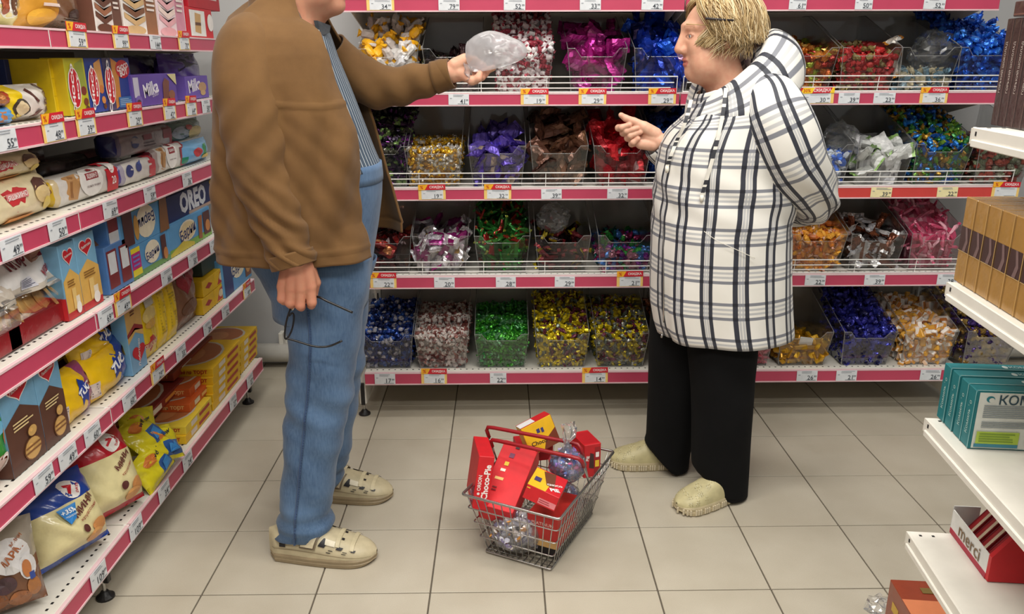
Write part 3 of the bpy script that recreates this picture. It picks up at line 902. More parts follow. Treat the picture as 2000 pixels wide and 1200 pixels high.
SPECS = {
 # ---- top shelf
 'A1': dict(row=3, px=762, shape='twist', size=0.064, hf=0.15, hb=0.30, mat='candy_paper', single=True, name='twist_wrapped_candy', label='white and yellow twist-wrapped candy heaped in the bin at the shelf end by the wall', bin='heaped to the shelf above with white and yellow candies', pals=[P([WHT], [YEL], [WHT]), P([(225, 225, 228)], [WHT], [(90, 60, 80)]), P([WHT], [YEL, ORG]), P([YEL], [WHT]), P([WHT], [WHT], [ORG]), P([YEL], [YEL, ORG]), P([WHT], [YEL]), P([(206, 196, 190)], [YEL])]),
 'A2': dict(row=3, px=885, shape='bar', size=0.075, hf=0.12, hb=0.17, mat='candy_foil', single=True, name='candy_bar', label='dark brown foil candy bar in the bin below the held-out bag', bin='part filled with dark brown candy bars', pals=[P([(52, 30, 34)], [(70, 44, 48)], [(150, 120, 120)]), P([(40, 26, 26)], [(84, 84, 40)]), P([(96, 60, 66)])]),
 'A3': dict(row=3, px=1022, shape='twist', size=0.033, hf=0.165, hb=0.31, mat='candy_paper', single=False, name='candies', label='white and maroon twist candies heaped high in a clear bin', bin='heaped to the shelf above with white and maroon candies', pals=[P([(240, 230, 232)], [(150, 40, 60)], [WHT]), P([(235, 225, 228)], [(120, 30, 48)]), P([(150, 50, 66)], [(170, 70, 84)]), P([WHT], [(190, 90, 105)], [(110, 40, 50)])]),
 'A4': dict(row=3, px=1164, shape='pillow', size=0.078, hf=0.135, hb=0.28, mat='candy_foil', single=True, name='foil_candy', label='magenta foil candy filling a clear bin', bin='filled with magenta foil candies', pals=[P([(196, 40, 150)], [(210, 70, 170)]), P([(160, 24, 120)]), P([(176, 50, 140)], None, [(220, 120, 190)]), P([(120, 16, 90)])]),
 'A5': dict(row=3, px=1292, shape='pillow', size=0.078, hf=0.15, hb=0.30, mat='candy_foil', single=True, name='foil_candy', label='royal blue foil candy with pink print filling a clear bin', bin='filled with royal blue foil candies', pals=[P([(26, 74, 200)], None, [(26, 74, 200), (190, 150, 190)]), P([(20, 56, 170)]), P([(30, 96, 230)]), P([(14, 36, 110)], None, [(120, 110, 170)])]),
 'A6': dict(row=3, px=1440, shape='pillow', size=0.058, hf=0.11, hb=0.2, mat='candy_foil', single=False, name='candies', label='dark red foil candies in the bin behind the blonde hair', bin='of dark red foil candies behind the blonde hair', pals=[P([(140, 30, 36)]), P([(110, 20, 30)])]),
 'A7': dict(row=3, px=1571, shape='nugget', size=0.045, hf=0.14, hb=0.19, mat='candy_foil', single=False, name='candies', label='amber caramels in clear wraps with gold-green ends in a clear bin', bin='part filled with amber caramels', pals=[P([(206, 120, 40)], [(230, 180, 90)]), P([(190, 96, 40)], [(180, 190, 70)]), P([(220, 150, 70)]), P([(170, 190, 60)]), P([(150, 40, 30)])]),
 'A8': dict(row=3, px=1692, shape='nugget', size=0.036, hf=0.14, hb=0.19, mat='candy_paper', single=False, name='candies', label='small red candies mixed with olive ones in a clear bin', bin='part filled with small red and olive candies', pals=[P([(180, 40, 44)], [(210, 80, 80)]), P([(160, 28, 34)]), P([(130, 112, 64)], [(160, 150, 100)]), P([(190, 50, 50)])]),
 'A9': dict(row=3, px=1806, shape='twist', size=0.04, hf=0.075, hb=0.09, mat='candy_paper', single=False, name='candies', label='pale blue candies under a clear bag in a bin', bin='holding pale blue candies under a loose clear bag', pals=[P([(120, 150, 165)], [(150, 175, 185)]), P([(90, 125, 145)]), P([(190, 180, 150)]), P([(160, 190, 205)])]),
 'A10': dict(row=3, px=1918, shape='twist', size=0.042, hf=0.165, hb=0.31, mat='candy_foil', single=False, name='candies', label='bright blue foil candies heaped high behind the dark bars', bin='heaped to the shelf above with bright blue candies', pals=[P([(40, 110, 220)], [(60, 140, 240)]), P([(24, 84, 190)]), P([(60, 130, 230)], [(30, 70, 160)]), P([(18, 60, 150)], None, [(150, 130, 110)])]),
 # ---- second shelf from the top
 'B1': dict(row=2, px=745, shape='twist', size=0.034, hf=0.15, hb=0.29, mat='candy_foil', single=False, name='candies', label='dark purple and pale green candies in the bin beside the open jacket', bin='full of dark purple and green candies', pals=[P([(60, 34, 74)], [(130, 60, 140)]), P([(150, 190, 110)], [(90, 60, 110)]), P([(40, 26, 50)]), P([(70, 70, 60)])]),
 'B2': dict(row=2, px=848, shape='twist', size=0.026, hf=0.148, hb=0.165, mat='candy_foil', single=False, name='candies', label='tiny gold and silver candies in a half full clear bin', bin='half filled with tiny gold and silver candies', pals=[P([(226, 180, 40)], [(240, 200, 60)]), P([(200, 196, 186)], [(230, 190, 50)]), P([(190, 140, 20)]), P([(215, 212, 205)])]),
 'B3': dict(row=2, px=971, shape='pillow', size=0.084, hf=0.15, hb=0.23, mat='candy_foil', single=True, name='foil_candy', label='violet foil candy with a round printed mark filling a clear bin', bin='filled with violet foil candies', pals=[P([(96, 76, 176)], [(120, 100, 200)], [(96, 76, 176)]), P([(80, 60, 150)], None, [(200, 180, 160)]), P([(110, 92, 190)], None, [(110, 92, 190)]), P([(60, 44, 120)])]),
 'B4': dict(row=2, px=1091, shape='pillow', size=0.09, hf=0.155, hb=0.30, mat='candy_foil', single=True, name='foil_candy', label='bronze brown foil candy filling a clear bin', bin='filled with bronze brown foil candies', pals=[P([(120, 82, 62)], [(150, 110, 80)]), P([(96, 62, 48)]), P([(140, 104, 84)], None, [(180, 150, 120)]), P([(80, 50, 40)])]),
 'B5': dict(row=2, px=1212, shape='pillow', size=0.092, hf=0.155, hb=0.27, mat='candy_foil', single=True, name='foil_candy', label='bright red foil candy with white print filling a clear bin', bin='filled with bright red foil candies', pals=[P([(196, 26, 40)], [(210, 60, 70)]), P([(176, 18, 32)], None, [(225, 200, 200)]), P([(206, 40, 50)]), P([(140, 14, 26)])]),
 'B6': dict(row=2, px=1330, shape='pillow', size=0.06, hf=0.15, hb=0.29, mat='candy_foil', single=False, name='candies', label='deep blue foil candies in the bin behind the raised hand', bin='full of deep blue foil candies', pals=[P([(16, 60, 140)]), P([(10, 44, 110)]), P([(24, 80, 170)])]),
 'B7': dict(row=2, px=1602, shape='twist', size=0.04, hf=0.12, hb=0.12, mat='candy_paper', single=False, name='candies', label='clear and blue wrapped candies at the bent elbow', bin='of clear and blue candies at the bent elbow', pals=[P([(200, 210, 225)], [(40, 90, 200)]), P([(60, 110, 210)], [(210, 215, 225)]), P([(180, 190, 200)])]),
 'B8': dict(row=2, px=1720, shape='pillow', size=0.082, hf=0.14, hb=0.17, mat='candy_paper', single=True, name='white_candy_packet', label='white candy packet with small orange print in a clear bin', bin='filled with white candy packets', pals=[P([(206, 206, 208)], [(190, 190, 194)]), P([(222, 222, 222)], None, [(222, 222, 222), (190, 110, 60)]), P([(188, 188, 192)]), P([(210, 212, 210)], [(150, 190, 110)])]),
 'B9': dict(row=2, px=1832, shape='twist', size=0.034, hf=0.165, hb=0.31, mat='candy_foil', single=False, name='candies', label='blue, green and gold foil candies heaped high in a clear bin', bin='heaped high with blue, green and gold candies', pals=[P([(40, 120, 200)], [(60, 150, 220)]), P([(110, 160, 60)], [(150, 180, 60)]), P([(50, 120, 60)]), P([(170, 130, 40)]), P([(30, 90, 180)]), P([(120, 90, 40)], [(40, 120, 190)])]),
 'B10': dict(row=2, px=1954, shape='nugget', size=0.04, hf=0.14, hb=0.17, mat='candy_paper', single=False, name='candies', label='dull red and grey-green candies in the bin at the guard end', bin='of dull red and grey-green candies', pals=[P([(170, 80, 64)]), P([(120, 130, 104)]), P([(150, 60, 50)]), P([(140, 140, 120)])]),
 # ---- third shelf from the top
 'C1': dict(row=1, px=752, shape='pillow', size=0.078, hf=0.10, hb=0.15, mat='candy_foil', single=True, name='foil_candy', label='dark red and black foil candy in the bin below the jacket tail', bin='part filled with dark red candies', pals=[P([(150, 40, 36)], [(90, 30, 30)], [(190, 120, 70)]), P([(44, 20, 22)]), P([(120, 24, 28)])]),
 'C2': dict(row=1, px=862, shape='pillow', size=0.072, hf=0.148, hb=0.165, mat='candy_foil', single=True, name='foil_candy', label='white and magenta candy with gold print in a clear bin', bin='filled with white and magenta candies', pals=[P([(214, 212, 220)], [(170, 40, 130)]), P([(224, 222, 226)], None, [(150, 30, 110)]), P([(150, 40, 120)], [(214, 212, 220)]), P([(218, 216, 220)], None, [(200, 160, 60)])]),
 'C3': dict(row=1, px=981, shape='stick', size=0.062, hf=0.155, hb=0.29, mat='candy_foil', single=False, name='candies', label='green foil stick candies with red dots in a clear bin', bin='heaped with green foil stick candies', pals=[P([(34, 110, 40)], [(60, 160, 60)]), P([(20, 80, 30)]), P([(50, 140, 56)], [(170, 60, 40)]), P([(60, 120, 50)], [(150, 160, 60)]), P([(150, 40, 34)], [(40, 110, 44)])]),
 'C4': dict(row=1, px=1098, shape='bar', size=0.085, hf=0.10, hb=0.14, mat='candy_foil', single=True, name='candy_bar', label='dark candy bar edged with yellow under a crumpled clear bag', bin='part filled with dark bars under a crumpled clear bag', pals=[P([(52, 36, 32)], [(190, 170, 30)]), P([(44, 30, 28)], [(170, 50, 60)], [(180, 160, 40)]), P([(40, 30, 26)]), P([(150, 60, 66)], [(200, 180, 40)])]),
 'C5': dict(row=1, px=1219, shape='nugget', size=0.042, hf=0.085, hb=0.10, mat='candy_foil', single=False, name='candies', label='mixed purple, teal and green candies lying low in a clear bin', bin='nearly empty, with mixed purple and green candies', pals=[P([(130, 40, 150)]), P([(30, 120, 120)]), P([(60, 160, 70)]), P([(70, 120, 190)]), P([(150, 30, 90)]), P([(180, 120, 140)])]),
 'C6': dict(row=1, px=1340, shape='nugget', size=0.045, hf=0.10, hb=0.14, mat='candy_foil', single=False, name='candies', label='dull gold candies behind the plaid coat', bin='of dull gold candies behind the plaid coat', pals=[P([(150, 120, 60)])]),
 'C7': dict(row=1, px=1592, shape='twist', size=0.042, hf=0.145, hb=0.21, mat='candy_paper', single=False, name='candies', label='orange twist candies in clear ends below the bent elbow', bin='filled with orange twist candies', pals=[P([(226, 150, 46)], [(230, 190, 160)]), P([(206, 120, 36)], [(216, 160, 140)]), P([(190, 100, 34)]), P([(232, 168, 60)], None, [(200, 190, 160)])]),
 'C8': dict(row=1, px=1706, shape='bar', size=0.085, hf=0.15, hb=0.18, mat='candy_foil', single=True, name='candy_bar', label='white and brown candy bar in a clear bin', bin='filled with white and brown candy bars', pals=[P([(220, 220, 224)]), P([(110, 58, 36)], [(222, 222, 224)]), P([(224, 224, 226)], None, [(120, 66, 44)]), P([(120, 66, 40)])]),
 'C9': dict(row=1, px=1822, shape='stick', size=0.06, hf=0.16, hb=0.30, mat='candy_paper', single=False, name='candies', label='pink stick candies heaped high in a clear bin', bin='heaped high with pink stick candies', pals=[P([(206, 80, 116)], [(224, 150, 170)]), P([(190, 56, 96)]), P([(216, 120, 146)]), P([(228, 170, 184)], [(200, 70, 110)])]),
 # ---- bottom shelf
 'D1': dict(row=0, px=757, shape='nugget', size=0.031, hf=0.135, hb=0.19, mat='candy_foil', single=False, name='candies', label='dark blue and white candies in the lowest bin by the jeans', bin='filled with dark blue and white candies', pals=[P([(30, 56, 130)], [(50, 90, 180)]), P([(24, 40, 96)]), P([(190, 190, 200)], [(40, 70, 150)]), P([(40, 80, 160)])]),
 'D2': dict(row=0, px=864, shape='twist', size=0.031, hf=0.155, hb=0.18, mat='candy_paper', single=False, name='candies', label='white and brown twist candies in a lowest clear bin', bin='filled with white and brown twist candies', pals=[P([(214, 204, 198)], [(130, 76, 70)]), P([(206, 196, 190)], [(150, 96, 86)]), P([(120, 66, 60)], [(196, 180, 172)])]),
 'D3': dict(row=0, px=980, shape='twist', size=0.028, hf=0.14, hb=0.17, mat='candy_foil', single=False, name='candies', label='green foil candies in a lowest clear bin', bin='filled with green candies', pals=[P([(50, 140, 40)], [(80, 180, 50)]), P([(40, 120, 46)], [(60, 150, 80)]), P([(70, 160, 46)]), P([(100, 160, 110)])]),
 'D4': dict(row=0, px=1097, shape='twist', size=0.030, hf=0.155, hb=0.23, mat='candy_foil', single=False, name='candies', label='yellow candies mixed with grey and plum ones heaped up in a clear bin', bin='heaped with yellow, grey and plum candies', pals=[P([(226, 204, 30)], [(240, 220, 40)]), P([(206, 184, 24)]), P([(230, 210, 40)]), P([(110, 120, 110)], [(220, 200, 40)]), P([(110, 50, 70)])]),
 'D5': dict(row=0, px=1212, shape='twist', size=0.030, hf=0.15, hb=0.20, mat='candy_foil', single=False, name='candies', label='yellow candies mixed with silver and plum ones next to black trousers', bin='filled with yellow, silver and plum candies', pals=[P([(220, 200, 30)], [(236, 216, 40)]), P([(200, 180, 24)]), P([(170, 170, 160)], [(224, 204, 40)]), P([(120, 50, 74)], [(90, 90, 80)]), P([(110, 120, 110)])]),
 'D6': dict(row=0, px=1335, shape='twist', size=0.034, hf=0.14, hb=0.19, mat='candy_foil', single=False, name='candies', label='copper candies behind black trousers', bin='of copper candies behind black trousers', pals=[P([(150, 90, 60)])]),
 'D7': dict(row=0, px=1455, shape='twist', size=0.034, hf=0.14, hb=0.18, mat='candy_paper', single=False, name='candies', label='rose pink candies in the bin showing below the coat hem', bin='of rose pink candies below the coat hem', pals=[P([(190, 80, 96)], [(216, 150, 160)]), P([(206, 130, 140)]), P([(170, 50, 70)])]),
 'D8': dict(row=0, px=1567, shape='block', size=0.046, hf=0.085, hb=0.10, tb=0.5, mat='candy_foil', single=True, name='gold_candy', label='square gold foil candy in a half empty clear bin', bin='half empty, with square gold candies', pals=[P([(196, 146, 26)]), P([(176, 126, 20)]), P([(214, 166, 40)])]),
 'D9': dict(row=0, px=1690, shape='twist', size=0.038, hf=0.15, hb=0.29, mat='candy_foil', single=False, name='candies', label='dark violet-blue foil candies heaped up in a lowest bin', bin='heaped with dark violet-blue candies', pals=[P([(50, 50, 150)], [(70, 70, 180)]), P([(36, 36, 116)]), P([(60, 66, 170)]), P([(24, 24, 76)], None, [(150, 150, 170)])]),
 'D10': dict(row=0, px=1808, shape='block', size=0.036, hf=0.15, hb=0.21, mat='candy_paper', single=False, name='candies', label='orange and white square caramels in a lowest bin', bin='filled with orange and white caramels', pals=[P([(226, 190, 160)], None, [(236, 230, 224)]), P([(210, 150, 70)], None, [(232, 224, 214)]), P([(216, 160, 60)]), P([(230, 222, 214)], None, [(206, 130, 60)])]),
 'D11': dict(row=0, px=1928, shape='nugget', size=0.035, hf=0.15, hb=0.24, mat='candy_foil', single=False, name='candies', label='purple and gold candies in the lowest bin beyond the teal boxes', bin='filled with purple and gold candies', pals=[P([(74, 50, 120)], [(96, 70, 150)]), P([(54, 36, 96)]), P([(180, 150, 80)], [(70, 50, 110)]), P([(150, 120, 60)])]),
}
ROWPY = {3: 165, 2: 350, 1: 520, 0: 715}
BIN_Y = YF + 0.045
n_single = 0
SHELF_WORD = {3: 'upper', 2: 'second', 1: 'third', 0: 'lowest'}
for i, (k, sp) in enumerate(SPECS.items()):
    z = SHZ[sp['row']]; sp['group'] = sp['label'][:60]
    X = Xat(sp['px'], BIN_Y, z + 0.06)
    if 1 not in BIN_ME: BIN_ME[1] = make_bin_mesh(1.0)
    o = link('sweets_bin', BIN_ME[1][0]); o.location = (X, BIN_Y, z); o.rotation_euler = (0, 0, 0)
    bpy.context.view_layer.update()
    r = link('rim', BIN_ME[1][1], parent=o)
    tag(o, 'clear scoop bin ' + sp['bin'], 'bin', 'clear sweets bins')
    n_single += fill_bin(o, sp, 100 + i)
print('single sweets', n_single)

# loose clear bags lying in two bins, one in a third
def puff(name, c, rx, ry, rz, mat, label, cat, seed, crump=0.012, n=28, m=18, group=None, rot=0.0, tail=None):
    rg = np.random.default_rng(seed)
    V, F = ellipsoid((0, 0, 0), (1, 1, 1), n, m)
    f = folds(V * 0.35, 1.6) 
    V = V * np.array([rx, ry, rz]) * (1 + 0.22 * f[:, None])
    V += rg.normal(size=V.shape) * crump * 0.25
    if tail is not None:
        up = np.clip(V[:, 2] / rz, 0, 1) ** 3; V[:, 2] += up * tail; V[:, :2] *= (1 - 0.85 * up)[:, None]
    Rz = np.array(rotm('Z', rot))[:3, :3]
    mb = MB(); mb.add(V @ Rz.T, F)
    o = mb.build(name, mat); o.location = c
    return tag(o, label, cat, group)
x = Xat(1822, BIN_Y + 0.12, 1.43); puff('plastic_bag', (x, BIN_Y + 0.13, SHZ[3] + 0.135), 0.085, 0.10, 0.085, 'clear_film', 'loose clear bag crumpled over pale blue candies', 'bag', 3)
x = Xat(1080, BIN_Y + 0.16, 0.76); puff('plastic_bag', (x, BIN_Y + 0.17, SHZ[1] + 0.19), 0.07, 0.09, 0.06, 'clear_film', 'loose clear bag crumpled over dark yellow-edged bars', 'bag', 4)
x = Xat(1640, BIN_Y + 0.12, 1.09); puff('plastic_bag', (x, BIN_Y + 0.13, SHZ[2] + 0.16), 0.07, 0.09, 0.07, 'clear_film', 'loose clear bag crumpled beside white candy packets', 'bag', 5)
# white and orange long candy leaning out of the red candies
for k, (px, py, px2, py2) in enumerate([(1738, 72, 1752, 85), (1744, 108, 1752, 150)]):
    a = pY(px - 18, py, BIN_Y + 0.05); 
    rg = np.random.default_rng(60 + k)
    V, F, reg = SHAPES['bar'](rg); mb = MB(); cl = [lin((232, 228, 220)), lin((214, 140, 50)), lin((226, 214, 200))]
    mb.addc(V * 0.085, F, [cl[r] for r in reg]); o = mb.build('candy_bar', 'candy_foil')
    o.location = pY((px + px2) / 2, (py + py2) / 2, BIN_Y + 0.06 - 0.05 * k); o.rotation_euler = ((0.5, -0.35, 0.3), (1.45, 1.3, 0.1))[k]
    tag(o, ['white and orange candy bar lying on top of small red candies', 'white and orange candy bar upright against the bin wall by red candies'][k], 'candy')
# small price slip stuck into the gold candies
q = pY(1573, 672, BIN_Y + 0.02)
mb = MB(); mb.box((-0.028, -0.001, -0.03), (0.028, 0.001, 0.03), (214, 214, 212)); mb.box((-0.022, -0.0015, -0.022), (0.02, -0.0011, -0.004), (110, 150, 170))
o = mb.build('paper_slip', 'print_ink'); o.location = q; o.rotation_euler = (0.1, 0.12, 0); tag(o, 'small white paper slip standing in the gold candies', 'slip')

# ================================================================== price tags
CYR = 'СКИДКА'
def price_tag(M, w, h, price, kind, label, group='price tags'):
    """M: centre of the tag on the rail face, columns right, up, outward. kind: w plain, d discount with header, y yellowish, t thirty percent"""
    t = empty('price_tag', M[:3, 3]); t.matrix_world = Matrix(np.asarray(M).tolist())
    card = (222, 226, 230); yel = (244, 206, 120)
    if kind == 'y': card = (240, 228, 176)
    mb = MB()
    x0, x1 = -w / 2, w / 2
    if kind in 'dt':
        mb.box((x0, -h / 2, 0.0), (x1, h / 2, 0.0010), yel)
        mb.box((x0 + 0.11 * w, -h / 2 + 0.002, 0.0010), (x1 - 0.09 * w, h / 2, 0.0018), card)
        ix0, ix1 = x0 + 0.13 * w, x1 - 0.11 * w
    else:
        mb.box((x0, -h / 2, 0.0), (x1, h / 2, 0.0012), card); ix0, ix1 = x0 + 0.02 * w, x1 - 0.02 * w
    mb.build('card', 'print_ink', t)
    iw = ix1 - ix0; zt = 0.0023
    p = MB()
    ink = (70, 76, 84)
    for k in range(2):
        e = random.uniform(0.45, 0.75); yy = h * (0.40 - 0.12 * k)
        p.add([(ix0 + iw * 0.22, yy, zt), (ix0 + iw * (0.22 + e), yy, zt), (ix0 + iw * (0.22 + e), yy + h * 0.045, zt), (ix0 + iw * 0.22, yy + h * 0.045, zt)], [(0, 1, 2, 3)], (150, 156, 164))
    p.add([(ix0 + iw * 0.05, h * 0.08, zt), (ix0 + iw * 0.16, h * 0.08, zt), (ix0 + iw * 0.16, h * 0.14, zt), (ix0 + iw * 0.05, h * 0.14, zt)], [(0, 1, 2, 3)], (150, 156, 164))
    p.add([(ix0 + iw * 0.45, -h * 0.42, zt), (ix1 - iw * 0.04, -h * 0.42, zt), (ix1 - iw * 0.04, -h * 0.385, zt), (ix0 + iw * 0.45, -h * 0.385, zt)], [(0, 1, 2, 3)], ink)
    if price:
        V2, F, sz = text_geo(price, 0.01); sc = h * 0.40 / 0.70
        wd = sz[0] * sc; cx = ix1 - iw * 0.13 - wd / 2 - 0.004
        p.add([(cx + q[0] * sc, -h * 0.16 + q[1] * sc, zt) for q in V2], F, ink)
        V2, F, sz = text_geo('99', 0.01); sc2 = sc * 0.45
        cx = ix1 - iw * 0.02 - sz[0] * sc2 / 2
        p.add([(cx + q[0] * sc2, -h * 0.06 + q[1] * sc2, zt) for q in V2], F, ink)
    p.build('price_print', 'print_ink', t)
    if kind in 'dt':
        hh = h * 0.52; y0, y1 = h / 2 - h * 0.03, h / 2 - h * 0.03 + hh
        hd = MB(); z0, z1 = 0.0018, 0.0032
        hd.box((x0, y0, z0), (x1, y1, z1), (206, 34, 50)); 
        hdr = hd.build('discount_header', 'print_ink', t)
        q = MB(); zz = z1 + 0.0004
        if kind == 'd':
            q.add([(x0, y0, zz), (x0 + 0.24 * w, y0, zz), (x0 + 0.36 * w, y1, zz), (x0, y1, zz)], [(0, 1, 2, 3)], (246, 180, 40))
            s, wd, cx = '%', 0.16 * w, x0 + 0.13 * w
        else:
            q.add([(x0, y0, zz), (x0 + 0.34 * w, y0, zz), (x0 + 0.42 * w, y1, zz), (x0 + 0.08 * w, y1, zz)], [(0, 1, 2, 3)], (250, 206, 40))
            q.add([(x1 - 0.14 * w, y0, zz), (x1, y0, zz), (x1, y1, zz), (x1 - 0.06 * w, y1, zz)], [(0, 1, 2, 3)], (250, 206, 40))
            s, wd, cx = '30%', 0.26 * w, x0 + 0.19 * w
        V2, F, sz = text_geo(s, 0.015); sc = min(wd / sz[0], hh * 0.62 / sz[1])
        q.add([(cx + v[0] * sc, (y0 + y1) / 2 + v[1] * sc, zz + 0.0005) for v in V2], F, (196, 50, 30))
        V2, F, sz = text_geo(CYR, 0.02); sc = 0.52 * w / sz[0]
        cx = x0 + (0.68 if kind == 'd' else 0.64) * w
        q.add([(cx + v[0] * sc, (y0 + y1) / 2 + v[1] * sc, zz + 0.0005) for v in V2], F, (246, 240, 238))
        q.build('header_print', 'print_ink', hdr)
    what = {'w': 'white price tag', 'd': 'yellow framed discount tag', 'y': 'pale yellow price tag', 't': 'thirty percent discount tag'}[kind]
    tag(t, what + (' reading %s ' % price if price else ' with unreadable price ') + label, 'price tag', group)
    return t
BT = {4: [(743, 54, '34', 'd'), (877, 41, '79', 'w'), (1005, 42, '52', 'w'), (1153, 41, '33', 'w'), (1274, 42, '42', 'w'), (1558, 34, '61', 'w'), (1687, 34, '50', 'w'), (1825, 42, '52', 'w')],
      3: [(896, 40, '41', 'w'), (1044, 54, '19', 'd'), (1157, 54, '29', 'd'), (1293, 54, '29', 'd'), (1595, 66, '30', 't'), (1658, 41, '39', 'w'), (1727, 42, '23', 'w'), (1823, 54, '36', 'd')],
      2: [(844, 53, '19', 'd'), (972, 53, '32', 'd'), (1077, 40, '39', 'w'), (1206, 40, '32', 'w'), (1721, 41, '39', 'y'), (1850, 40, '22', 'y'), (1963, 53, '', 'd')],
      1: [(749, 51, '22', 'd'), (868, 40, '20', 'w'), (988, 39, '28', 'w'), (1103, 39, '29', 'w'), (1230, 51, '21', 'd'), (1592, 40, '22', 'w'), (1708, 40, '39', 'w'), (1850, 40, '28', 'w')],
      0: [(752, 40, '17', 'w'), (848, 50, '16', 'd'), (973, 32, '22', 'w'), (1162, 50, '14', 'd'), (1576, 40, '26', 'w'), (1653, 40, '21', 'w'), (1817, 40, '26', 'w')]}
SHORT = dict(A1='white and yellow candies', A2='dark brown bars', A3='white and maroon candies', A4='magenta candies', A5='royal blue candies', A6='dark red candies', A7='amber caramels', A8='red and olive candies', A9='pale blue candies', A10='bright blue candies', B1='purple and green candies', B2='gold and silver candies', B3='violet candies', B4='bronze candies', B5='bright red candies', B6='deep blue candies', B7='clear and blue candies', B8='white packets', B9='blue and green candies', B10='dull red candies', C1='dark red candies', C2='white and magenta candies', C3='green sticks', C4='dark yellow-edged bars', C5='mixed purple candies', C6='dull gold candies', C7='orange twists', C8='white and brown bars', C9='pink sticks', D1='dark blue candies', D2='white and brown twists', D3='green candies', D4='heaped yellow candies', D5='yellow and plum candies', D6='copper candies', D7='rose pink candies', D8='square gold candies', D9='violet-blue candies', D10='square caramels', D11='purple and gold candies')
BINPX = {r: sorted((sp['px'], SHORT[k]) for k, sp in SPECS.items() if sp['row'] == r) for r in range(4)}
for s, L in BT.items():
    h = RAIL_H[s] - 0.006; zc = SHZ[s] - RAIL_H[s] / 2 - 0.001
    for px, wpx, pr, kd in L:
        xa, xb = Xat(px - wpx / 2, YF - 0.006, zc), Xat(px + wpx / 2, YF - 0.006, zc)
        M = frame(((xa + xb) / 2, YF - 0.0065, zc), (1, 0, 0), (0, 0, 1)) @ rotm('Z', random.uniform(-0.02, 0.02))
        nb = min(BINPX[min(s, 3)], key=lambda q: abs(q[0] - px))[1]
        price_tag(M, xb - xa, h, pr, kd, ('on the rail above ' if s == 4 else 'on the rail below ') + nb, 'price tags on the sweets shelves')
LT = {5: [(150, 66, '59', 'd'), (236, 75, '99', 'd'), (303, 82, '144', 'w'), (359, 85, '70', 'd')],
      4: [(10, 272, '55', 'w'), (105, 258, '48', 'd'), (168, 243, '39', 'd'), (263, 232, '29', 'd'), (331, 220, '42', 'd'), (373, 213, '64', 'd'), (402, 210, '50', 'w')],
      3: [(22, 487, '49', 'w'), (112, 453, '50', 'w'), (215, 408, '69', 'w'), (292, 380, '59', 'w'), (365, 353, '36', 'w')],
      2: [(240, 588, '49', 'd'), (206, 612, '69', 'w'), (325, 538, '66', 'w'), (376, 500, '50', 'w'), (417, 478, '84', 'w')],
      1: [(85, 920, '59', 'w'), (132, 877, '49', 'w'), (180, 828, '60', 'w'), (252, 773, '60', 'w'), (308, 705, '29', 'd'), (353, 682, '33', 'w'), (405, 635, '24', 'w'), (440, 603, '52', 'w'), (482, 562, '49', 'd')],
      0: [(192, 1125, '109', 'w'), (265, 1025, '109', 'w'), (320, 962, '34', 'w'), (366, 908, '24', 'w'), (455, 792, '27', 'w'), (488, 740, '27', 'w')]}
LLAB = {5: ['brown biscuit bag', 'chocolate cake carton', 'cream cake carton', 'pink cake carton'],
        4: ['blue flow pack', 'coffee bag', 'plain yellow carton', 'wide blue carton', 'large violet carton', 'violet foil pack', 'smaller violet carton'],
        3: ['pinkish white pack', 'cream dome biscuit packs', 'long white cookie roll', 'blueberry cookie roll', 'maroon-ended cookie roll'],
        2: ['heart-logo cartons', 'red biscuit tray', 'magenta-cornered carton', 'sky blue carton', 'navy carton'],
        1: ['green sweets bag', 'brown heart-logo carton', 'purple-ended crackers', 'blue-ended crackers', 'slim heart-logo carton', 'badged yellow wafers', 'brown heart bag', 'small yellow cartons', 'end sky blue carton'],
        0: ['blue-topped croissant bag', 'red-topped croissant bag', 'yellow wrappers', 'front waffle cake stack', 'middle waffle cake stack', 'end waffle cake stack']}
for s, L in LT.items():
    h = LRH[s] - 0.005; zc = LZ[s] - LRH[s] / 2 - 0.001
    for (px, py, pr, kd), nb in zip(L, LLAB[s]):
        yc = Yat(px, XL + 0.005, zc)
        w = 0.10 if kd == 'd' else 0.082
        M = frame((XL + 0.0058, yc, zc), (0, 1, 0), (0, 0, 1)) @ rotm('Z', random.uniform(-0.03, 0.03))
        price_tag(M, w, h, pr, kd, 'on the rail below the ' + nb, 'price tags on the biscuit shelves')
# ================================================================== packets on the biscuit shelves
def LB(px0, px1, pyt, lvl, inset=0.03, z=None):
    """front face of a packet on the left shelves, from its bottom left / bottom right / top left pixels"""
    X = XL - inset; z0 = LZ[lvl] if z is None else z
    y0, y1 = Yat(px0, X, z0), Yat(px1, X, z0)
    h = Zat(pyt, X, y0) - z0
    return frame((X, y0, z0), (0, 1, 0), (0, 0, 1)), y1 - y0, h
def lbox(name, label, px0, px1, pyt, lvl, d, col, inset=0.03, z=None, gap=0.002, turn=0.0, **kw):
    M, w, h = LB(px0, px1, pyt, lvl, inset, z)
    M = M @ trans(gap / 2, 0, 0) @ rotm('Y', turn)
    return box_pack(name, label, kw.pop('cat', 'carton'), M, w - gap, h, d, col, **kw)
def lpil(name, label, px0, px1, pyt, lvl, d, col, inset=0.03, z=None, lean=0.0, roll=0.0, **kw):
    M, w, h = LB(px0, px1, pyt, lvl, inset, z)
    M = M @ trans(w / 2, 0, -d) @ trans(0, 0, d / 2) @ rotm('X', -lean) @ rotm('Z', roll) @ trans(0, 0, -d / 2)
    return pillow_pack(name, label, kw.pop('cat', 'packet'), M, w, h, d, col, **kw)
RED, DRED, CREAM, VIO, NAVY, SKY, GOLD, BRN = (196, 30, 44), (130, 22, 34), (232, 220, 184), (98, 74, 156), (26, 44, 104), (96, 160, 208), (232, 186, 24), (96, 58, 36)
TAN = (206, 164, 96)
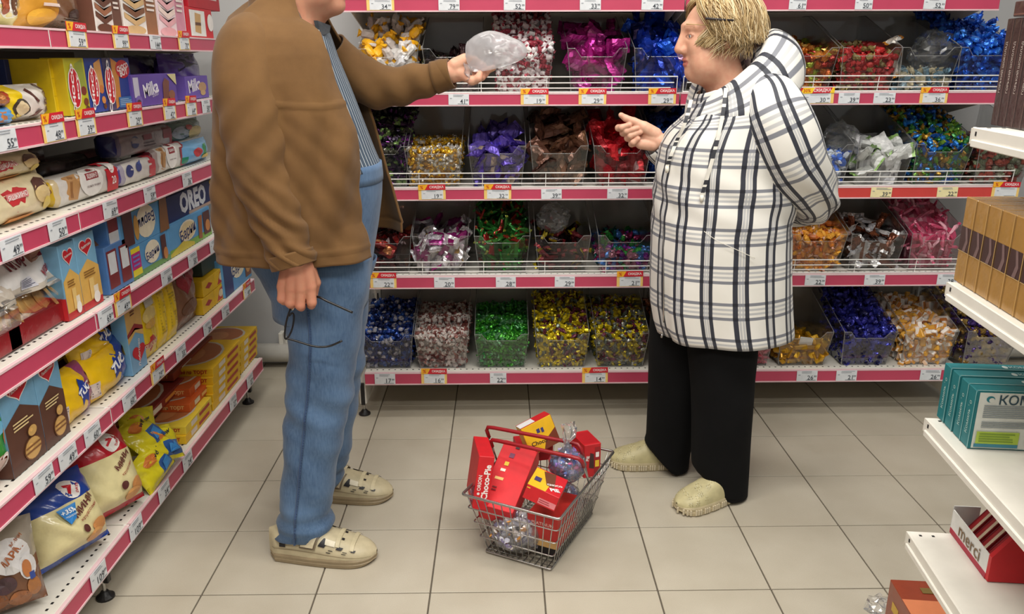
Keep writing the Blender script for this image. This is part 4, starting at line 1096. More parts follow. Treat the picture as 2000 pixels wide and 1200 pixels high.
def heart(cx, cy, rx, ry, c):
    P_ = []
    for i in range(24):
        t = 2 * math.pi * i / 24
        P_.append((cx + rx * math.sin(t) ** 3, cy + ry * (13 * math.cos(t) - 5 * math.cos(2 * t) - 2 * math.cos(3 * t) - math.cos(4 * t)) / 16))
    return ('p', P_, c)
def cookie(cx, cy, rx, ry, c=TAN):
    return [('e', cx, cy, rx, ry, (120, 74, 40)), ('e', cx, cy, rx * 0.9, ry * 0.9, c), ('e', cx - rx * .25, cy + ry * .2, rx * 0.3, ry * 0.3, tuple(int(v * 1.12) for v in c))]

# ---- topmost shelf
lpil('biscuit_bag', 'cream biscuit bag with white and brown print at the end of the top shelf', -40, 68, -70, 5, 0.10, (226, 216, 150), seed=1, front=[('e', 0.62, 0.40, 0.24, 0.26, (236, 236, 228)), ('e', 0.72, 0.42, 0.10, 0.22, BRN), ('e', 0.50, 0.40, 0.08, 0.20, (150, 70, 40)), ('e', 0.88, 0.45, 0.05, 0.18, (200, 170, 110))])
lpil('biscuit_bag', 'brown bag of chocolate biscuits with a golden cup print', 70, 186, -80, 5, 0.11, (120, 84, 58), seed=2, cols=[(0, 0, 0.4, 0.5, (196, 140, 50)), (0.7, 0, 1, 1, (100, 66, 46))], front=[('t', 'южное', 0.45, 0.60, 0.36, (70, 46, 36), -6), ('e', 0.75, 0.25, 0.13, 0.10, (60, 40, 34)), ('r', 0.2, 0.35, 0.42, 0.40, (220, 200, 190)), ('e', 0.22, 0.18, 0.16, 0.13, (222, 168, 60)), ('l', 0.55, 0.1, 0.9, 0.2, 3, (80, 54, 40))])
def cake_box(px0, px1, base, dark, label, cakec):
    lay = []
    for k in range(5):
        yb = 0.10 + k * 0.11
        lay.append(('p', [(0.05, yb + 0.10), (0.35, yb), (0.62, yb + 0.08), (0.62, yb + 0.15), (0.35, yb + 0.07), (0.05, yb + 0.17)], cakec[k % 2]))
    lbox('cake_box', label, px0, px1, -95, 5, 0.16, base, front=[('r', 0.64, 0.0, 0.97, 1.0, dark), ('r', 0.62, 0.62, 0.99, 0.99, (236, 232, 228))] + lay + [('t', 'БИТ', 0.80, 0.78, 0.30, (60, 44, 40)), ('l', 0.67, 0.30, 0.93, 0.55, 4, (226, 214, 206)), ('e', 0.3, 0.05, 0.28, 0.06, cakec[0])], side=[('r', 0, 0, 1, 0.45, dark), ('r', 0.2, 0.5, 0.8, 0.9, (60, 40, 34))])
cake_box(188, 243, (228, 222, 216), (104, 66, 52), 'chocolate layer cake carton next to the brown biscuit bag', [(96, 56, 40), (150, 96, 66)])
cake_box(243, 312, (230, 224, 218), (150, 100, 66), 'cream layer cake carton with light brown stripe', [(206, 170, 120), (120, 76, 50)])
cake_box(312, 366, (236, 216, 220), (206, 140, 160), 'pink layer cake carton with rose stripe', [(226, 170, 176), (236, 214, 204)])
lbox('biscuit_carton', 'red carton with a white picture panel of a filled biscuit', 368, 418, 12, 5, 0.16, RED, front=[('r', 0.12, 0.06, 0.70, 0.92, (226, 226, 222)), ('p', [(0.28, 0.2), (0.5, 0.14), (0.54, 0.8), (0.32, 0.84)], (196, 156, 100)), ('r', 0.30, 0.42, 0.52, 0.52, BRN), ('e', 0.9, 0.55, 0.12, 0.30, (230, 226, 222))])
lbox('biscuit_carton', 'plain red carton lying on the red picture carton', 368, 430, -30, 5, 0.16, (176, 24, 40), z=Zat(12, XL - 0.03, Yat(368, XL - 0.03, LZ[5])) + 0.0005, front=[('r', 0.6, 0.5, 0.9, 0.8, (210, 200, 196))])

# ---- second shelf
M_, _, _ = LB(-45, 45, 215, 4)
lpil('wafer_pack', 'blue flow pack with a printed square biscuit', -45, 46, 216, 4, 0.06, (70, 150, 214), crimp='u', seed=4, front=[('p', [(0.50, 0.15), (0.74, 0.12), (0.74, 0.85), (0.50, 0.88)], (176, 110, 60)), ('l', 0.1, 0.3, 0.4, 0.7, 3, (230, 236, 240))])
lpil('wafer_pack', 'brown flow pack with red edge lying on the blue one', -45, 40, 183, 4, 0.06, (170, 96, 48), crimp='u', seed=5, z=Zat(216, XL - 0.03, Yat(-45, XL - 0.03, LZ[4])), cols=[(0.75, 0, 1, 1, (176, 60, 40))], front=[('e', 0.5, 0.5, 0.2, 0.35, (196, 130, 70))])
lpil('biscuit_bag', 'yellow and white bag lettered for coffee standing beside yellow cartons', 22, 118, 168, 4, 0.09, (228, 222, 214), inset=0.035, seed=6, cols=[(0, 0, 0.34, 1, (232, 200, 30))], front=[('e', 0.28, 0.38, 0.13, 0.26, (60, 50, 40)), ('e', 0.28, 0.38, 0.09, 0.2, (210, 190, 150)), ('t', 'Coffee', 0.80, 0.45, 0.46, (92, 60, 52), 78), ('p', [(0.42, 0.85), (0.52, 0.9), (0.62, 0.55), (0.56, 0.5)], (84, 44, 40)), ('p', [(0.5, 0.1), (0.6, 0.12), (0.66, 0.3), (0.58, 0.3)], (96, 54, 46))])
lbox('biscuit_carton', 'dark blue carton stored behind the coffee bag', 27, 84, 116, 4, 0.12, NAVY, inset=0.16, front=[('r', 0.45, 0, 0.48, 1, (40, 60, 124))])
lbox('biscuit_carton', 'brown shipping carton at the back of the shelf', -20, 160, 100, 4, 0.08, (92, 76, 36), inset=0.33)
for k, (a, b_) in enumerate([(84, 112), (112, 143)]):
    lbox('biscuit_carton', ['plain yellow carton set back behind its twin', 'plain yellow carton beside the mushroom biscuit cartons'][k], a, b_, 115, 4, 0.14, [(176, 150, 20), (222, 190, 16)][k], inset=0.13 - 0.07 * k, group='plain yellow cartons', front=[('r', 0.0, 0.35, 1.0, 0.36, (190, 160, 14)), ('r', 0.0, 0.66, 1, 0.67, (190, 160, 14))])
for k, (a, b_) in enumerate([(140, 179), (179, 212), (212, 264)]):
    bc = [(190, 186, 40), (40, 62, 140), (40, 62, 140)][k]
    fr = []
    if k == 2:
        fr = [('r', 0.0, 0.0, 0.30, 1.0, (70, 64, 100)), ('p', [(0.3, 0.02), (0.5, 0.1), (0.55, 0.9), (0.3, 1.0)], (196, 130, 60)), ('e', 0.70, 0.78, 0.26, 0.18, (190, 36, 46)), ('t', 'CHOCO', 0.70, 0.82, 0.44, (240, 236, 232), 10, 0.03), ('t', 'BOY', 0.72, 0.72, 0.30, (240, 236, 232), 10, 0.03), ('r', 0.40, 0.04, 0.98, 0.24, (60, 110, 170)), ('l', 0.44, 0.07, 0.94, 0.21, 4, (150, 180, 210))]
        sp_ = 0.15
    else:
        fr = [('p', [(0.45, 0.3), (0.95, 0.45), (0.9, 0.98), (0.5, 0.9)], (206, 150, 84) if k else (150, 160, 60)), ('e', 0.78, 0.42, 0.14, 0.08, (200, 120, 60) if k else (130, 50, 40)), ('e', 0.82, 0.22, 0.12, 0.07, (210, 140, 70) if k else (120, 60, 36)), ('e', 0.85, 0.10, 0.10, 0.05, BRN)]
        sp_ = 0.32
    q_ = 0.30 if k < 2 else 0.17
    fr += [('e', sp_, 0.48, q_, 0.36, (240, 238, 236)), ('e', sp_, 0.48, q_ * 0.86, 0.34, RED), ('t', 'CHOCO', sp_ - q_ * 0.30, 0.46, 1.25 if k < 2 else 0.86, (244, 240, 238), 84, 0.04, 0.10), ('t', 'BOY', sp_ + q_ * 0.45, 0.50, 0.62 if k < 2 else 0.42, (244, 240, 238), 84, 0.04, 0.06)]
    lbox('biscuit_carton', ['yellow-green mushroom biscuit carton with a red and white oval', 'blue mushroom biscuit carton between its yellow-green and its wider blue neighbour', 'wide blue mushroom biscuit carton next to the violet carton'][k], a, b_, 113, 4, 0.06, bc, front=fr, gap=0.003, cols={'left': (210, 180, 20)} if k == 0 else None, top=[('r', 0.1, 0.1, 0.9, 0.9, (200, 150, 70))])
lbox('biscuit_carton', 'large violet carton with white script lettering', 264, 348, 147, 4, 0.10, VIO, inset=0.02, turn=0.0, front=[('r', 0.02, 0.30, 0.13, 0.92, (200, 196, 214)), ('e', 0.10, 0.2, 0.07, 0.16, (126, 104, 180)), ('t', 'Milka', 0.38, 0.55, 0.34, (236, 232, 242), 8, 0.025), ('t', 'choco', 0.46, 0.36, 0.14, (200, 190, 220), 8), ('p', [(0.64, 0.15), (0.76, 0.10), (0.82, 0.74), (0.72, 0.86), (0.66, 0.7)], (120, 72, 60)), ('e', 0.85, 0.28, 0.08, 0.16, (140, 90, 66)), ('p', [(0.78, 0.98), (0.99, 0.98), (0.99, 0.6)], (210, 200, 150)), ('e', 0.08, 0.16, 0.04, 0.08, (80, 56, 66))])
for k in range(3):
    M, w, h = LB(268 + 34 * k, 318 + 34 * k, 108 + 2 * k, 4, 0.17)
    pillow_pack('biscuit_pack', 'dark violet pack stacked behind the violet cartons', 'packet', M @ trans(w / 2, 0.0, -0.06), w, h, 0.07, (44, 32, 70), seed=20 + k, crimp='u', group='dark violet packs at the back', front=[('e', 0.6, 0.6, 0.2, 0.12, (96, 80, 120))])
lpil('biscuit_pack', 'violet foil pack with dark window squeezed between violet cartons', 343, 412, 104, 4, 0.10, (84, 60, 140), crimp='v', inset=0.07, seed=25, front=[('p', [(0.2, 0.6), (0.8, 0.75), (0.75, 0.95), (0.25, 0.85)], (40, 30, 60)), ('p', [(0.1, 0.1), (0.3, 0.12), (0.25, 0.4)], (190, 186, 200))])
lbox('biscuit_carton', 'smaller violet carton with white script beside a foil pack', 366, 409, 150, 4, 0.08, (108, 84, 172), front=[('t', 'Milka', 0.38, 0.62, 0.55, (236, 232, 242), 6, 0.025), ('e', 0.72, 0.5, 0.18, 0.22, (190, 150, 110)), ('e', 0.72, 0.25, 0.12, 0.12, (200, 166, 120))])

# ---- third shelf
lpil('biscuit_pack', 'pinkish white pack at the cut end of the shelf', -60, 16, 405, 3, 0.09, (224, 206, 200), seed=30, crimp='u')
def souffle(px0, px1, pyt, z, label, seed, inset):
    lpil('biscuit_pack', label, px0, px1, pyt, 3, 0.12, (224, 210, 172), z=z, inset=inset, seed=seed, crimp='u', lean=0.10, group='cream dome biscuit packs', front=[('p', [(0.30, 0.75), (0.36, 0.92), (0.42, 0.75), (0.50, 0.70), (0.44, 0.4), (0.36, 0.22), (0.28, 0.4), (0.22, 0.7)], (190, 50, 56)), ('r', 0.25, 0.52, 0.49, 0.66, (214, 130, 130)), ('t', 'ЯШКИНО', 0.37, 0.59, 0.22, (240, 230, 226), 4, 0.02), ('e', 0.70, 0.52, 0.13, 0.24, (222, 196, 140)), ('p', [(0.57, 0.6), (0.62, 0.82), (0.70, 0.88), (0.78, 0.82), (0.83, 0.6)], (84, 46, 36)), ('e', 0.74, 0.26, 0.07, 0.14, (226, 200, 90)), ('e', 0.9, 0.45, 0.035, 0.07, (190, 140, 90)), ('r', 0.26, 0.02, 0.58, 0.12, (216, 140, 50))])
zt = LZ[3]
souffle(-8, 137, 366, zt, 'cream pack of chocolate dome biscuits lying under its twin', 31, 0.03)
souffle(-40, 112, 322, zt + 0.098, 'cream pack of chocolate dome biscuits stacked on its twin', 32, 0.045)
def roll_pack(px0, px1, pyt, col, ends, label, z=None, inset=0.05, art=(), seed=0, r=None):
    X = XL - inset; z0 = LZ[3] if z is None else z
    y0, y1 = Yat(px0, X, z0), Yat(px1, X, z0)
    r = r or max(0.03, (Zat(pyt, X, y0) - z0) / 2)
    L = y1 - y0; n = 20
    xs = [0, 0.012, 0.03, L * 0.3, L * 0.5, L * 0.7, L - 0.03, L - 0.012, L]
    rs = [0.25, 0.85, 1, 1.01, 1.0, 1.01, 1, 0.85, 0.25]
    mb = MB(); V = []
    rg = np.random.default_rng(seed)
    for x, q in zip(xs, rs):
        for k in range(n):
            a = 2 * math.pi * k / n
            e = 1 / max(abs(math.cos(a)) ** 5 + abs(math.sin(a)) ** 5, 1e-6) ** 0.2 * 0.94
            V.append((x - L / 2, r * q * e * math.sin(a) + r, r * q * e * math.cos(a)))
    V = jit(np.array(V), 0.0012, rg)
    F = grid_faces(n, len(xs), True, True) + [tuple(range(n)), tuple(range(len(xs) * n - 1, (len(xs) - 1) * n - 1, -1))]
    mb.add(V, F, col)
    for i in range(len(mb.F)):
        j = i // n
        if j in (0, 7) or i >= n * 8: mb.C[i] = lin(ends)
        elif j in (1, 6): mb.C[i] = lin(ends) * 0.5 + lin(col) * 0.5
    o = mb.build('cookie_roll', 'printed_film', smooth=True)
    o.matrix_world = Matrix(frame((X - r, (y0 + y1) / 2, z0), (0, 1, 0), (0, 0, 1)).tolist())
    p = MB()
    def surf(u, v, k):
        a = math.radians(-62 + 190 * v)      # wraps over the visible front and top
        a = math.radians(-45 + 160 * v)
        e = 1 / max(abs(math.cos(a)) ** 5 + abs(math.sin(a)) ** 5, 1e-6) ** 0.2 * 0.94 * 1.015
        rr = r * e + 0.0008 + EPS * k
        return ((u - 0.5) * L, rr * math.sin(a) + r, rr * math.cos(a))
    if art: art_on(p, art, L, r * 2.7, surf); p.build('print', 'print_ink', o)
    return tag(o, label, 'cookie roll', 'cookie rolls on the third shelf')
GW = (214, 210, 204)
def yash(b_red):
    return [('p', [(0.18, 0.08), (0.30, 0.04), (0.40, 0.5), (0.34, 0.62), (0.16, 0.6)], (186, 140, 88)), ('p', [(0.20, 0.12), (0.24, 0.10), (0.28, 0.55), (0.22, 0.58)], (150, 104, 60)), ('e', 0.52, 0.38, 0.17, 0.36, (232, 230, 226)), ('r', 0.44, 0.40, 0.62, 0.54, (150, 40, 50)), ('t', 'ЯШКИНО', 0.53, 0.47, 0.15, (240, 236, 232), 0, 0.02), ('p', [(0.50, 0.58), (0.52, 0.66), (0.56, 0.66), (0.58, 0.58)], (150, 40, 50)), ('t', 'овсяное печенье', 0.53, 0.25, 0.20, (90, 60, 60), 0, 0.0)] + ([('r', 0.74, 0.0, 0.92, 0.95, RED), ('e', 0.83, 0.62, 0.05, 0.22, (236, 232, 228)), ('t', '20', 0.84, 0.24, 0.07, (240, 236, 232))] if b_red else [])
roll_pack(112, 243, 352, GW, (206, 170, 40), 'long white cookie roll with red band and yellow end', art=yash(True), seed=1, inset=0.045)
roll_pack(240, 308, 322, GW, (96, 84, 150), 'white cookie roll printed with blueberries', art=[('r', 0.80, 0.0, 0.99, 0.95, (190, 60, 70)), ('e', 0.25, 0.35, 0.10, 0.18, (50, 60, 120)), ('e', 0.5, 0.40, 0.08, 0.14, (60, 70, 130)), ('p', [(0.48, 0.5), (0.6, 0.6), (0.56, 0.42)], (70, 90, 160)), ('l', 0.05, 0.6, 0.4, 0.7, 2, (90, 80, 100))], seed=2, inset=0.045)
roll_pack(306, 368, 292, GW, (110, 32, 44), 'white cookie roll with maroon ends beside green bags', art=[('r', 0.8, 0, 0.99, 0.95, (150, 50, 60))] + yash(False), seed=3, inset=0.045)
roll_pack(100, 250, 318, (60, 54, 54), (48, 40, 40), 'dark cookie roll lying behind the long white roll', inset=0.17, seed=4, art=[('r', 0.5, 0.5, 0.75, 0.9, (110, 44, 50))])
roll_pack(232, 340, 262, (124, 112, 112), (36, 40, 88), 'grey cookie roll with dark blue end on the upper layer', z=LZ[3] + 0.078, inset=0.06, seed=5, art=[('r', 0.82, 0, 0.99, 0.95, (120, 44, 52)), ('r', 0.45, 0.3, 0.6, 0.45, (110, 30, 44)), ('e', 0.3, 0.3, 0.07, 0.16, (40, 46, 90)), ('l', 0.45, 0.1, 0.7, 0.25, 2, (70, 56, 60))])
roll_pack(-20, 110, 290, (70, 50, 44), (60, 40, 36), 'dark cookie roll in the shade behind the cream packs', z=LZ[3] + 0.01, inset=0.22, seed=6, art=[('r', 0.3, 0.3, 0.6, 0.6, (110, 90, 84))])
lpil('biscuit_bag', 'blue bag with a red printed fruit standing in front of a green bag', 362, 420, 283, 3, 0.07, (110, 164, 206), seed=33, inset=0.03, cols=[(0, 0, 0.2, 0.4, (40, 130, 100))], front=[('e', 0.45, 0.5, 0.14, 0.2, (190, 50, 56)), ('p', [(0.6, 0.3), (0.8, 0.3), (0.78, 0.8), (0.65, 0.8)], (70, 140, 90)), ('e', 0.72, 0.25, 0.14, 0.1, (220, 190, 90))])
lpil('biscuit_bag', 'green and cream bag resting on the cookie rolls', 330, 410, 245, 3, 0.09, (86, 112, 100), z=LZ[3] + 0.075, inset=0.07, seed=34, crimp='u', front=[('e', 0.35, 0.5, 0.2, 0.3, (150, 160, 170)), ('e', 0.65, 0.4, 0.18, 0.3, (206, 184, 120)), ('e', 0.5, 0.7, 0.08, 0.12, (180, 60, 50))])

# ---- fourth shelf
def maria(px0, px1, pyt, label, seed):
    M, w, h = LB(px0, px1, pyt, 2, 0.035)
    t = empty('cookie_tray', M[:3, 3]); t.matrix_world = Matrix(M.tolist())
    d = 0.13
    mb = MB(); V, F = chbox((0.004, 0.0, -d), (w - 0.004, h * 0.27, -0.002), 0.006)
    V[:, 1] += np.where(V[:, 1] > 0.01, 0.006 * np.sin(V[:, 0] * 60), 0); mb.add(V, F, (140, 26, 32)); mb.build('tray', 'printed_film', t)
    rg = np.random.default_rng(seed)
    for r_ in range(2):
        for k in range(7):
            a = rg.uniform(-0.35, 0.35)
            cm = MB(); Vc, Fc = tube([(0, 0, -0.004), (0, 0, -0.0028), (0, 0, 0.0028), (0, 0, 0.004)], [0.031, 0.035, 0.035, 0.031], 16)
            cm.add(Vc, Fc, (214, 172, 104))
            for q in range(10):
                aa = 2 * math.pi * q / 10; cm.add([(0.02 * math.cos(aa), 0.02 * math.sin(aa), 0.0043), (0.023 * math.cos(aa + .12), 0.023 * math.sin(aa + .12), 0.0043), (0.02 * math.cos(aa + .2), 0.02 * math.sin(aa + .2), 0.0043)], [(0, 1, 2)], (176, 130, 70))
            c = cm.build('cookie', 'printed_card', t)
            c.location = (0.03 + (w - 0.06) * (k + 0.5) / 7, h * 0.36 + 0.02 * r_ + rg.uniform(-.004, .004), -0.026 - 0.05 * r_)
            c.rotation_euler = (-0.55 + rg.uniform(-.2, .2), 0.35 + a, 0)
    # clear film with a white printed cap
    def cap(u, v):
        y = h * (0.52 + 0.48 * v); zz = -0.002 - 0.062 * v ** 1.2
        x = w * (0.5 + (u - 0.5) * (1 - 0.18 * v)); wob = 0.006 * math.sin(9 * u + 4 * v + seed) + 0.005 * math.sin(17 * u - 9 * v)
        return (x, y, zz + wob)
    n = 16
    us = np.linspace(0, 1, n + 1)
    fm = MB(); V = [cap(u, v) for v in us for u in us]; fm.add(V, grid_faces(n + 1, n + 1), (226, 224, 222))
    for i, f in enumerate(grid_faces(n + 1, n + 1)):
        u = (i % n + 0.5) / n; v = (i // n + 0.5) / n
        if (u - 0.5) ** 2 / 0.25 + (v - 0.75) ** 2 / 0.42 > 1: fm.C[i] = lin((200, 190, 176))
    o = fm.build('printed_cap', 'printed_film', t, smooth=True)
    p = MB(); art_on(p, [('t', 'Мария', 0.55, 0.70, 0.56, (120, 30, 44), 3, 0.02), ('l', 0.42, 0.84, 0.72, 0.90, 1, (120, 60, 70)), ('r', 0.30, 0.10, 0.46, 0.32, (206, 206, 214)), ('l', 0.31, 0.12, 0.45, 0.31, 6, (110, 110, 130)), ('t', 'мак', 0.72, 0.30, 0.2, (150, 30, 44), 12, 0.02)], w, h * 0.6, lambda u, v, k: tuple(np.array(cap(u, v)) + [0, 0.0005, 0.0016 + EPS * k]))
    p.build('print', 'print_ink', o)
    fb = MB(); V, F = chbox((0, h * 0.24, -d), (w, h * 0.56, 0.006), 0.012); fb.add(V, F); fb.build('film', 'clear_acrylic', t, smooth=True)
    return tag(t, label, 'biscuits', 'biscuit trays in clear film')
maria(22, 158, 512, 'red tray of wavy biscuits with a white printed cap next to cartons', 3)
maria(-75, 52, 575, 'red tray of wavy biscuits with a white printed cap at the shelf joint', 4)
lbox('biscuit_carton', 'tall brown striped carton edge-on behind the biscuit tray', 84, 136, 466, 2, 0.05, (150, 104, 84), inset=0.07, front=[('r', 0, 0.02, 1, 0.42, (176, 160, 136)), ('r', 0, 0.42, 1, 0.55, (120, 26, 34))] + [('r', 0, 0.58 + 0.08 * k, 1, 0.61 + 0.08 * k, (170, 124, 100)) for k in range(5)])
def heartbox(px0, px1, pyt, lvl, label, choc=False, inset=0.03, grp=None):
    low = (84, 52, 40) if choc else (190, 40, 44)
    mid = (92, 58, 44) if choc else (222, 176, 90)
    fr = [('r', 0, 0, 1, 0.16, low), ('p', [(0.0, 0.10), (0.0, 0.52), (0.5, 0.66), (1.0, 0.52), (1.0, 0.10)], mid), heart(0.5, 0.83, 0.34, 0.13, (244, 236, 232)), heart(0.5, 0.83, 0.30, 0.115, RED), ('t', 'Любятово', 0.5, 0.84, 0.48, (244, 238, 234), 8, 0.02), ('l', 0.2, 0.42, 0.8, 0.52, 3, (230, 206, 150) if choc else (140, 96, 40))]
    if choc: fr += cookie(0.62, 0.16, 0.26, 0.12) + [('r', 0.40, 0.13, 0.84, 0.15, (130, 86, 44)), ('r', 0.40, 0.18, 0.84, 0.20, (130, 86, 44))] + cookie(0.66, 0.34, 0.14, 0.06)
    else: fr += [('r', 0.38, 0.12, 0.62, 0.40, (232, 196, 120)), ('r', 0.55, 0.06, 0.78, 0.28, (236, 224, 200)), ('e', 0.66, 0.12, 0.16, 0.08, (244, 240, 232))]
    return lbox('biscuit_carton', label, px0, px1, pyt, lvl, 0.05, (120, 172, 206), inset=inset, front=fr, group=grp, side=[('r', 0, 0, 1, 0.3, low)])
heartbox(136, 166, 482, 2, 'blue and red heart-logo carton beside the brown striped carton', inset=0.025)
heartbox(166, 203, 465, 2, 'blue and red heart-logo carton next to a brown paper bag', inset=0.025)
lpil('biscuit_bag', 'brown paper bag of biscuits between heart-logo and sky blue cartons', 188, 224, 468, 2, 0.05, (128, 92, 62), inset=0.06, seed=41, front=[('r', 0.2, 0.4, 0.8, 0.75, (88, 58, 50)), ('l', 0.25, 0.45, 0.75, 0.7, 3, (190, 160, 130))])
def barni(px0, px1, pyt, lvl, label, z=None, flip=False, inset=0.03, seed=0, art=None):
    a = art or [('r', 0, 0, 1, 0.22, (120, 170, 70)), ('p', [(0, 0.1), (0.3, 0.32), (0.55, 0.1), (0.55, 0.0), (0, 0)], (206, 190, 60)), ('e', 0.42, 0.58, 0.20, 0.34, (236, 226, 200)), ('e', 0.42, 0.58, 0.17, 0.29, (226, 206, 160)), ('t', 'Барни', 0.42, 0.52, 0.36, (30, 50, 110), 8, 0.018), ('p', [(0.66, 0.1), (0.74, 0.06), (0.78, 0.85), (0.68, 0.85)], (150, 90, 50)), ('r', 0.80, 0.12, 0.97, 0.9, (84, 44, 44)), ('e', 0.9, 0.4, 0.06, 0.2, (196, 130, 70))]
    if flip: a = [(x[0],) + tuple(x[1:]) for x in a]
    o = lbox('cake_carton', label, px0, px1, pyt, lvl, 0.09, (92, 156, 206), inset=inset, z=z, front=a, side=[('r', 0.1, 0.35, 0.45, 0.95, (226, 232, 236)), ('r', 0.55, 0.35, 0.9, 0.95, (226, 232, 236)), ('l', 0.12, 0.4, 0.43, 0.9, 7, (90, 130, 180)), ('l', 0.57, 0.4, 0.88, 0.9, 7, (90, 130, 180)), ('r', 0.1, 0.05, 0.9, 0.3, (130, 40, 44))], top=[('r', 0, 0, 1, 1, (110, 170, 216))], cat='carton')
    return o
h1 = Zat(486, XL - 0.03, Yat(262, XL - 0.03, LZ[2])) 
barni(262, 334, 486, 2, 'sky blue cake carton with a magenta promotion corner on the lower layer', art=[('r', 0, 0, 1, 0.18, (100, 150, 80)), ('r', 0.0, 0.1, 0.22, 0.95, (200, 40, 130)), ('r', 0.0, 0.8, 0.22, 0.95, (236, 220, 40)), ('r', 0.0, 0.1, 0.22, 0.3, (236, 220, 40)), ('l', 0.03, 0.35, 0.2, 0.75, 3, (120, 130, 210)), ('e', 0.52, 0.58, 0.20, 0.36, (236, 226, 200)), ('t', 'Барни', 0.52, 0.52, 0.34, (30, 50, 110), 8, 0.018), ('r', 0.76, 0.15, 0.9, 0.92, (84, 44, 44)), ('e', 0.86, 0.3, 0.06, 0.2, (196, 130, 70))])
barni(334, 414, 444, 2, 'sky blue cake carton standing below the navy carton')
barni(240, 330, 408, 2, 'sky blue cake carton turned upside down on the upper layer', z=h1 + 0.0005, art=[('r', 0, 0.8, 1, 1, (96, 130, 60)), ('e', 0.52, 0.45, 0.20, 0.40, (236, 226, 200)), ('t', 'Барни', 0.52, 0.5, 0.36, (30, 50, 110), 186, 0.018), ('r', 0.05, 0.05, 0.24, 0.95, (84, 44, 44)), ('e', 0.30, 0.4, 0.05, 0.3, (200, 150, 70)), ('p', [(0.78, 0), (1, 0), (1, 1), (0.85, 1)], (130, 86, 50))])
lbox('biscuit_carton', 'brown and blue carton lying under the upside-down one', 216, 262, 486, 2, 0.10, (84, 130, 190), inset=0.03, front=[('r', 0.05, 0.1, 0.45, 0.9, (130, 40, 46)), ('r', 0.1, 0.4, 0.4, 0.85, (226, 230, 234)), ('r', 0.55, 0.1, 0.95, 0.9, (130, 40, 46)), ('r', 0.6, 0.4, 0.9, 0.85, (226, 230, 234))])
lbox('biscuit_carton', 'brown and blue carton lying over its lower copy', 216, 241, 412, 2, 0.10, (84, 130, 190), inset=0.035, z=h1 + 0.0005, front=[('r', 0.1, 0.05, 0.9, 0.5, (226, 230, 234)), ('r', 0.1, 0.5, 0.9, 0.95, (130, 40, 46))])
z2 = Zat(444, XL - 0.03, Yat(334, XL - 0.03, LZ[2]))
lbox('biscuit_carton', 'navy carton with big white capital letters on top of sky blue one', 330, 420, 388, 2, 0.11, (32, 42, 96), z=z2 + 0.001, inset=0.04, front=[('t', 'OREO', 0.52, 0.55, 0.56, (226, 230, 238), 0, 0.05), ('r', 0.4, 0.0, 1, 0.12, (190, 160, 140)), ('e', 0.95, 0.9, 0.05, 0.12, (220, 180, 40))])

# ---- fifth shelf
lpil('sweets_bag', 'green and orange bag of gummy sweets at the shelf end', -50, 56, 785, 1, 0.09, (60, 150, 60), seed=50, cols=[(0, 0, 1, 0.25, (200, 90, 50)), (0, 0.8, 1, 1, (150, 180, 110))], front=[('e', 0.65, 0.58, 0.3, 0.12, (120, 190, 226)), ('e', 0.85, 0.42, 0.14, 0.16, (226, 130, 50)), ('e', 0.5, 0.15, 0.3, 0.1, (214, 190, 180)), ('t', '72', 0.62, 0.2, 0.28, (236, 226, 220), 10, 0.03), ('e', 0.6, 0.85, 0.2, 0.06, (214, 90, 50))])
heartbox(28, 92, 750, 1, 'brown and blue heart-logo carton beside the green sweets bag', choc=True)
heartbox(92, 138, 712, 1, 'brown and blue heart-logo carton beside the cracker packs', choc=True)
lbox('biscuit_carton', 'small yellow carton with maroon top tucked behind the crackers', 118, 152, 715, 1, 0.05, (214, 170, 30), inset=0.12, front=[('r', 0, 0.75, 1, 1, (100, 40, 60)), ('r', 0.3, 0.2, 0.9, 0.4, (230, 220, 190))])
def tuc(px0, px1, pyt, z, label, blue, seed, inset=0.03, lean=0.1, roll=0.0):
    lpil('cracker_pack', label, px0, px1, pyt, 1, 0.085, (236, 190, 24), z=z, inset=inset, seed=seed, crimp='u', lean=lean, roll=roll, crink=0.006, cols=[(0.66, 0, 1, 1, blue)], group='yellow cracker packs', front=[('p', star(0.62, 0.52, 0.10, 0.17, 6, 1.9), (30, 60, 150)), ('t', 'TUC', 0.62, 0.52, 0.30, (244, 244, 244), 14, 0.05), ('p', [(0.86, 0.5), (0.96, 0.55), (0.93, 0.8), (0.84, 0.75)], (226, 190, 70)), ('r', 0.10, 0.15, 0.22, 0.45, (206, 190, 180)), ('l', 0.11, 0.17, 0.21, 0.43, 5, (120, 110, 120))])
tuc(130, 206, 756, None, 'yellow cracker pack with purple end standing beside the brown heart-logo carton', (150, 60, 110), 51, inset=0.02)
tuc(188, 273, 712, None, 'yellow cracker pack with blue end standing on the shelf', (36, 70, 160), 52, inset=0.02)
tuc(172, 244, 672, LZ[1] + 0.112, 'yellow cracker pack with blue end stacked on the others', (36, 70, 160), 53, inset=0.035, lean=0.25)
lbox('biscuit_carton', 'narrow maroon and white carton behind the tall heart-logo tube', 234, 259, 612, 1, 0.06, (110, 28, 36), inset=0.08, front=[('r', 0, 0.55, 1, 0.95, (206, 200, 196)), ('l', 0.1, 0.6, 0.9, 0.9, 6, (140, 130, 130))])
lbox('biscuit_carton', 'tall slim heart-logo carton standing next to yellow tubes', 260, 289, 590, 1, 0.045, (120, 170, 204), front=[('p', [(0, 0.42), (0.5, 0.52), (1, 0.42), (1, 1), (0, 1)], (222, 178, 100)), ('p', [(0, 0.50), (0.5, 0.58), (1, 0.50), (1, 0.55), (0.5, 0.64), (0, 0.55)], (150, 40, 44)), heart(0.55, 0.24, 0.42, 0.13, RED), ('t', 'Любятово', 0.55, 0.24, 0.24 * 3.4, (244, 238, 234), 80, 0.02), ('l', 0.3, 0.75, 0.7, 0.9, 4, (120, 70, 40))])
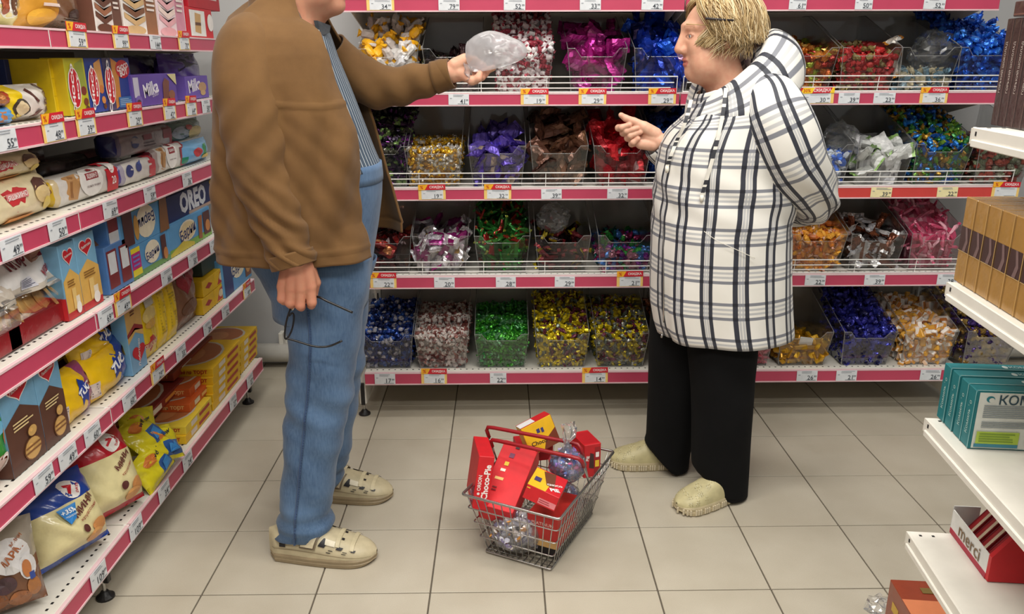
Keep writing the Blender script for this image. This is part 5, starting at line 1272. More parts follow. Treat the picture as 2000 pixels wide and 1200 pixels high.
for k, (a, b_, t_) in enumerate([(287, 320, 574), (320, 338, 556), (338, 358, 545)]):
    fr = [('p', [(0.05, 0.16), (0.5, 0.09), (0.95, 0.16), (0.95, 0.26), (0.5, 0.33), (0.05, 0.26)], (180, 40, 40)), ('t', 'ЯШКИНО', 0.5, 0.21, 0.75, (240, 220, 180), 4, 0.02), ('e', 0.5, 0.62, 0.36, 0.12, (226, 200, 120)), ('e', 0.5, 0.5, 0.3, 0.06, (206, 160, 70)), ('r', 0.3, 0.74, 0.8, 0.86, (200, 196, 180))] if k == 0 else [('l', 0.2, 0.2, 0.8, 0.9, 14, (180, 150, 20))]
    lpil('wafer_tube', ['yellow wafer packet with a red badge next to the slim heart-logo carton', 'yellow wafer packet with fine print squeezed edge-on beside its badged twin', 'yellow wafer packet with fine print next to the brown heart pack'][k], a, b_, t_, 1, 0.045, (228, 192, 26), seed=60 + k, front=fr, crink=0.002, group='yellow wafer packets')
lpil('biscuit_bag', 'brown bag with red heart print beside small yellow cartons', 357, 398, 530, 1, 0.06, (124, 84, 60), seed=64, front=[heart(0.42, 0.72, 0.32, 0.2, (150, 36, 48)), heart(0.72, 0.82, 0.26, 0.16, (150, 40, 50)), ('e', 0.5, 0.3, 0.35, 0.12, (110, 74, 52))])
for k, (dy, dz) in enumerate([(0, 0), (1, 0), (0, 1), (1, 1)]):
    a, b_ = (398, 421) if dy == 0 else (421, 441)
    zb = LZ[1] + dz * 0.062
    M, w, h = LB(a, b_, 500, 1, 0.03, z=zb)
    box_pack('biscuit_carton', ['small yellow carton with red badge, lower one of its stack beside the brown bag', 'small yellow carton with red picture, lower one beside the sky blue carton', 'small yellow carton with red badge, upper one of its stack beside the brown bag', 'small yellow carton with red picture, upper one beside the sky blue carton'][k], 'carton', M, w - 0.003, 0.060, 0.10, (226, 182, 26), front=[('p', [(0.2, 0.5), (0.5, 0.3), (0.8, 0.5), (0.5, 0.7)], (170, 36, 36))] if dy == 0 else [('p', [(0.2, 0.1), (0.7, 0.1), (0.9, 0.9), (0.5, 0.8)], (190, 60, 40)), ('e', 0.6, 0.5, 0.2, 0.25, (230, 210, 170))], group='small yellow cartons')
lbox('biscuit_carton', 'sky blue cake carton at the far end of its shelf', 441, 492, 512, 1, 0.10, (92, 156, 206), inset=0.02, front=[('r', 0, 0, 0.3, 1, (40, 60, 110)), ('e', 0.52, 0.6, 0.25, 0.33, (236, 226, 200)), ('t', 'Барни', 0.52, 0.55, 0.44, (30, 50, 110), 8, 0.018), ('r', 0.76, 0.1, 0.98, 0.95, (120, 70, 50)), ('e', 0.87, 0.4, 0.09, 0.2, (206, 150, 80))])
lbox('biscuit_carton', 'dark grey-green carton lying over the small yellow cartons', 396, 452, 482, 1, 0.12, (62, 78, 72), inset=0.05, z=LZ[1] + 0.125, front=[('r', 0.7, 0.2, 0.95, 0.8, (150, 50, 44)), ('e', 0.85, 0.7, 0.08, 0.2, (90, 170, 70))])

# ---- lowest shelf
def LP(x0, y0, x1, y1, lvl, dz=0.0):
    """frame on a shelf from two bottom-edge pixels: columns right, up, outward"""
    z = LZ[lvl] + dz
    a_, b2 = pZ(x0, y0, z), pZ(x1, y1, z)
    return frame(a_, b2 - a_, (0, 0, 1)), float(np.linalg.norm(b2 - a_))
def floorbag(name, label, x0, y0, x1, y1, h, d, col, lean=0.2, dz=0.0, roll=0.0, lvl=0, **kw):
    M, w = LP(x0, y0, x1, y1, lvl, dz)
    M = M @ trans(w / 2, 0, -d * 0.55) @ rotm('X', -lean) @ rotm('Z', roll)
    return pillow_pack(name, label, kw.pop('cat', 'bag'), M, w, h, d, col, **kw)
floorbag('bun_bag', 'clear bag of brown buns with a white cloud label', -40, 1230, 98, 1182, 0.21, 0.14, (120, 78, 52), lean=0.3, seed=70, crink=0.008, cols=[(0, 0.55, 1, 1, (170, 160, 146))], front=[('e', 0.30, 0.16, 0.16, 0.12, (150, 90, 50)), ('e', 0.62, 0.12, 0.17, 0.11, (166, 104, 60)), ('e', 0.85, 0.22, 0.10, 0.12, (176, 116, 66)), ('e', 0.45, 0.34, 0.17, 0.1, (80, 56, 60)), ('e', 0.60, 0.64, 0.30, 0.2, (224, 222, 222)), ('e', 0.82, 0.47, 0.13, 0.14, (224, 222, 222)), ('t', 'МАРМ', 0.60, 0.64, 0.46, (170, 96, 50), 38, 0.03), ('t', 'МИНИ', 0.72, 0.80, 0.22, (170, 96, 50), 38, 0.02), ('e', 0.80, 0.46, 0.07, 0.1, (190, 120, 70)), ('r', 0.82, 0.32, 0.90, 0.4, (60, 80, 150))])
def seven(args, h, label, capc, seed, lean, promo, dz=0.0):
    fr = [('e', 0.62, 0.80, 0.13, 0.12, (240, 236, 232)), ('t', '7', 0.60, 0.80, 0.09, RED, -20, 0.08), ('t', 'DAYS', 0.70, 0.78, 0.12, RED, 60, 0.02), ('t', 'МИНИ', 0.66, 0.56, 0.36, (96, 40, 40), 26, 0.03), ('t', 'круассаны', 0.70, 0.45, 0.30, (150, 60, 50), 26, 0.01), ('e', 0.80, 0.24, 0.12, 0.08, (206, 140, 80)), ('e', 0.70, 0.14, 0.14, 0.07, (220, 160, 96)), ('e', 0.56, 0.28, 0.06, 0.05, (90, 44, 40))]
    if promo: fr += [('p', [(0.30, 0.64), (0.56, 0.64), (0.50, 0.46), (0.38, 0.42)], (50, 130, 200)), ('t', '+35%', 0.43, 0.58, 0.18, (240, 244, 246), 0, 0.03), ('t', 'в подарок', 0.43, 0.51, 0.17, (220, 236, 244), 0, 0.01)]
    floorbag('croissant_bag', label, *args, h, 0.15, (224, 212, 160), seed=seed, lean=lean, dz=dz, crink=0.009, cols=[(0, 0.66, 1, 1, capc), (0, 0.0, 1, 0.05, capc)], front=fr, cat='bag', ns=30)
seven((84, 1150, 224, 1062), 0.21, 'cream croissant bag with blue top and blue promotion badge', (34, 66, 150), 71, 0.40, True)
seven((176, 1050, 290, 985), 0.25, 'cream croissant bag with red top beside yellow wrappers', (180, 26, 40), 72, 0.35, False)
floorbag('croissant_bag', 'pale yellow croissant bag leaning behind the blue-topped one', 20, 1085, 150, 1010, 0.22, 0.08, (206, 198, 140), seed=73, lean=0.3, cat='bag', front=[('e', 0.55, 0.80, 0.16, 0.10, (206, 140, 80)), ('e', 0.62, 0.62, 0.16, 0.10, (214, 150, 90)), ('e', 0.3, 0.45, 0.2, 0.12, (206, 140, 80)), ('l', 0.15, 0.6, 0.4, 0.7, 2, (120, 90, 70))])
YB_ = dict(cols=[(0.5, 0.1, 1, 0.5, (50, 90, 150))], front=[('e', 0.4, 0.7, 0.2, 0.14, (206, 120, 50)), ('t', 'wow', 0.65, 0.70, 0.3, (40, 40, 50), 20, 0.02), ('p', [(0.55, 0.15), (0.85, 0.2), (0.8, 0.45), (0.6, 0.4)], (60, 130, 190))])
for k, (q, hh, dz, ln, rl) in enumerate([((285, 905, 345, 868), 0.13, 0.075, 0.8, 0.25), ((300, 935, 358, 885), 0.12, 0.03, 0.6, -0.3), ((292, 968, 352, 915), 0.11, 0.0, 0.5, 0.2), ((250, 910, 318, 880), 0.15, 0.06, 0.5, -0.2)]):
    floorbag('wafer_bag', ['yellow wrapper with blue print heaped against the waffle cake boxes', 'yellow wrapper with blue print lying below the waffle cake boxes', 'yellow wrapper with blue print at the shelf edge beside the red-topped bag', 'yellow wrapper with blue print tucked behind the red-topped bag'][k], *q, hh, 0.05, (214, 200, 34), lean=ln, dz=dz, roll=rl, seed=80 + k, crink=0.010, group='yellow and blue wrappers', **YB_)
def waffle(a, b_, lvlz, th, d, label, col, inset, topart=True, txt=(176, 50, 30), grp='flat waffle cake boxes'):
    M, w, h = LB(a, b_, 700, 0, inset, z=lvlz)
    tp = [('e', 0.5, 0.5, 0.42, 0.42, (200, 190, 176)), ('e', 0.5, 0.5, 0.38, 0.38, (176, 104, 60)), ('e', 0.42, 0.55, 0.25, 0.2, (196, 130, 80)), ('r', 0.15, 0.62, 0.35, 0.78, (90, 66, 60))] if topart else []
    return box_pack('waffle_cake_box', label, 'carton', M, w, th, d, col, front=[('r', 0.2, 0.2, 0.42, 0.8, (226, 214, 196)), ('r', 0.5, 0.3, 0.9, 0.7, txt)], side=[('t', 'торт', 0.80, 0.5, 0.22, txt, 0, 0.03), ('t', 'вафля', 0.55, 0.5, 0.22, txt, 0, 0.03)], top=tp, group=grp)
YW = (230, 184, 30)
th = 0.031
for k in range(2): waffle(364, 414, LZ[0] + k * th, th, 0.21, ['yellow waffle cake box at the bottom of the front stack', 'yellow waffle cake box with round cake print topping the front stack'][k], YW if k == 0 else (230, 200, 60), 0.02)
for k in range(2): waffle(372, 416, LZ[0] + (2 + k) * th + 0.001, th, 0.23, ['orange waffle cake box over the yellow front stack', 'dark orange waffle cake box capping the front stack'][k], (206, 92, 36), 0.045 + 0.02 * k, txt=(236, 190, 120))
for k in range(5): waffle(417, 470, LZ[0] + k * th, th, 0.24, 'yellow waffle cake box in the tall middle stack, %s' % ['lowest', 'second from the bottom', 'in its middle', 'second from the top', 'topmost with round cake print'][k], [(230, 184, 30), (226, 178, 28)][k % 2], 0.02)
for k in range(4): waffle(471, 503, LZ[0] + k * th, th, 0.24, 'yellow waffle cake box in the stack by the shelf end, %s' % ['lowest', 'second from the bottom', 'second from the top', 'topmost'][k], [(228, 184, 34), (220, 176, 28)][k % 2], 0.03)
waffle(280, 362, LZ[0] + 0.10, th, 0.24, 'red-brown waffle cake box lying deep on the shelf', (130, 40, 30), 0.12, txt=(220, 150, 60))
waffle(340, 416, LZ[0] + 0.135, th, 0.22, 'dark waffle cake box lying deep on the orange ones', (150, 60, 36), 0.14, txt=(220, 150, 60))
# ================================================================== goods on the white stand
def rbox(s0, w, t, z, h, d, **kw):
    """carton whose front faces the aisle; s0 = far end, w along the shelf"""
    return RM(s0, t, z), w, h, d
def chocolate_bar(k):
    w = 0.026
    return box_pack('chocolate_carton', 'slim dark brown chocolate carton standing on edge, %s' % ['farthest from the shoppers\' aisle mouth', 'second in its row', 'third in its row', 'fourth in its row', 'fifth in its row', 'sixth in its row'][k], 'carton', RM(-0.052 + k * (w + 0.001), 0.052, RZ[3]), w, 0.176, 0.08, (58, 40, 38), front=[('t', 'ГОРЬКИЙ ШОКОЛАД', 0.42, 0.55, 3.2, (190, 180, 170), 90, 0.0), ('r', 0.86, 0, 0.93, 1, (90, 66, 60))], group='slim dark chocolate cartons', mat='printed_film')
BARL = ['slim dark brown chocolate carton standing at the end of its row', 'slim dark brown chocolate carton, second from the row end over the aisle', 'slim dark brown chocolate carton, third from the row end over the aisle', 'slim dark brown chocolate carton in the middle of its row', 'slim dark brown chocolate carton deep along its row', 'slim dark brown chocolate carton deepest along its row']
for k in range(6):
    o = chocolate_bar(k); o['label'] = BARL[k]
o = box_pack('chocolate_carton', 'dark brown chocolate carton lying flat on top of the standing ones', 'carton', RM(-0.032, 0.05, RZ[3] + 0.178), 0.16, 0.024, 0.085, (70, 40, 38), front=[('r', 0.02, 0.1, 0.98, 0.2, (110, 70, 60)), ('e', 0.5, 0.5, 0.05, 0.3, (190, 120, 60))], mat='printed_film')
TANC = (166, 124, 62)
for k in range(7):
    w = 0.0435
    box_pack('gift_carton', ['tan gift carton with dark wavy band at the end of its row', 'tan gift carton with dark wavy band, second from the row end', 'tan gift carton with dark wavy band, third from the row end', 'tan gift carton with dark wavy band, fourth from the row end', 'tan gift carton with dark wavy band, fifth from the row end', 'tan gift carton with dark wavy band, sixth from the row end', 'tan gift carton with dark wavy band, seventh from the row end'][k], 'carton', RM(-0.014 + k * (w + 0.0015), 0.016, RZ[2]), w, 0.152, 0.10, TANC, group='tan gift cartons', front=[('r', 0, 0.375, 1, 0.66, (66, 42, 40)), ('p', [(0.35, 0.375), (0.6, 0.375), (0.75, 0.5), (0.55, 0.66), (0.38, 0.66), (0.55, 0.5)], (116, 92, 90)), ('r', 0, 0.372, 1, 0.378, (206, 176, 120)), ('r', 0.95, 0, 1.0, 1, (190, 150, 84))], side=[('r', 0, 0.375, 1, 0.66, (66, 42, 40))], top=[('r', 0, 0.88, 1, 1, (150, 108, 52))], mat='printed_film')
TEAL = (22, 112, 118)
for k in range(4):
    s1 = [0.022, 0.058, 0.095, 0.126][k]     # near face, metres from the far end
    T_ = 0.032
    o0 = rp(s1, 0.024, RZ[1])
    M = frame(o0, -RN, (0, 0, 1))            # right = into the shelf, outward = toward the camera
    fr = [('r', 0.02, 0.02, 0.98, 0.98, (216, 218, 210)), ('e', 0.10, 0.87, 0.030, 0.055, (40, 120, 130)), ('e', 0.108, 0.855, 0.020, 0.04, (216, 218, 210)), ('t', 'КОМИЛЬФО', 0.46, 0.87, 0.60, (40, 70, 84), 0, 0.01), ('l', 0.06, 0.55, 0.75, 0.78, 7, (130, 140, 146)), ('l', 0.06, 0.38, 0.7, 0.5, 4, (130, 140, 146)), ('r', 0.04, 0.10, 0.34, 0.32, (170, 196, 70)), ('r', 0.03, 0.05, 0.34, 0.11, (60, 130, 150)), ('l', 0.06, 0.13, 0.32, 0.3, 4, (120, 150, 50)), ('e', 0.44, 0.14, 0.05, 0.08, (120, 90, 50)), ('r', 0.55, 0.18, 0.95, 0.34, (190, 206, 180)), ('l', 0.60, 0.05, 0.92, 0.14, 3, (130, 140, 146))] if k == 3 else [('r', 0.02, 0.02, 0.98, 0.98, (216, 218, 210))]
    box_pack('praline_carton', ['teal praline carton at the far shelf end', 'teal praline carton, second from the shelf end', 'teal praline carton, third from the shelf end', 'teal praline carton with its printed white back showing'][k], 'carton', M, 0.235, 0.109, T_, TEAL, front=fr, side=[('t', 'Комильфо', 0.5, 0.5, 1.9, (180, 206, 200), 90, 0.0), ('r', 0.92, 0, 1, 1, (120, 170, 170))], top=[('e', 0.42, 0.5, 0.02, 0.22, (200, 214, 210)), ('t', 'КОМИЛЬФО', 0.62, 0.5, 0.34, (176, 196, 196), 0, 0.01), ('r', 0, 0.0, 1, 0.06, (150, 180, 176))], group='teal praline cartons')
# slanted red sticks in a white-fronted tray
t = empty('chocolate_display', rp(0.07, 0.16, RZ[0]))
tag(t, 'white fronted cardboard tray holding slanted red chocolate cartons', 'display tray')
Mt = frame(rp(-0.006, 0.084, RZ[0]), -RD, (0, 0, 1))
mb = MB(); mb.box((0, 0.001, -0.002), (0.152, 0.050, 0.0), (226, 226, 222), M=Mt); mb.box((0, 0.001, -0.11), (0.152, 0.003, -0.002), (200, 200, 200), M=Mt)
mb.box((0, 0.0, -0.0012), (0.152, 0.011, 0.0008), (170, 34, 60), M=Mt)
mb.box((-0.002, 0.001, -0.05), (0.0, 0.058, 0.0), (200, 200, 198), M=Mt)
fr_ = pm(mb, 'tray', 'printed_card', t)
p = MB(); art_on(p, [('t', 'merci', 0.52, 0.56, 0.58, (120, 92, 60), 0, 0.01)], 0.152, 0.05, lambda u, v, k: xf(Mt, (u * 0.152, v * 0.05, 0.0012))[0]); pm(p, 'lettering', 'print_ink', t)
mb = MB(); Q = np.array([(0.152, 0.001, 0.0), (0.152, 0.05, 0.0), (0.152, 0.152, -0.072), (0.152, 0.148, -0.092), (0.152, 0.001, -0.11)])
V = np.concatenate([Q, Q + [0.010, 0, 0]]); n5 = 5
mb.add(xf(Mt, V), [tuple(range(4, -1, -1)), tuple(range(5, 10))] + [(i, (i + 1) % 5, 5 + (i + 1) % 5, 5 + i) for i in range(5)], (196, 28, 36)); pm(mb, 'end_panel', 'printed_card', t)
for k in range(5):
    Mk = Mt @ trans(0.008 + 0.028 * k, 0.006, -0.020) @ rotm('X', -0.62)
    box_pack('chocolate_carton', 'slim red and cream chocolate carton slanting in the white-fronted tray', 'carton', Mk, 0.020, 0.165, 0.05, (150, 26, 32), front=[('r', 0.62, 0, 0.98, 1, (206, 186, 160)), ('r', 0.0, 0.0, 0.12, 1, (110, 20, 34))], cols={'top': (90, 30, 50)}, group='slanted red chocolate cartons')
# brown-orange carton under the stand
zt = 0.34
P0 = pZ(1739, 1132, zt); P1 = pZ(1842, 1137, zt)
Mc = frame((P0[0], P0[1], RZ[0] - 0.36), P1 - P0, (0, 0, 1))
hc = zt - (RZ[0] - 0.36)
box_pack('praline_carton', 'brown-orange carton with gold print standing under the white stand', 'carton', Mc @ trans(0, 0, 0.14), 0.26, hc, 0.14, (134, 56, 32), top=[('p', [(0.0, 0.15), (1.0, 0.1), (1.0, 0.45), (0.0, 0.5)], (196, 116, 76)), ('p', [(0.45, 0.0), (1.0, 0.0), (1.0, 0.22), (0.5, 0.24)], (90, 44, 32)), ('r', 0.2, 0.66, 0.75, 0.80, (112, 92, 44)), ('e', 0.42, 0.82, 0.04, 0.07, (206, 176, 70)), ('t', 'm', 0.45, 0.40, 0.07, (100, 50, 36), 0, 0.02)], front=[('r', 0.1, 0.80, 0.6, 0.90, (120, 90, 40)), ('e', 0.4, 0.92, 0.03, 0.04, (206, 176, 70)), ('t', 'm', 0.42, 0.62, 0.08, (90, 40, 30)), ('p', [(0, 0.55), (0.5, 0.66), (1, 0.5), (1, 0.75), (0.4, 0.8), (0, 0.72)], (190, 100, 60))], side=[('r', 0.2, 0.6, 0.45, 0.75, (200, 160, 50)), ('r', 0.4, 0.3, 0.8, 0.5, (190, 170, 110))], mat='printed_film')
q = pZ(1716, 1199, RZ[0] - 0.36)
puff('wrapper', (q[0], q[1], RZ[0] - 0.36 + 0.02), 0.03, 0.03, 0.022, 'clear_film', 'crumpled clear wrapper lying beside the brown-orange carton', 'wrapper', 9, n=16, m=10)
# ================================================================== shopping basket
BC = np.array([0.117, 2.262]); BU = np.array([-0.281, 0.142]); BU = BU / np.linalg.norm(BU); BV = np.array([0.206, 0.404]); BV = BV / np.linalg.norm(BV)
BH = 0.22
def bp3(a, c, z):
    """a across (short, toward the floor-left), c along (long, away), z up; a and c in -1..1 of the tapered basket"""
    f = z / BH
    ha = 0.107 + (0.157 - 0.107) * f; hc = 0.172 + (0.227 - 0.172) * f
    q = BC + BU * a * ha + BV * c * hc
    return np.array([q[0], q[1], z])
def ring(z, r=0.06, n=5, sc=1.0):
    P_ = []
    for (sa, sc_) in ((1, 1), (-1, 1), (-1, -1), (1, -1)):
        for k in range(n + 1):
            t = k / n * math.pi / 2
            ca, cc = 1 - r, 1 - r * 0.7
            start = {(1, 1): 0, (-1, 1): 1, (-1, -1): 2, (1, -1): 3}[(sa, sc_)]
            ang = start * math.pi / 2 + t
            P_.append(bp3((sa * ca + r * math.cos(ang)) * sc, (sc_ * cc + r * 0.7 * math.sin(ang)) * sc, z))
    return P_
bk = empty('shopping_basket', (BC[0], BC[1], 0))
tag(bk, 'wire shopping basket with two red handles standing on the floor', 'basket')
mb = MB(); mb.tube(ring(BH), 0.0042, n=8, closed=True); pm(mb, 'rim', 'chrome_wire', bk, True)
for z in (0.008, 0.065, 0.12, 0.172):
    mb = MB(); mb.tube(ring(z), 0.0022 if z > 0.01 else 0.003, n=6, closed=True); pm(mb, 'hoop', 'chrome_wire', bk, True)
def wire(P_, r=0.0017):
    mb = MB(); mb.tube(P_, r, n=5); pm(mb, 'wire', 'chrome_wire', bk, True)
for k in range(11):
    a = -0.88 + 1.76 * k / 10
    wire([bp3(a, -1, BH), bp3(a, -1, 0.008), bp3(a, 1, 0.008), bp3(a, 1, BH)])
for k in range(17):
    c = -0.9 + 1.8 * k / 16
    wire([bp3(-1, c, BH), bp3(-1, c, 0.008), bp3(1, c, 0.008), bp3(1, c, BH)])
for i, (e0, e1, zz) in enumerate([((948, 833), (1133, 868), 0), ((957, 858), (1135, 897), 1)]):
    hl, hr = bp3(1, 0, BH), bp3(-1, 0, BH)
    yl, yr = (hl[1] + 0.02, hr[1] + 0.02) if i == 0 else (hl[1] - 0.05, hr[1] - 0.05)
    pl, pr = pY(*e0, yl), pY(*e1, yr)
    dl = (pr - pl) / np.linalg.norm(pr - pl)
    hd = empty('handle', (0, 0, 0)); hd.parent = bk; hd.matrix_parent_inverse = Matrix.Translation(-Vector(bk.location))
    ml = pl + (hl - pl) * 0.32; mr = pr + (hr - pr) * 0.32
    mb = MB(); mb.tube([ml, pl + (ml - pl) * 0.35, pl + dl * 0.008 + (ml - pl) * 0.05, pl + dl * 0.03, pr - dl * 0.03, pr - dl * 0.008 + (mr - pr) * 0.05, pr + (mr - pr) * 0.35, mr], 0.0062, n=10)
    o = mb.build('grip', 'red_plastic', hd, True)
    mb = MB(); mb.tube([ml, hl], 0.003, n=6); mb.build('handle_wire', 'chrome_wire', hd, True)
    mb = MB(); mb.tube([mr, hr], 0.003, n=6); mb.build('handle_wire', 'chrome_wire', hd, True)
RDB = (206, 26, 36)
def bbox3(name, label, o, u, v, w, h, d, col=RDB, **kw):
    return box_pack(name, label, 'carton', frame(o, u, v), w, h, d, col, **kw)
U3 = np.array([BU[0], BU[1], 0]); V3 = np.array([BV[0], BV[1], 0]); Z3 = np.array([0, 0, 1.0])
# red carton standing at the back left: lettered narrow face to the camera
def choco_front(): return [('t', 'Choco-Pie', 0.62, 0.50, 1.75, (240, 236, 232), 90, 0.03), ('t', 'ORION', 0.24, 0.52, 0.75, (236, 228, 224), 90, 0.02), ('e', 0.24, 0.30, 0.07, 0.03, (236, 228, 224)), ('r', 0.88, 0.96, 0.99, 0.985, (240, 190, 60))]
P0 = pY(921, 966, 2.13)
uu = np.array([0.92, -0.05, -0.10])
M = frame(P0 + np.array([0, 0, -0.05]), (1.0, 0.12, -0.16), (-0.02, 0.10, 1.0))
box_pack('pie_carton', 'red pie carton with white lettering on its narrow side standing in the basket', 'carton', M, 0.047, 0.168, 0.17, RDB, front=[(a if a[0] != 't' else a) for a in [('t', 'Choco-Pie', 0.66, 0.52, 2.35, (244, 240, 236), 90, 0.03), ('t', 'ORION', 0.26, 0.50, 1.05, (236, 228, 224), 90, 0.02), ('e', 0.26, 0.30, 0.09, 0.025, (236, 228, 224))]], right=[('e', 0.5, 0.6, 0.25, 0.25, (170, 22, 30)), ('r', 0.05, 0.95, 0.2, 0.965, (240, 190, 60))])
# red carton lying slanted over the short side
A = pY(932, 984, 2.145); B = pY(998, 1003, 2.11); C = pY(1012, 866, 2.34)
ux = B - A; vy = C - A - 0.0 * ux
n_ = np.cross(ux, vy)
M = frame(A, ux, vy)
wS = np.linalg.norm(ux) * 1.05
hS = 0.25
box_pack('pie_carton', 'red pie carton with barcode lying slanted over the basket rim', 'carton', M, wS, hS, 0.075, (214, 28, 38), front=[('r', 0.06, 0.04, 0.20, 0.15, (236, 236, 236)), ('l', 0.08, 0.05, 0.18, 0.14, 5, (60, 60, 60)), ('r', 0.16, 0.40, 0.40, 0.44, (236, 196, 120)), ('r', 0.22, 0.53, 0.36, 0.57, (236, 226, 210)), ('r', 0.26, 0.62, 0.38, 0.68, (230, 200, 60)), ('r', 0.30, 0.75, 0.44, 0.82, (120, 60, 90)), ('r', 0.38, 0.90, 0.50, 0.94, (60, 40, 40)), ('l', 0.2, 0.22, 0.36, 0.3, 2, (120, 14, 22)), ('r', 0.95, 0.94, 0.99, 0.99, (240, 190, 60))], right=[('r', 0.0, 0, 1, 0.02, (150, 16, 24))])
# red carton with pastry picture lying at the front right
A = pY(1020, 968, 2.02); B = pY(1085, 1000, 2.00); C = pY(1034, 931, 2.16)
ux = B - A
A2 = pY(1020, 968, 2.03)
M = frame(pY(1020, 972, 2.03) , pY(1088, 1003, 2.00) - pY(1020, 972, 2.03), (0.02, 0.12, 1.0))
box_pack('pie_carton', 'red and yellow pie carton lying with a pastry picture on top', 'carton', M, 0.098, 0.045, 0.135, RDB, front=[('r', 0.45, 0.1, 0.98, 0.48, (226, 130, 136)), ('l', 0.48, 0.14, 0.9, 0.42, 2, (170, 60, 70)), ('r', 0.02, 0.78, 0.12, 0.86, (240, 190, 60))], right=[('t', 'Pie', 0.55, 0.5, 0.22, (240, 236, 232), 8, 0.04), ('t', 'Choco', 0.8, 0.5, 0.2, (240, 236, 232), 8, 0.04), ('r', 0.05, 0.15, 0.28, 0.85, (170, 130, 70))], top=[('p', [(0.0, 0.0), (0.55, 0.0), (0.6, 0.4), (0.3, 0.95), (0.0, 0.95)], (236, 186, 40)), ('p', [(0.25, 0.9), (0.5, 0.3), (0.75, 0.3), (0.62, 0.98)], (110, 62, 36)), ('t', 'CHOCO', 0.72, 0.44, 0.5, (244, 240, 236), 30, 0.04), ('t', 'PIE', 0.78, 0.22, 0.3, (244, 240, 236), 30, 0.04), ('r', 0.1, 0.3, 0.3, 0.5, (70, 60, 110))])
# yellow and red carton tilted at the back
M = frame(pY(1028, 866, 2.36), pY(1105, 872, 2.40) - pY(1028, 866, 2.36), (0.35, 0.35, 1.0)) @ rotm('Z', 0.55)
box_pack('pie_carton', 'yellow pie carton with dark lettering tilted at the back of the basket', 'carton', M @ trans(0, -0.05, 0), 0.11, 0.10, 0.05, (236, 186, 34), front=[('p', [(0.45, 0.0), (1, 0.0), (1, 0.55), (0.6, 0.3)], (120, 60, 40)), ('t', 'Choco', 0.38, 0.32, 0.5, (60, 36, 40), -8, 0.02), ('r', 0.42, 0.62, 0.52, 0.76, (60, 60, 120)), ('r', 0.56, 0.58, 0.64, 0.74, (60, 60, 120))], right=[('r', 0, 0, 1, 1, RDB)], top=[('r', 0, 0, 1, 1, (196, 30, 36)), ('r', 0.0, 0.1, 0.5, 0.9, (226, 226, 226))])
# red carton at the back right
M = frame(pY(1140, 935, 2.30), (1.0, 0.35, 0.0), (0.0, 0.0, 1.0))
box_pack('pie_carton', 'red pie carton upright in the corner of the basket next to the tied bag', 'carton', M, 0.058, 0.115, 0.10, (190, 24, 34), front=[('r', 0.62, 0.1, 0.95, 0.9, (150, 20, 28)), ('p', [(0.3, 0.3), (0.6, 0.25), (0.58, 0.7), (0.35, 0.75)], (60, 30, 30)), ('r', 0.66, 0.3, 0.9, 0.5, (230, 190, 50)), ('r', 0.68, 0.6, 0.88, 0.75, (236, 230, 226)), ('t', 'PIE', 0.2, 0.6, 0.3, (236, 230, 226), 80, 0.03)], top=[('r', 0.05, 0.1, 0.95, 0.9, (170, 20, 30))])
bbox3('pie_carton', 'red pie carton lying flat behind the slanted cartons', pY(1012, 905, 2.42), (1, 0.2, 0), (0, 0, 1), 0.12, 0.06, 0.08, (176, 22, 32), front=[('r', 0.1, 0.3, 0.4, 0.7, (226, 216, 212))])
bbox3('pie_carton', 'red pie carton at the bottom of the basket under the pastry picture', bp3(-0.15, -0.78, 0.06), -U3, Z3, 0.10, 0.10, 0.16, (186, 40, 36), front=[('t', 'PLATINUM', 0.5, 0.75, 0.7, (230, 190, 180), 0, 0.01), ('r', 0, 0, 1, 0.25, (190, 150, 90))])
bbox3('pie_carton', 'dark carton at the bottom of the basket', bp3(-0.30, -0.70, 0.012), -U3, Z3, 0.075, 0.045, 0.30, (34, 30, 34))
# bag tied with a twisted neck, and bags pressed against the wires
def candybag(name, label, c, r, seed, cols, tail=None, n=110, s=0.028, filmn=28):
    t = empty(name, c)
    rg = np.random.default_rng(seed); mb = MB(); tm = [twist_shape(rg) for _ in range(4)]
    for _ in range(n):
        d = rg.normal(size=3); d /= np.linalg.norm(d); p_ = d * np.array(r) * rg.uniform(0.62, 0.86)
        V, F, reg = tm[rg.integers(4)]; cc = cols[rg.integers(len(cols))]; c2 = cols[rg.integers(len(cols))]
        mb.addc(V @ (rand_rot(rg) * s).T + p_, F, [lin(cc) if q == 0 else lin(c2) for q in reg])
    tag(mb.build('candies', 'candy_paper', t), kind='stuff')
    V, F = ellipsoid((0, 0, 0), (1, 1, 1), filmn, 18)
    f = folds(V * 0.4, 1.7); V = V * np.array(r) * (1.0 + 0.10 * f[:, None])
    if tail:
        up = np.clip((V[:, 2] / r[2] - 0.55) / 0.45, 0, 1); V[:, :2] *= (1 - 0.78 * up ** 0.6)[:, None]
        V[:, 2] += up * 0.02
    fm = MB(); fm.add(V, F); 
    if tail:
        rr = [0.012, 0.007, 0.011, 0.018, 0.024, 0.020]; zz = np.linspace(r[2] * 0.95, r[2] + tail, 6)
        Vt, Ft = tube([(0.004 * math.sin(5 * i), 0.003 * i, z) for i, z in enumerate(zz)], rr, 12, cap=False)
        Vt = jit(Vt, 0.0035, rg); fm.add(Vt, Ft)
    fm.build('film', 'clear_film', t, False)
    return tag(t, label, 'bag')
c = pY(1108, 908, 2.20); candybag('candy_bag', 'tied clear bag of lilac and blue candies with a twisted neck', c, (0.058, 0.055, 0.055), 31, [(150, 120, 200), (110, 150, 210), (190, 180, 220), (200, 90, 150), (90, 110, 170)], tail=0.075)
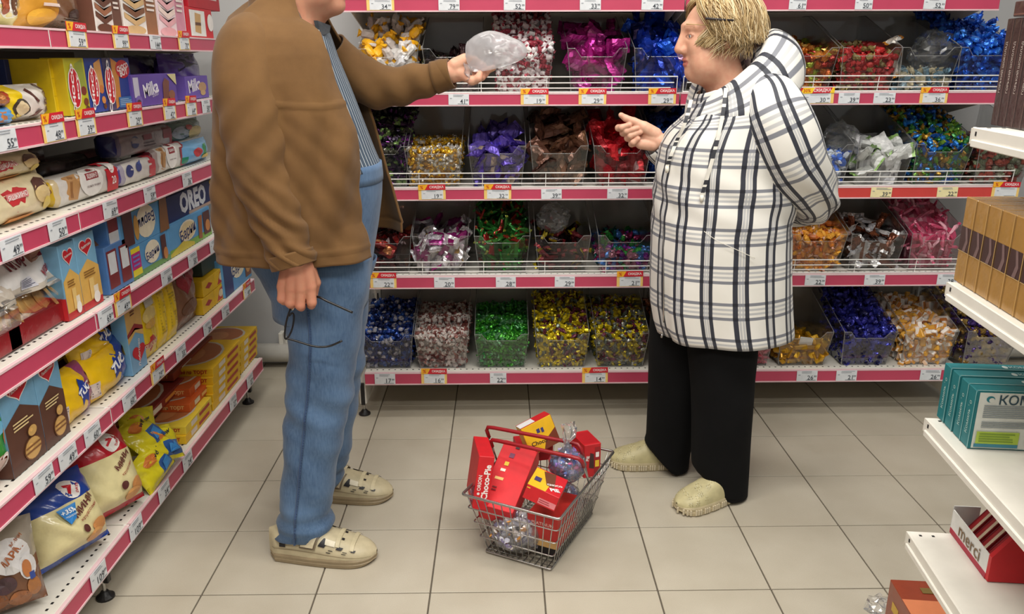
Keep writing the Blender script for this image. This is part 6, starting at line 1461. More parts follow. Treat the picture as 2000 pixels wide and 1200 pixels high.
c = bp3(0.10, -0.70, 0.085); candybag('candy_bag', 'clear bag of silver and white candies pressed against the basket wires', c, (0.088, 0.055, 0.070), 32, [(226, 226, 232), (206, 206, 220), (230, 220, 214), (214, 150, 70), (150, 140, 180), (226, 226, 230)], n=120, s=0.04)
c = bp3(0.55, -0.55, 0.075); candybag('candy_bag', 'clear bag of mauve candies in the corner of the basket', c, (0.055, 0.075, 0.060), 33, [(176, 130, 140), (206, 176, 176), (140, 84, 98), (220, 204, 200)], n=100, s=0.034)
c = bp3(0.80, -0.80, 0.205); candybag('candy_bag', 'small maroon bag poking out beside the lettered red carton', c, (0.022, 0.02, 0.05), 34, [(120, 50, 66), (150, 110, 120)], n=30)
c = bp3(-0.55, 0.25, 0.10); candybag('candy_bag', 'clear bag of blue candies at the long side of the basket', c, (0.045, 0.085, 0.06), 35, [(120, 140, 190), (190, 190, 206), (90, 90, 130)], n=90)
# ================================================================== people
# ---- materials
def mat_skin(name, c, c2):
    b = NB(name); a = b.attr(); n = b.noise(60, 4, b.coord()); n2 = b.noise(420, 2, b.coord())
    col = b.mix(b.ramp(n.outputs[0], 0.35, 0.7, 0, 0.30), a.outputs['Color'], L4(c2))
    return b.done(b.bsdf(col, 0.48, 0, 0.4, b.bump(n2.outputs[0], 0.18, 0.0012), Subsurface_Weight=0.08, Subsurface_Radius=(0.02, 0.008, 0.004), Subsurface_Scale=0.25).outputs[0])
mat_skin('skin', (0, 0, 0), (196, 112, 92))
def mat_cloth(name, c, c2, scale=9, weave=900, rough=0.85, sheen=0.2, bump=0.25, bd=0.0006):
    b = NB(name); n = b.noise(scale, 5, b.coord(), 0.6); n2 = b.noise(weave, 2, b.coord())
    col = b.mix(b.ramp(n.outputs[0], 0.32, 0.68), L4(c), L4(c2))
    return b.done(b.bsdf(col, rough, 0, 0.25, b.bump(n2.outputs[0], bump, bd), Sheen_Weight=sheen, Sheen_Roughness=0.5).outputs[0])
mat_cloth('brown_suede', (96, 68, 37), (112, 81, 46), sheen=0.1)
mat_cloth('suede_lining', (66, 46, 30), (78, 56, 38))
mat_cloth('black_cloth', (7, 7, 8), (11, 11, 13), sheen=0.0, rough=0.95)
mat_cloth('shirt_collar_dark', (44, 46, 50), (60, 62, 66), scale=60)
# jeans: washed denim
b = NB('denim'); co = b.coord()
n = b.noise(7, 5, co, 0.65); mp = b.n('ShaderNodeMapping'); mp.inputs['Scale'].default_value = (260, 260, 40); b.l(co, mp.inputs[0])
n2 = b.noise(1.0, 2, mp.outputs[0])
col = b.mix(b.ramp(n.outputs[0], 0.32, 0.72), L4((60, 84, 116)), L4((90, 118, 152)))
col = b.mix(b.ramp(n2.outputs[0], 0.3, 0.7, 0, 0.35), col, L4((112, 138, 168)))
b.done(b.bsdf(col, 0.85, 0, 0.2, b.bump(n2.outputs[0], 0.3, 0.0006), Sheen_Weight=0.15).outputs[0])
mat_cloth('denim_seam', (50, 72, 106), (62, 86, 122), weave=300)
# striped shirt and plaid coat read the cloth's own u, v in metres
def stripes(b, x, pitch, bands):
    f = b.math('FRACT', b.math('DIVIDE', x, pitch)); out = None
    for c, w in bands:
        d = b.math('ABSOLUTE', b.math('SUBTRACT', f, c))
        s = b.ramp(d, w / 2 - 0.006, w / 2 + 0.006, 1.0, 0.0)
        out = s if out is None else b.math('MAXIMUM', out, s)
    return out
b = NB('striped_shirt'); uv = b.n('ShaderNodeUVMap'); sp = b.n('ShaderNodeSeparateXYZ'); b.l(uv.outputs[0], sp.inputs[0])
s1 = stripes(b, sp.outputs[0], 0.0165, [(0.5, 0.15)]); s2 = stripes(b, sp.outputs[0], 0.0085, [(0.5, 0.12)])
col = b.mix(s2, L4((74, 88, 104)), L4((48, 58, 74))); col = b.mix(s1, col, L4((196, 202, 206)))
b.done(b.bsdf(col, 0.75, 0, 0.3).outputs[0])
b = NB('plaid_cloth'); uv = b.n('ShaderNodeUVMap'); sp = b.n('ShaderNodeSeparateXYZ'); b.l(uv.outputs[0], sp.inputs[0])
u, v = sp.outputs[0], sp.outputs[1]
pu, pv = 0.0864, 0.116
vd = stripes(b, u, pu, [(0.35, 0.125), (0.65, 0.125)]); vg = stripes(b, u, pu, [(0.46, 0.06), (0.54, 0.06)])
hd = stripes(b, v, pv, [(0.30, 0.085), (0.70, 0.085)]); hg = stripes(b, v, pv, [(0.44, 0.06), (0.56, 0.06)])
n = b.noise(6, 4, b.coord()); n2 = b.noise(700, 2, b.coord())
base = b.mix(b.ramp(n.outputs[0], 0.3, 0.7), L4((226, 223, 214)), L4((236, 233, 226)))
G1, G2, BK = L4((128, 130, 138)), L4((176, 177, 180)), L4((34, 35, 44))
col = b.mix(b.math('MULTIPLY', hg, 0.8), base, G2); col = b.mix(b.math('MULTIPLY', vg, 0.8), col, G2)
col = b.mix(hd, col, G1)
col = b.mix(vd, col, L4((52, 54, 64)))
col = b.mix(b.math('MULTIPLY', hd, vd), col, BK)
b.done(b.bsdf(col, 0.55, 0, 0.35, b.bump(n2.outputs[0], 0.08, 0.0004), Sheen_Weight=0.1).outputs[0])
mat_vcol('hair_strands', 0.42, spec=0.4, var=0.1)
mat_vcol('shoe_leather', 0.5, bump=0.15, bscale=120, var=0.1)

# ---- cloth helpers
def curve(pts, Y):
    """pixel polyline of an outline lying at depth Y -> X as a function of Z"""
    W_ = np.array([pY(x, y, Y) for x, y in pts]); o = np.argsort(W_[:, 2])
    return lambda z: float(np.interp(z, W_[o, 2], W_[o, 0]))
def zof(x, y, Y): return float(pY(x, y, Y)[2])
def cloth(name, rows, mat, parent, disp=0.004, dscale=1.0, stretch=(1, 1, 1), closed=True, thick=0.003, uvs=None, seed=0, extra=None):
    """rows: array (nz, nu, 3) of world points"""
    R_ = np.asarray(rows, float); nz, nu = R_.shape[:2]
    V = R_.reshape(-1, 3)
    # normals from the grid
    du = np.roll(R_, -1, 1) - np.roll(R_, 1, 1)
    if not closed: du[:, 0] = R_[:, 1] - R_[:, 0]; du[:, -1] = R_[:, -1] - R_[:, -2]
    dv = np.gradient(R_, axis=0)
    N = np.cross(du, dv); N /= np.maximum(np.linalg.norm(N, axis=2, keepdims=True), 1e-9)
    f = folds(V + seed * 0.37, dscale, stretch).reshape(nz, nu, 1)
    if extra is not None: f = f + extra(R_)[..., None] / max(disp, 1e-6)
    R2 = R_ + N * f * disp
    F = grid_faces(nu, nz, closed)
    me = bpy.data.meshes.new(name); me.from_pydata(R2.reshape(-1, 3).tolist(), [], F)
    me.polygons.foreach_set('use_smooth', np.ones(len(F), bool))
    if uvs is not None:
        U_ = np.asarray(uvs, float).reshape(nz, nu, 2)
        uvl = me.uv_layers.new(name='UVMap'); data = np.zeros((len(me.loops), 2))
        li = 0
        wrap = U_[0, -1, 0] - U_[0, 0, 0] + (U_[0, 1, 0] - U_[0, 0, 0])
        for p in me.polygons:
            ids = list(p.vertices); j = [i % nu for i in ids]
            lastcol = closed and (max(j) - min(j) > 1)
            for i in ids:
                q = U_[i // nu, i % nu].copy()
                if lastcol and i % nu == 0: q[0] += wrap
                data[li] = q; li += 1
        uvl.data.foreach_set('uv', data.ravel())
    o = link(name, me, mat)
    if thick:
        m = o.modifiers.new('thickness', 'SOLIDIFY'); m.thickness = thick; m.offset = -1
    return reparent(o, parent)
def ring_pts(cx, cy, a, b_, z, n=56, ex=2.3, ph=0.0):
    t = np.linspace(0, 2 * math.pi, n, endpoint=False) + ph
    c, s = np.cos(t), np.sin(t)
    return np.stack([cx + a * np.sign(c) * np.abs(c) ** (2 / ex), cy + b_ * np.sign(s) * np.abs(s) ** (2 / ex), np.full(n, z)], 1)
def spline_ring(ctrl, n):
    return catmull(ctrl, n)
def sleeve_rows(pts, n=40, nu=40):
    """pts: rows (x, y, z, r, flat) along the arm"""
    C = catmull(pts, n); P_ = C[:, :3]; T = np.gradient(P_, axis=0); T /= np.linalg.norm(T, axis=1, keepdims=True)
    up = np.array([0, 1.0, 0]); rows = []
    for i in range(n):
        w = up - T[i] * (up @ T[i]); w /= np.linalg.norm(w); x = np.cross(w, T[i])
        t = np.linspace(0, 2 * math.pi, nu, endpoint=False)
        rows.append(P_[i] + C[i, 3] * (np.cos(t)[:, None] * x + np.sin(t)[:, None] * w * C[i, 4]))
    L_ = np.concatenate([[0], np.cumsum(np.linalg.norm(np.diff(P_, axis=0), axis=1))])
    uv = np.array([[(t / (2 * math.pi) * 2 * math.pi * 0.085, L_[i]) for t in np.linspace(0, 2 * math.pi, nu, endpoint=False)] for i in range(n)])
    return np.array(rows), uv

# ---- heads
def head_field(w, q):
    """distance field of a head: x forward, y left, z up, chin about -0.115, crown +0.115. w: woman features"""
    def fn(P_):
        d = sd_ell(P_, (-0.018, 0, 0.032), (0.098, 0.076, 0.086))
        d = smin(d, sd_ell(P_, (0.030, 0, -0.012), (0.062, 0.060, 0.082)), 0.03)
        d = smin(d, sd_ell(P_, (0.030, 0, -0.062), (0.052, 0.050 + 0.006 * w, 0.052)), 0.02)
        d = smin(d, sd_ell(P_, (0.066 - 0.004 * w, 0, -0.096), (0.020, 0.024, 0.018)), 0.022)
        for s in (-1, 1):
            d = smin(d, sd_cone(P_, (0.086, s * 0.010, 0.034), (0.066, s * 0.046, 0.030), 0.011, 0.010), 0.012)
            d = smin(d, sd_ell(P_, (0.058, s * 0.040, -0.024), (0.028, 0.022, 0.026)), 0.018)
            d = smin(d, sd_ell(P_, (0.028, s * 0.046, -0.070), (0.034, 0.018, 0.028)), 0.02)
            d = smax(d, -sd_ell(P_, (0.100, s * 0.032, 0.008), (0.020, 0.017, 0.013)), 0.010)
            d = smin(d, sd_ell(P_, (0.0705, s * 0.0315, 0.006), (0.0160, 0.0170, 0.0130)), 0.004)
            d = smax(d, -sd_ell(P_, (0.096, s * 0.0325, 0.0055), (0.024, 0.0125, 0.0050)), 0.0015)
            d = smin(d, sd_cone(P_, (0.080, s * 0.022, -0.008), (0.070, s * 0.044, -0.006), 0.006, 0.005), 0.006)
            e = np.maximum(sd_ell(P_, (-0.012, s * 0.080, -0.004), (0.019, 0.010, 0.032)), -sd_ell(P_, (-0.006, s * 0.092, -0.002), (0.010, 0.010, 0.018)))
            d = smin(d, e, 0.006)
        # nose
        nt = 0.108 - 0.002 * w
        n_ = sd_cone(P_, (0.090, 0, 0.020), (nt, 0, -0.028), 0.0085, 0.0135)
        n_ = smin(n_, sd_cone(P_, (0.094, 0.013, -0.034), (0.094, -0.013, -0.034), 0.0095, 0.0095), 0.008)
        d = smin(d, n_, 0.012)
        for s in (-1, 1): d = smax(d, -sd_ell(P_, (0.102, s * 0.007, -0.045), (0.005, 0.003, 0.005)), 0.002)
        # lips
        d = smin(d, sd_ell(P_, (0.083, 0, -0.060), (0.012, 0.023, 0.0075)), 0.007)
        d = smin(d, sd_ell(P_, (0.081, 0, -0.073), (0.012, 0.020, 0.0075)), 0.006)
        d = smax(d, -sd_ell(P_, (0.098, 0, -0.0665), (0.014, 0.022, 0.0022)), 0.003)
        for s in (-1, 1): d = smax(d, -sd_cone(P_, (0.098, s * 0.026, -0.036), (0.083, s * 0.036, -0.068), 0.0025, 0.0025), 0.008)
        if w: # soft double chin
            d = smin(d, sd_ell(P_, (0.018, 0, -0.100), (0.058, 0.052, 0.036)), 0.03)
            for s in (-1, 1): d = smin(d, sd_ell(P_, (0.040, s * 0.040, -0.066), (0.036, 0.024, 0.038)), 0.025)
        else:
            d = smin(d, sd_ell(P_, (0.020, 0, -0.092), (0.052, 0.042, 0.030)), 0.02)
        d = smin(d, sd_cone(P_, (-0.018, 0, -0.07), (-0.045 - 0.01 * w, 0, -0.21), 0.056, 0.062), 0.03)
        return d
    return fn
def head_cols(V, base, lip, brow, stubble=None):
    c = np.tile(lin(base), (len(V), 1))
    def blend(mask, col, k=1.0):
        m = np.clip(mask, 0, 1)[:, None] * k; return c * (1 - m) + lin(col) * m
    for (cx, cy, cz, r) in [(0.060, 0.042, -0.022, 0.028), (0.060, -0.042, -0.022, 0.028), (0.118, 0, -0.028, 0.016)]:
        c = blend(1 - np.linalg.norm(V - np.array([cx, cy, cz]), axis=1) / r, (208, 120, 104), 0.55)
    lm = ((V[:, 0] > 0.072) & (np.abs(V[:, 1]) < 0.026 - 0.9 * np.abs(V[:, 2] + 0.0665)) & (np.abs(V[:, 2] + 0.0665) < 0.014)).astype(float)
    c = blend(lm, lip, 0.8)
    for s in (-1, 1):
        dx = np.abs(V[:, 1] - s * 0.034); zz = V[:, 2] - (0.036 - 12 * (V[:, 1] - s * 0.030) ** 2)
        c = blend(((dx < 0.020) & (np.abs(zz) < 0.004) & (V[:, 0] > 0.05)).astype(float), brow, 0.6)
        # reddish lid line
        ex, ez = (V[:, 1] - s * 0.0315), V[:, 2] - 0.006
        ln = (V[:, 0] > 0.068) & (np.abs((ex / 0.0150) ** 2 + (ez / 0.0066) ** 2 - 1.0) < 0.28); c = blend(ln.astype(float), (120, 74, 62), 0.7)
    if stubble: c = blend(((V[:, 2] < -0.045) & (V[:, 2] > -0.125) & (V[:, 0] > 0.0)).astype(float), stubble, 0.18)
    return c
def caps_field(L_, k=0.006):
    def fn(P_):
        d = None
        for a, b_, r1, r2 in L_:
            q = sd_cone(P_, a, b_, r1, r2); d = q if d is None else smin(d, q, k)
        return d
    return fn
def caps_mesh(L_, step, k=0.006):
    A = np.array([np.minimum(np.asarray(a) - max(r1, r2), np.asarray(b_) - max(r1, r2)) for a, b_, r1, r2 in L_]).min(0) - 2 * step
    B = np.array([np.maximum(np.asarray(a) + max(r1, r2), np.asarray(b_) + max(r1, r2)) for a, b_, r1, r2 in L_]).max(0) + 2 * step
    return surface_nets(caps_field(L_, k), A, B, step)
def body_mesh(parts, parent, name='body'):
    V = []; F = []; C = []; o = 0
    for v, f, c in parts:
        V.append(v); F.append(np.asarray(f) + o); C.append(c); o += len(v)
    me = np_mesh(name, np.concatenate(V), np.concatenate(F), np.concatenate(C))
    ob = link(name, me, 'skin'); reparent(ob, parent)
    return ob
def tint(V, base, pts=(), col=(196, 112, 92), r=0.014, k=0.5):
    c = np.tile(lin(base), (len(V), 1))
    for p_ in pts:
        m = np.clip(1 - np.linalg.norm(V - p_, axis=1) / r, 0, 1)[:, None] * k; c = c * (1 - m) + lin(col) * m
    return c

# ---- shoes
def shoe(parent, M, L_, Wd, hh, col, sole, style):
    """M: columns forward(x), left(y), up(z); origin at the heel on the floor"""
    def half(u):      # outline half width
        return Wd / 2 * (0.62 + 0.38 * math.sin(min(1, u / 0.72) * math.pi / 2) ** 1.2) * (1 - max(0, (u - 0.72) / 0.28) ** 2.3) ** 0.55 * min(1, (0.30 + (u / 0.10)) if u < 0.07 else 1)
    def top(u):
        pts = [(0, hh * 0.80), (0.12, hh * 0.92), (0.30, hh * 0.98), (0.45, hh * 0.92), (0.60, hh * 0.72), (0.78, hh * 0.52), (0.92, hh * 0.34), (1.0, hh * 0.12)]
        return float(np.interp(u, [p[0] for p in pts], [p[1] for p in pts]))
    zs = 0.024 if style == 'man' else 0.028
    n, m = 34, 22
    V = []
    for i in range(n + 1):
        u = i / n; w = max(half(min(max(u, 0.002), 0.998)), 0.004); h = max(top(u), 0.012)
        for k in range(m + 1):
            a = math.pi * k / m
            V.append((u * L_, w * np.sign(math.cos(a)) * abs(math.cos(a)) ** 0.75, zs + h * math.sin(a) ** 0.8))
    V = np.array(V)
    mb = MB(); F = grid_faces(m + 1, n + 1); mb.add(xf(M, V), F, col)
    up = mb.build('shoe', 'shoe_leather', None, True); reparent(up, parent)
    tag(up, None)
    # sole
    S = []
    ring_ = [(u, half(min(max(u, .002), .998))) for u in np.linspace(0.002, 0.998, 30)]
    out = [(u * L_, -w - 0.003) for u, w in ring_] + [(u * L_, w + 0.003) for u, w in ring_[::-1]]
    ns = len(out)
    c0 = np.array([L_ * 0.5, 0])
    lay = [(0.0, 0.94), (0.004, 0.985), (zs * 0.55, 1.0), (zs * 0.62, 0.985), (zs, 1.0), (zs + 0.006, 0.96)]
    SV = []
    for z, s_ in lay:
        for (x, y) in out:
            q = c0 + (np.array([x, y]) - c0) * (s_, s_)
            lift = 0.010 * max(0, (x / L_ - 0.86) / 0.14) ** 2 if z < 0.01 else 0
            SV.append((q[0], q[1], z + lift))
    sm = MB(); sm.add(xf(M, SV), grid_faces(ns, len(lay), True) + [tuple(range(ns - 1, -1, -1)), tuple(range((len(lay) - 1) * ns, len(lay) * ns))], sole)
    so = sm.build('sole', 'shoe_leather', up); so.matrix_parent_inverse = Matrix.Identity(4)
    def on(u, a, e=0.0):
        a = max(0.02, min(math.pi - 0.02, a)); w = half(min(max(u, .002), .998)) + e; h = top(u) + e
        return (u * L_, w * np.sign(math.cos(a)) * abs(math.cos(a)) ** 0.75, zs + h * math.sin(a) ** 0.8)
    def patch(u0, u1, a0, a1, e=0.0016, sk=0.0, nn=6):
        Vp = [on(u0 + (u1 - u0) * i / nn + sk * j / nn, a0 + (a1 - a0) * j / nn, e) for j in range(nn + 1) for i in range(nn + 1)]
        return Vp, grid_faces(nn + 1, nn + 1)
    d = MB()
    if style == 'man':
        dk = (26, 24, 28); seam = (140, 126, 100)
        for sgn in (0, 1):
            A = (lambda a: math.pi - a) if sgn else (lambda a: a)
            for (u0, u1, a0, a1, sk) in [(0.50, 0.56, 0.55, 1.05, 0.05), (0.665, 0.715, 0.60, 0.80, 0.02), (0.80, 0.835, 0.62, 0.78, 0.01), (0.13, 0.19, 0.30, 0.46, 0.0), (0.58, 0.62, 0.34, 0.38, 0), (0.60, 0.64, 0.46, 0.50, 0), (0.72, 0.76, 0.40, 0.44, 0), (0.73, 0.77, 0.52, 0.56, 0), (0.70, 0.725, 1.30, 1.42, 0)]:
                d.add(*[(lambda r: (xf(M, r[0]), r[1]))(patch(u0, u1, A(a0), A(a1), 0.0030, sk))][0], dk)
            for u0, a0, a1 in [(0.66, 0.75, 1.57), (0.79, 0.70, 1.57)]:
                d.add(*[(lambda r: (xf(M, r[0]), r[1]))(patch(u0, u0 + 0.035, A(a0), A(a1), 0.0045))][0], (196, 184, 150))
            d.add(*[(lambda r: (xf(M, r[0]), r[1]))(patch(0.565, 0.655, A(0.72), A(1.05), 0.0032))][0], (212, 204, 180))
            d.add(*[(lambda r: (xf(M, r[0]), r[1]))(patch(0.05, 0.97, A(0.22), A(0.25), 0.0028, nn=30))][0], seam)
        det = d.build('cut_outs', 'shoe_leather', up)
        st = MB()
        for sgn in (0, 1):
            A = (lambda a: math.pi - a) if sgn else (lambda a: a)
            st.add(*[(lambda r: (xf(M, r[0]), r[1]))(patch(0.325, 0.475, A(0.34), A(1.30), 0.0050, 0.05))][0], (110, 96, 76))
        st.add(*[(lambda r: (xf(M, r[0]), r[1]))(patch(0.34, 0.46, math.pi - 0.40, math.pi - 1.25, 0.0085, 0.05))][0], (200, 188, 158))
        st.add(*[(lambda r: (xf(M, r[0]), r[1]))(patch(0.34, 0.46, 0.40, 1.25, 0.0085, 0.05))][0], (200, 188, 158))
        st.add(*[(lambda r: (xf(M, r[0]), r[1]))(patch(0.385, 0.50, 1.22, math.pi - 1.22, 0.0075))][0], (196, 184, 154))
        st.build('strap', 'shoe_leather', up)
    else:
        for k in range(46):      # ribbed welt
            i = int(k / 46 * ns); x, y = out[i]; q = c0 + (np.array([x, y]) - c0) * 1.012
            Vb, Fb = chbox((q[0] - 0.0030, q[1] - 0.0030, 0.006), (q[0] + 0.0030, q[1] + 0.0030, zs * 0.92), 0.001); d.add(xf(M, Vb), Fb, (206, 194, 166))
        tag(d.build('ribs', 'shoe_leather', up), kind='stuff')
        e = MB(); rg = np.random.default_rng(5)
        for k in range(30):      # embossed rosettes
            u, a = rg.uniform(0.45, 0.95), rg.uniform(0.35, math.pi - 0.35)
            R0 = 0.030
            for j in range(8):
                t0, t1 = j * math.pi / 4, (j + 0.6) * math.pi / 4
                Vq = [on(u + R0 * 0.9 * math.cos(t0), a + R0 * 6 * math.sin(t0), 0.0010), on(u + R0 * 0.9 * math.cos(t1), a + R0 * 6 * math.sin(t1), 0.0010), on(u + R0 * 0.6 * math.cos(t1), a + R0 * 4 * math.sin(t1), 0.0016), on(u + R0 * 0.6 * math.cos(t0), a + R0 * 4 * math.sin(t0), 0.0016)]
                e.add(xf(M, Vq), [(0, 1, 2, 3)], (176, 166, 122) if j % 2 else (214, 208, 176))
        tag(e.build('embossed_rosettes', 'shoe_leather', up), kind='stuff')
    return up
def shoeM(heel, toe):
    h = np.array([heel[0], heel[1], 0.0]); t = np.array([toe[0], toe[1], 0.0]); f = (t - h) / np.linalg.norm(t - h)
    M = np.eye(4); M[:3, 0] = f; M[:3, 1] = np.cross((0, 0, 1), f); M[:3, 2] = (0, 0, 1); M[:3, 3] = h
    return M, float(np.linalg.norm(t - h))

# ================================================================== the shopper in the brown jacket (faces +X)
MY = 2.30
man = empty('person', (-0.56, MY, 0))
tag(man, 'person in brown jacket and blue jeans holding out a clear plastic bag', 'person')
SK1 = (206, 150, 120)
cb = curve([(540, -45), (505, -8), (470, 14), (440, 36), (421, 70), (411, 105), (406, 150), (404, 220), (405, 300), (408, 380), (410, 440), (413, 480), (414, 520)], MY)
YN, YFR = MY - 0.15, MY + 0.17
BACKPX = [(540, -45), (505, -8), (470, 14), (440, 36), (421, 70), (411, 105), (406, 150), (404, 220), (405, 300), (408, 380), (410, 440), (413, 480), (416, 520)]
cbn = curve(BACKPX, MY - 0.17)
cn = curve([(552, -25), (562, 5), (578, 38), (604, 52), (622, 66), (640, 110), (652, 157), (670, 200), (699, 290), (703, 350), (703, 434), (714, 470), (723, 507), (724, 540)], YN)
cf = curve([(640, 20), (652, 55), (667, 85), (690, 130), (710, 180), (730, 240), (747, 300), (758, 340), (767, 367), (783, 430), (784, 470)], YFR)
ztop = 1.605; zhem = zof(617, 519, MY - 0.24)
zz = np.linspace(zhem, ztop, 120)
def jhw(z): return float(np.interp(z, [zhem, 1.0, 1.2, 1.32, 1.40, 1.46, 1.50, 1.54, 1.57, 1.61], [0.262, 0.255, 0.245, 0.240, 0.230, 0.213, 0.195, 0.165, 0.13, 0.085]))
rows = []
for z in zz:
    xb, xn, xff, hw = cb(z), cn(z), cf(z), jhw(z)
    xm = 0.5 * (xb + xn); w = xn - xb
    fy = min(YFR - MY, hw * 0.78); ny = min(MY - YN, hw * 0.75)
    ctrl = [(xn, MY - ny), (xn - 0.10 * w, MY - hw * 0.90), (xm + 0.12 * w, MY - hw), (xm - 0.10 * w, MY - hw * 0.99), (cbn(z) + 0.035, MY - hw * 0.82), (cbn(z) + 0.004, MY - hw * 0.45), (xb + 0.01 * w, MY + hw * 0.30), (xb + 0.10 * w, MY + hw * 0.80), (xm - 0.16 * w, MY + hw * 0.99), (xm + 0.2 * w, MY + hw), (xff - 0.12 * w, MY + hw * 0.93), (xff, MY + fy)]
    r = catmull(np.array(ctrl), 130)
    rows.append(np.column_stack([r, np.full(len(r), z)]))
def jfold(R_):
    z = R_[..., 2]; x = R_[..., 0]; y = R_[..., 1]
    near = np.clip((MY - y) / 0.2, 0, 1)
    w_ = np.sin((x - 0.22 * (z - 1.2) + 0.02 * np.sin(z * 9)) * 62)
    f = 0.010 * near * (np.abs(w_) ** 1.4 * np.sign(w_)) * np.clip((1.40 - z) / 0.12, 0, 1) * (0.45 + 0.55 * np.clip((z - 0.9) / 0.4, 0, 1))
    f += 0.0028 * near * np.sin((x + 0.9 * (z - 1.2)) * 95 + 2.0 * np.sin(z * 14)) * np.exp(-((z - 1.12) / 0.16) ** 2)      # hanging folds of the near panel
    f += 0.004 * np.exp(-((z - (zhem + 0.035)) / 0.004) ** 2) * -1                                   # hem stitch line
    f += -0.004 * np.exp(-((z - 1.345 - 0.004 * np.sin(x * 30)) / 0.004) ** 2) * (x > -0.62)         # yoke seam
    return f
cloth('jacket', rows, 'brown_suede', man, 0.0075, 1.0, (1, 1, 0.40), closed=False, thick=0.007, seed=1, extra=jfold)
# near sleeve
def sl(pts, Ys): return np.array([list(pY(x, y, Y)) + [r, f] for (x, y, r, f), Y in zip(pts, Ys)])
pn = sl([(500, 50, 0.050, 1.0), (490, 84, 0.078, 1.0), (486, 130, 0.088, 0.98), (489, 190, 0.088, 0.96), (498, 255, 0.084, 0.94), (507, 318, 0.078, 0.94), (523, 375, 0.071, 0.94), (545, 432, 0.064, 0.94), (563, 482, 0.059, 0.94), (575, 520, 0.057, 0.92)], [MY - .10, MY - .135, MY - .165, MY - .19, MY - .207, MY - .222, MY - .236, MY - .25, MY - .263, MY - .27])
rw, uv_ = sleeve_rows(pn, 110, 56)
def elbow(cz, amp, fr, tilt):
    def g(R_):
        z = R_[..., 2]; return amp * np.sin((z + tilt * R_[..., 0]) * fr) * np.exp(-((z - cz) / 0.13) ** 2)
    return g
cloth('sleeve', rw, 'brown_suede', man, 0.0045, 1.3, (1, 1, 1), thick=0.006, seed=2, extra=lambda R_: elbow(1.03, 0.0055, 120, 0.9)(R_) + elbow(0.95, 0.003, 190, 0.5)(R_) + elbow(1.28, 0.003, 60, -1.2)(R_))
# cuff seam band
cu_ = rw[-10:].copy(); c_m = cu_.mean(1, keepdims=True); cu_ = c_m + (cu_ - c_m) * 1.045
cloth('cuff', cu_, 'brown_suede', man, 0.0005, thick=0.006)
# far sleeve
pf = sl([(640, 95, 0.060, 1.0), (662, 122, 0.068, 1.0), (700, 152, 0.070, 0.95), (742, 170, 0.064, 0.95), (790, 166, 0.056, 0.95), (838, 155, 0.048, 0.95), (882, 143, 0.041, 0.95)], [MY + .14, MY + .16, MY + .17, MY + .17, MY + .16, MY + .15, MY + .14])
rwf, _ = sleeve_rows(pf, 54, 40)
cloth('sleeve', rwf, 'brown_suede', man, 0.0055, 1.2, thick=0.006, seed=3, extra=lambda R_: 0.004 * np.sin(R_[..., 0] * 70 + R_[..., 2] * 40))
cu_ = rwf[-8:].copy(); c_m = cu_.mean(1, keepdims=True); cu_ = c_m + (cu_ - c_m) * 1.03
cloth('cuff', cu_, 'brown_suede', man, 0.001, thick=0.008)
# collar: folded band, open at the throat
rows = []
for k, (dz, rr, dx) in enumerate([(-0.05, 0.115, 0.0), (-0.01, 0.108, 0.0), (0.03, 0.098, 0.0), (0.055, 0.092, -0.004), (0.060, 0.098, -0.004), (0.040, 0.107, 0.0), (0.010, 0.117, 0.002), (-0.020, 0.126, 0.004)]):
    t = np.linspace(-math.radians(140), math.radians(140), 40)
    zc = 1.600 + dz
    cx0 = -0.578 + dx
    pts = np.stack([cx0 - rr * 0.75 * np.cos(t), MY - rr * np.sin(t) * 0.95 * -1, zc - 0.085 * (np.abs(t) / 2.44) ** 2.0 + 0 * t], 1)
    rows.append(pts)
cloth('collar', catmull(np.array(rows).reshape(8, -1), 20).reshape(20, 40, 3), 'brown_suede', man, 0.002, closed=False, thick=0.004, seed=4)
# pocket flap mark on the far panel and zip line along the near edge
# shirt
sf = curve([(600, -10), (632, 40), (645, 62), (660, 110), (682, 165), (707, 230), (730, 290), (744, 322), (746, 345)], MY + 0.03)
zsh = np.linspace(zof(744, 330, MY), 1.53, 34); rows = []; uvs = []
for z in zsh:
    x1, x0 = sf(z), cb(min(z, 1.45)) + 0.05
    hw = jhw(z) - 0.045
    cx, a = 0.5 * (x0 + x1), 0.5 * (x1 - x0)
    r = ring_pts(cx, MY + 0.01, a, hw, z, 72, 2.3); rows.append(r)
    uvs.append([(t / 72 * 1.25, z) for t in range(72)])
cloth('shirt', rows, 'striped_shirt', man, 0.003, 1.0, (1, 1, 0.6), thick=0.002, uvs=uvs, seed=5)
rows = []; uvs = []
for k, (dz, rr) in enumerate([(0.0, 0.078), (0.03, 0.072), (0.05, 0.070), (0.045, 0.080), (0.01, 0.088), (-0.02, 0.094)]):
    t = np.linspace(-math.radians(165), math.radians(165), 44)
    rows.append(np.stack([-0.575 - rr * 0.78 * np.cos(t), MY + rr * np.sin(t), 1.580 + dz - 0.075 * np.clip(np.abs(t) / 2.88, 0, 1) ** 2.2], 1)); uvs.append([(tt * 0.09, k * 0.01) for tt in t])
cloth('shirt_collar', rows, 'striped_shirt', man, 0.001, closed=False, thick=0.002, uvs=uvs, seed=6)
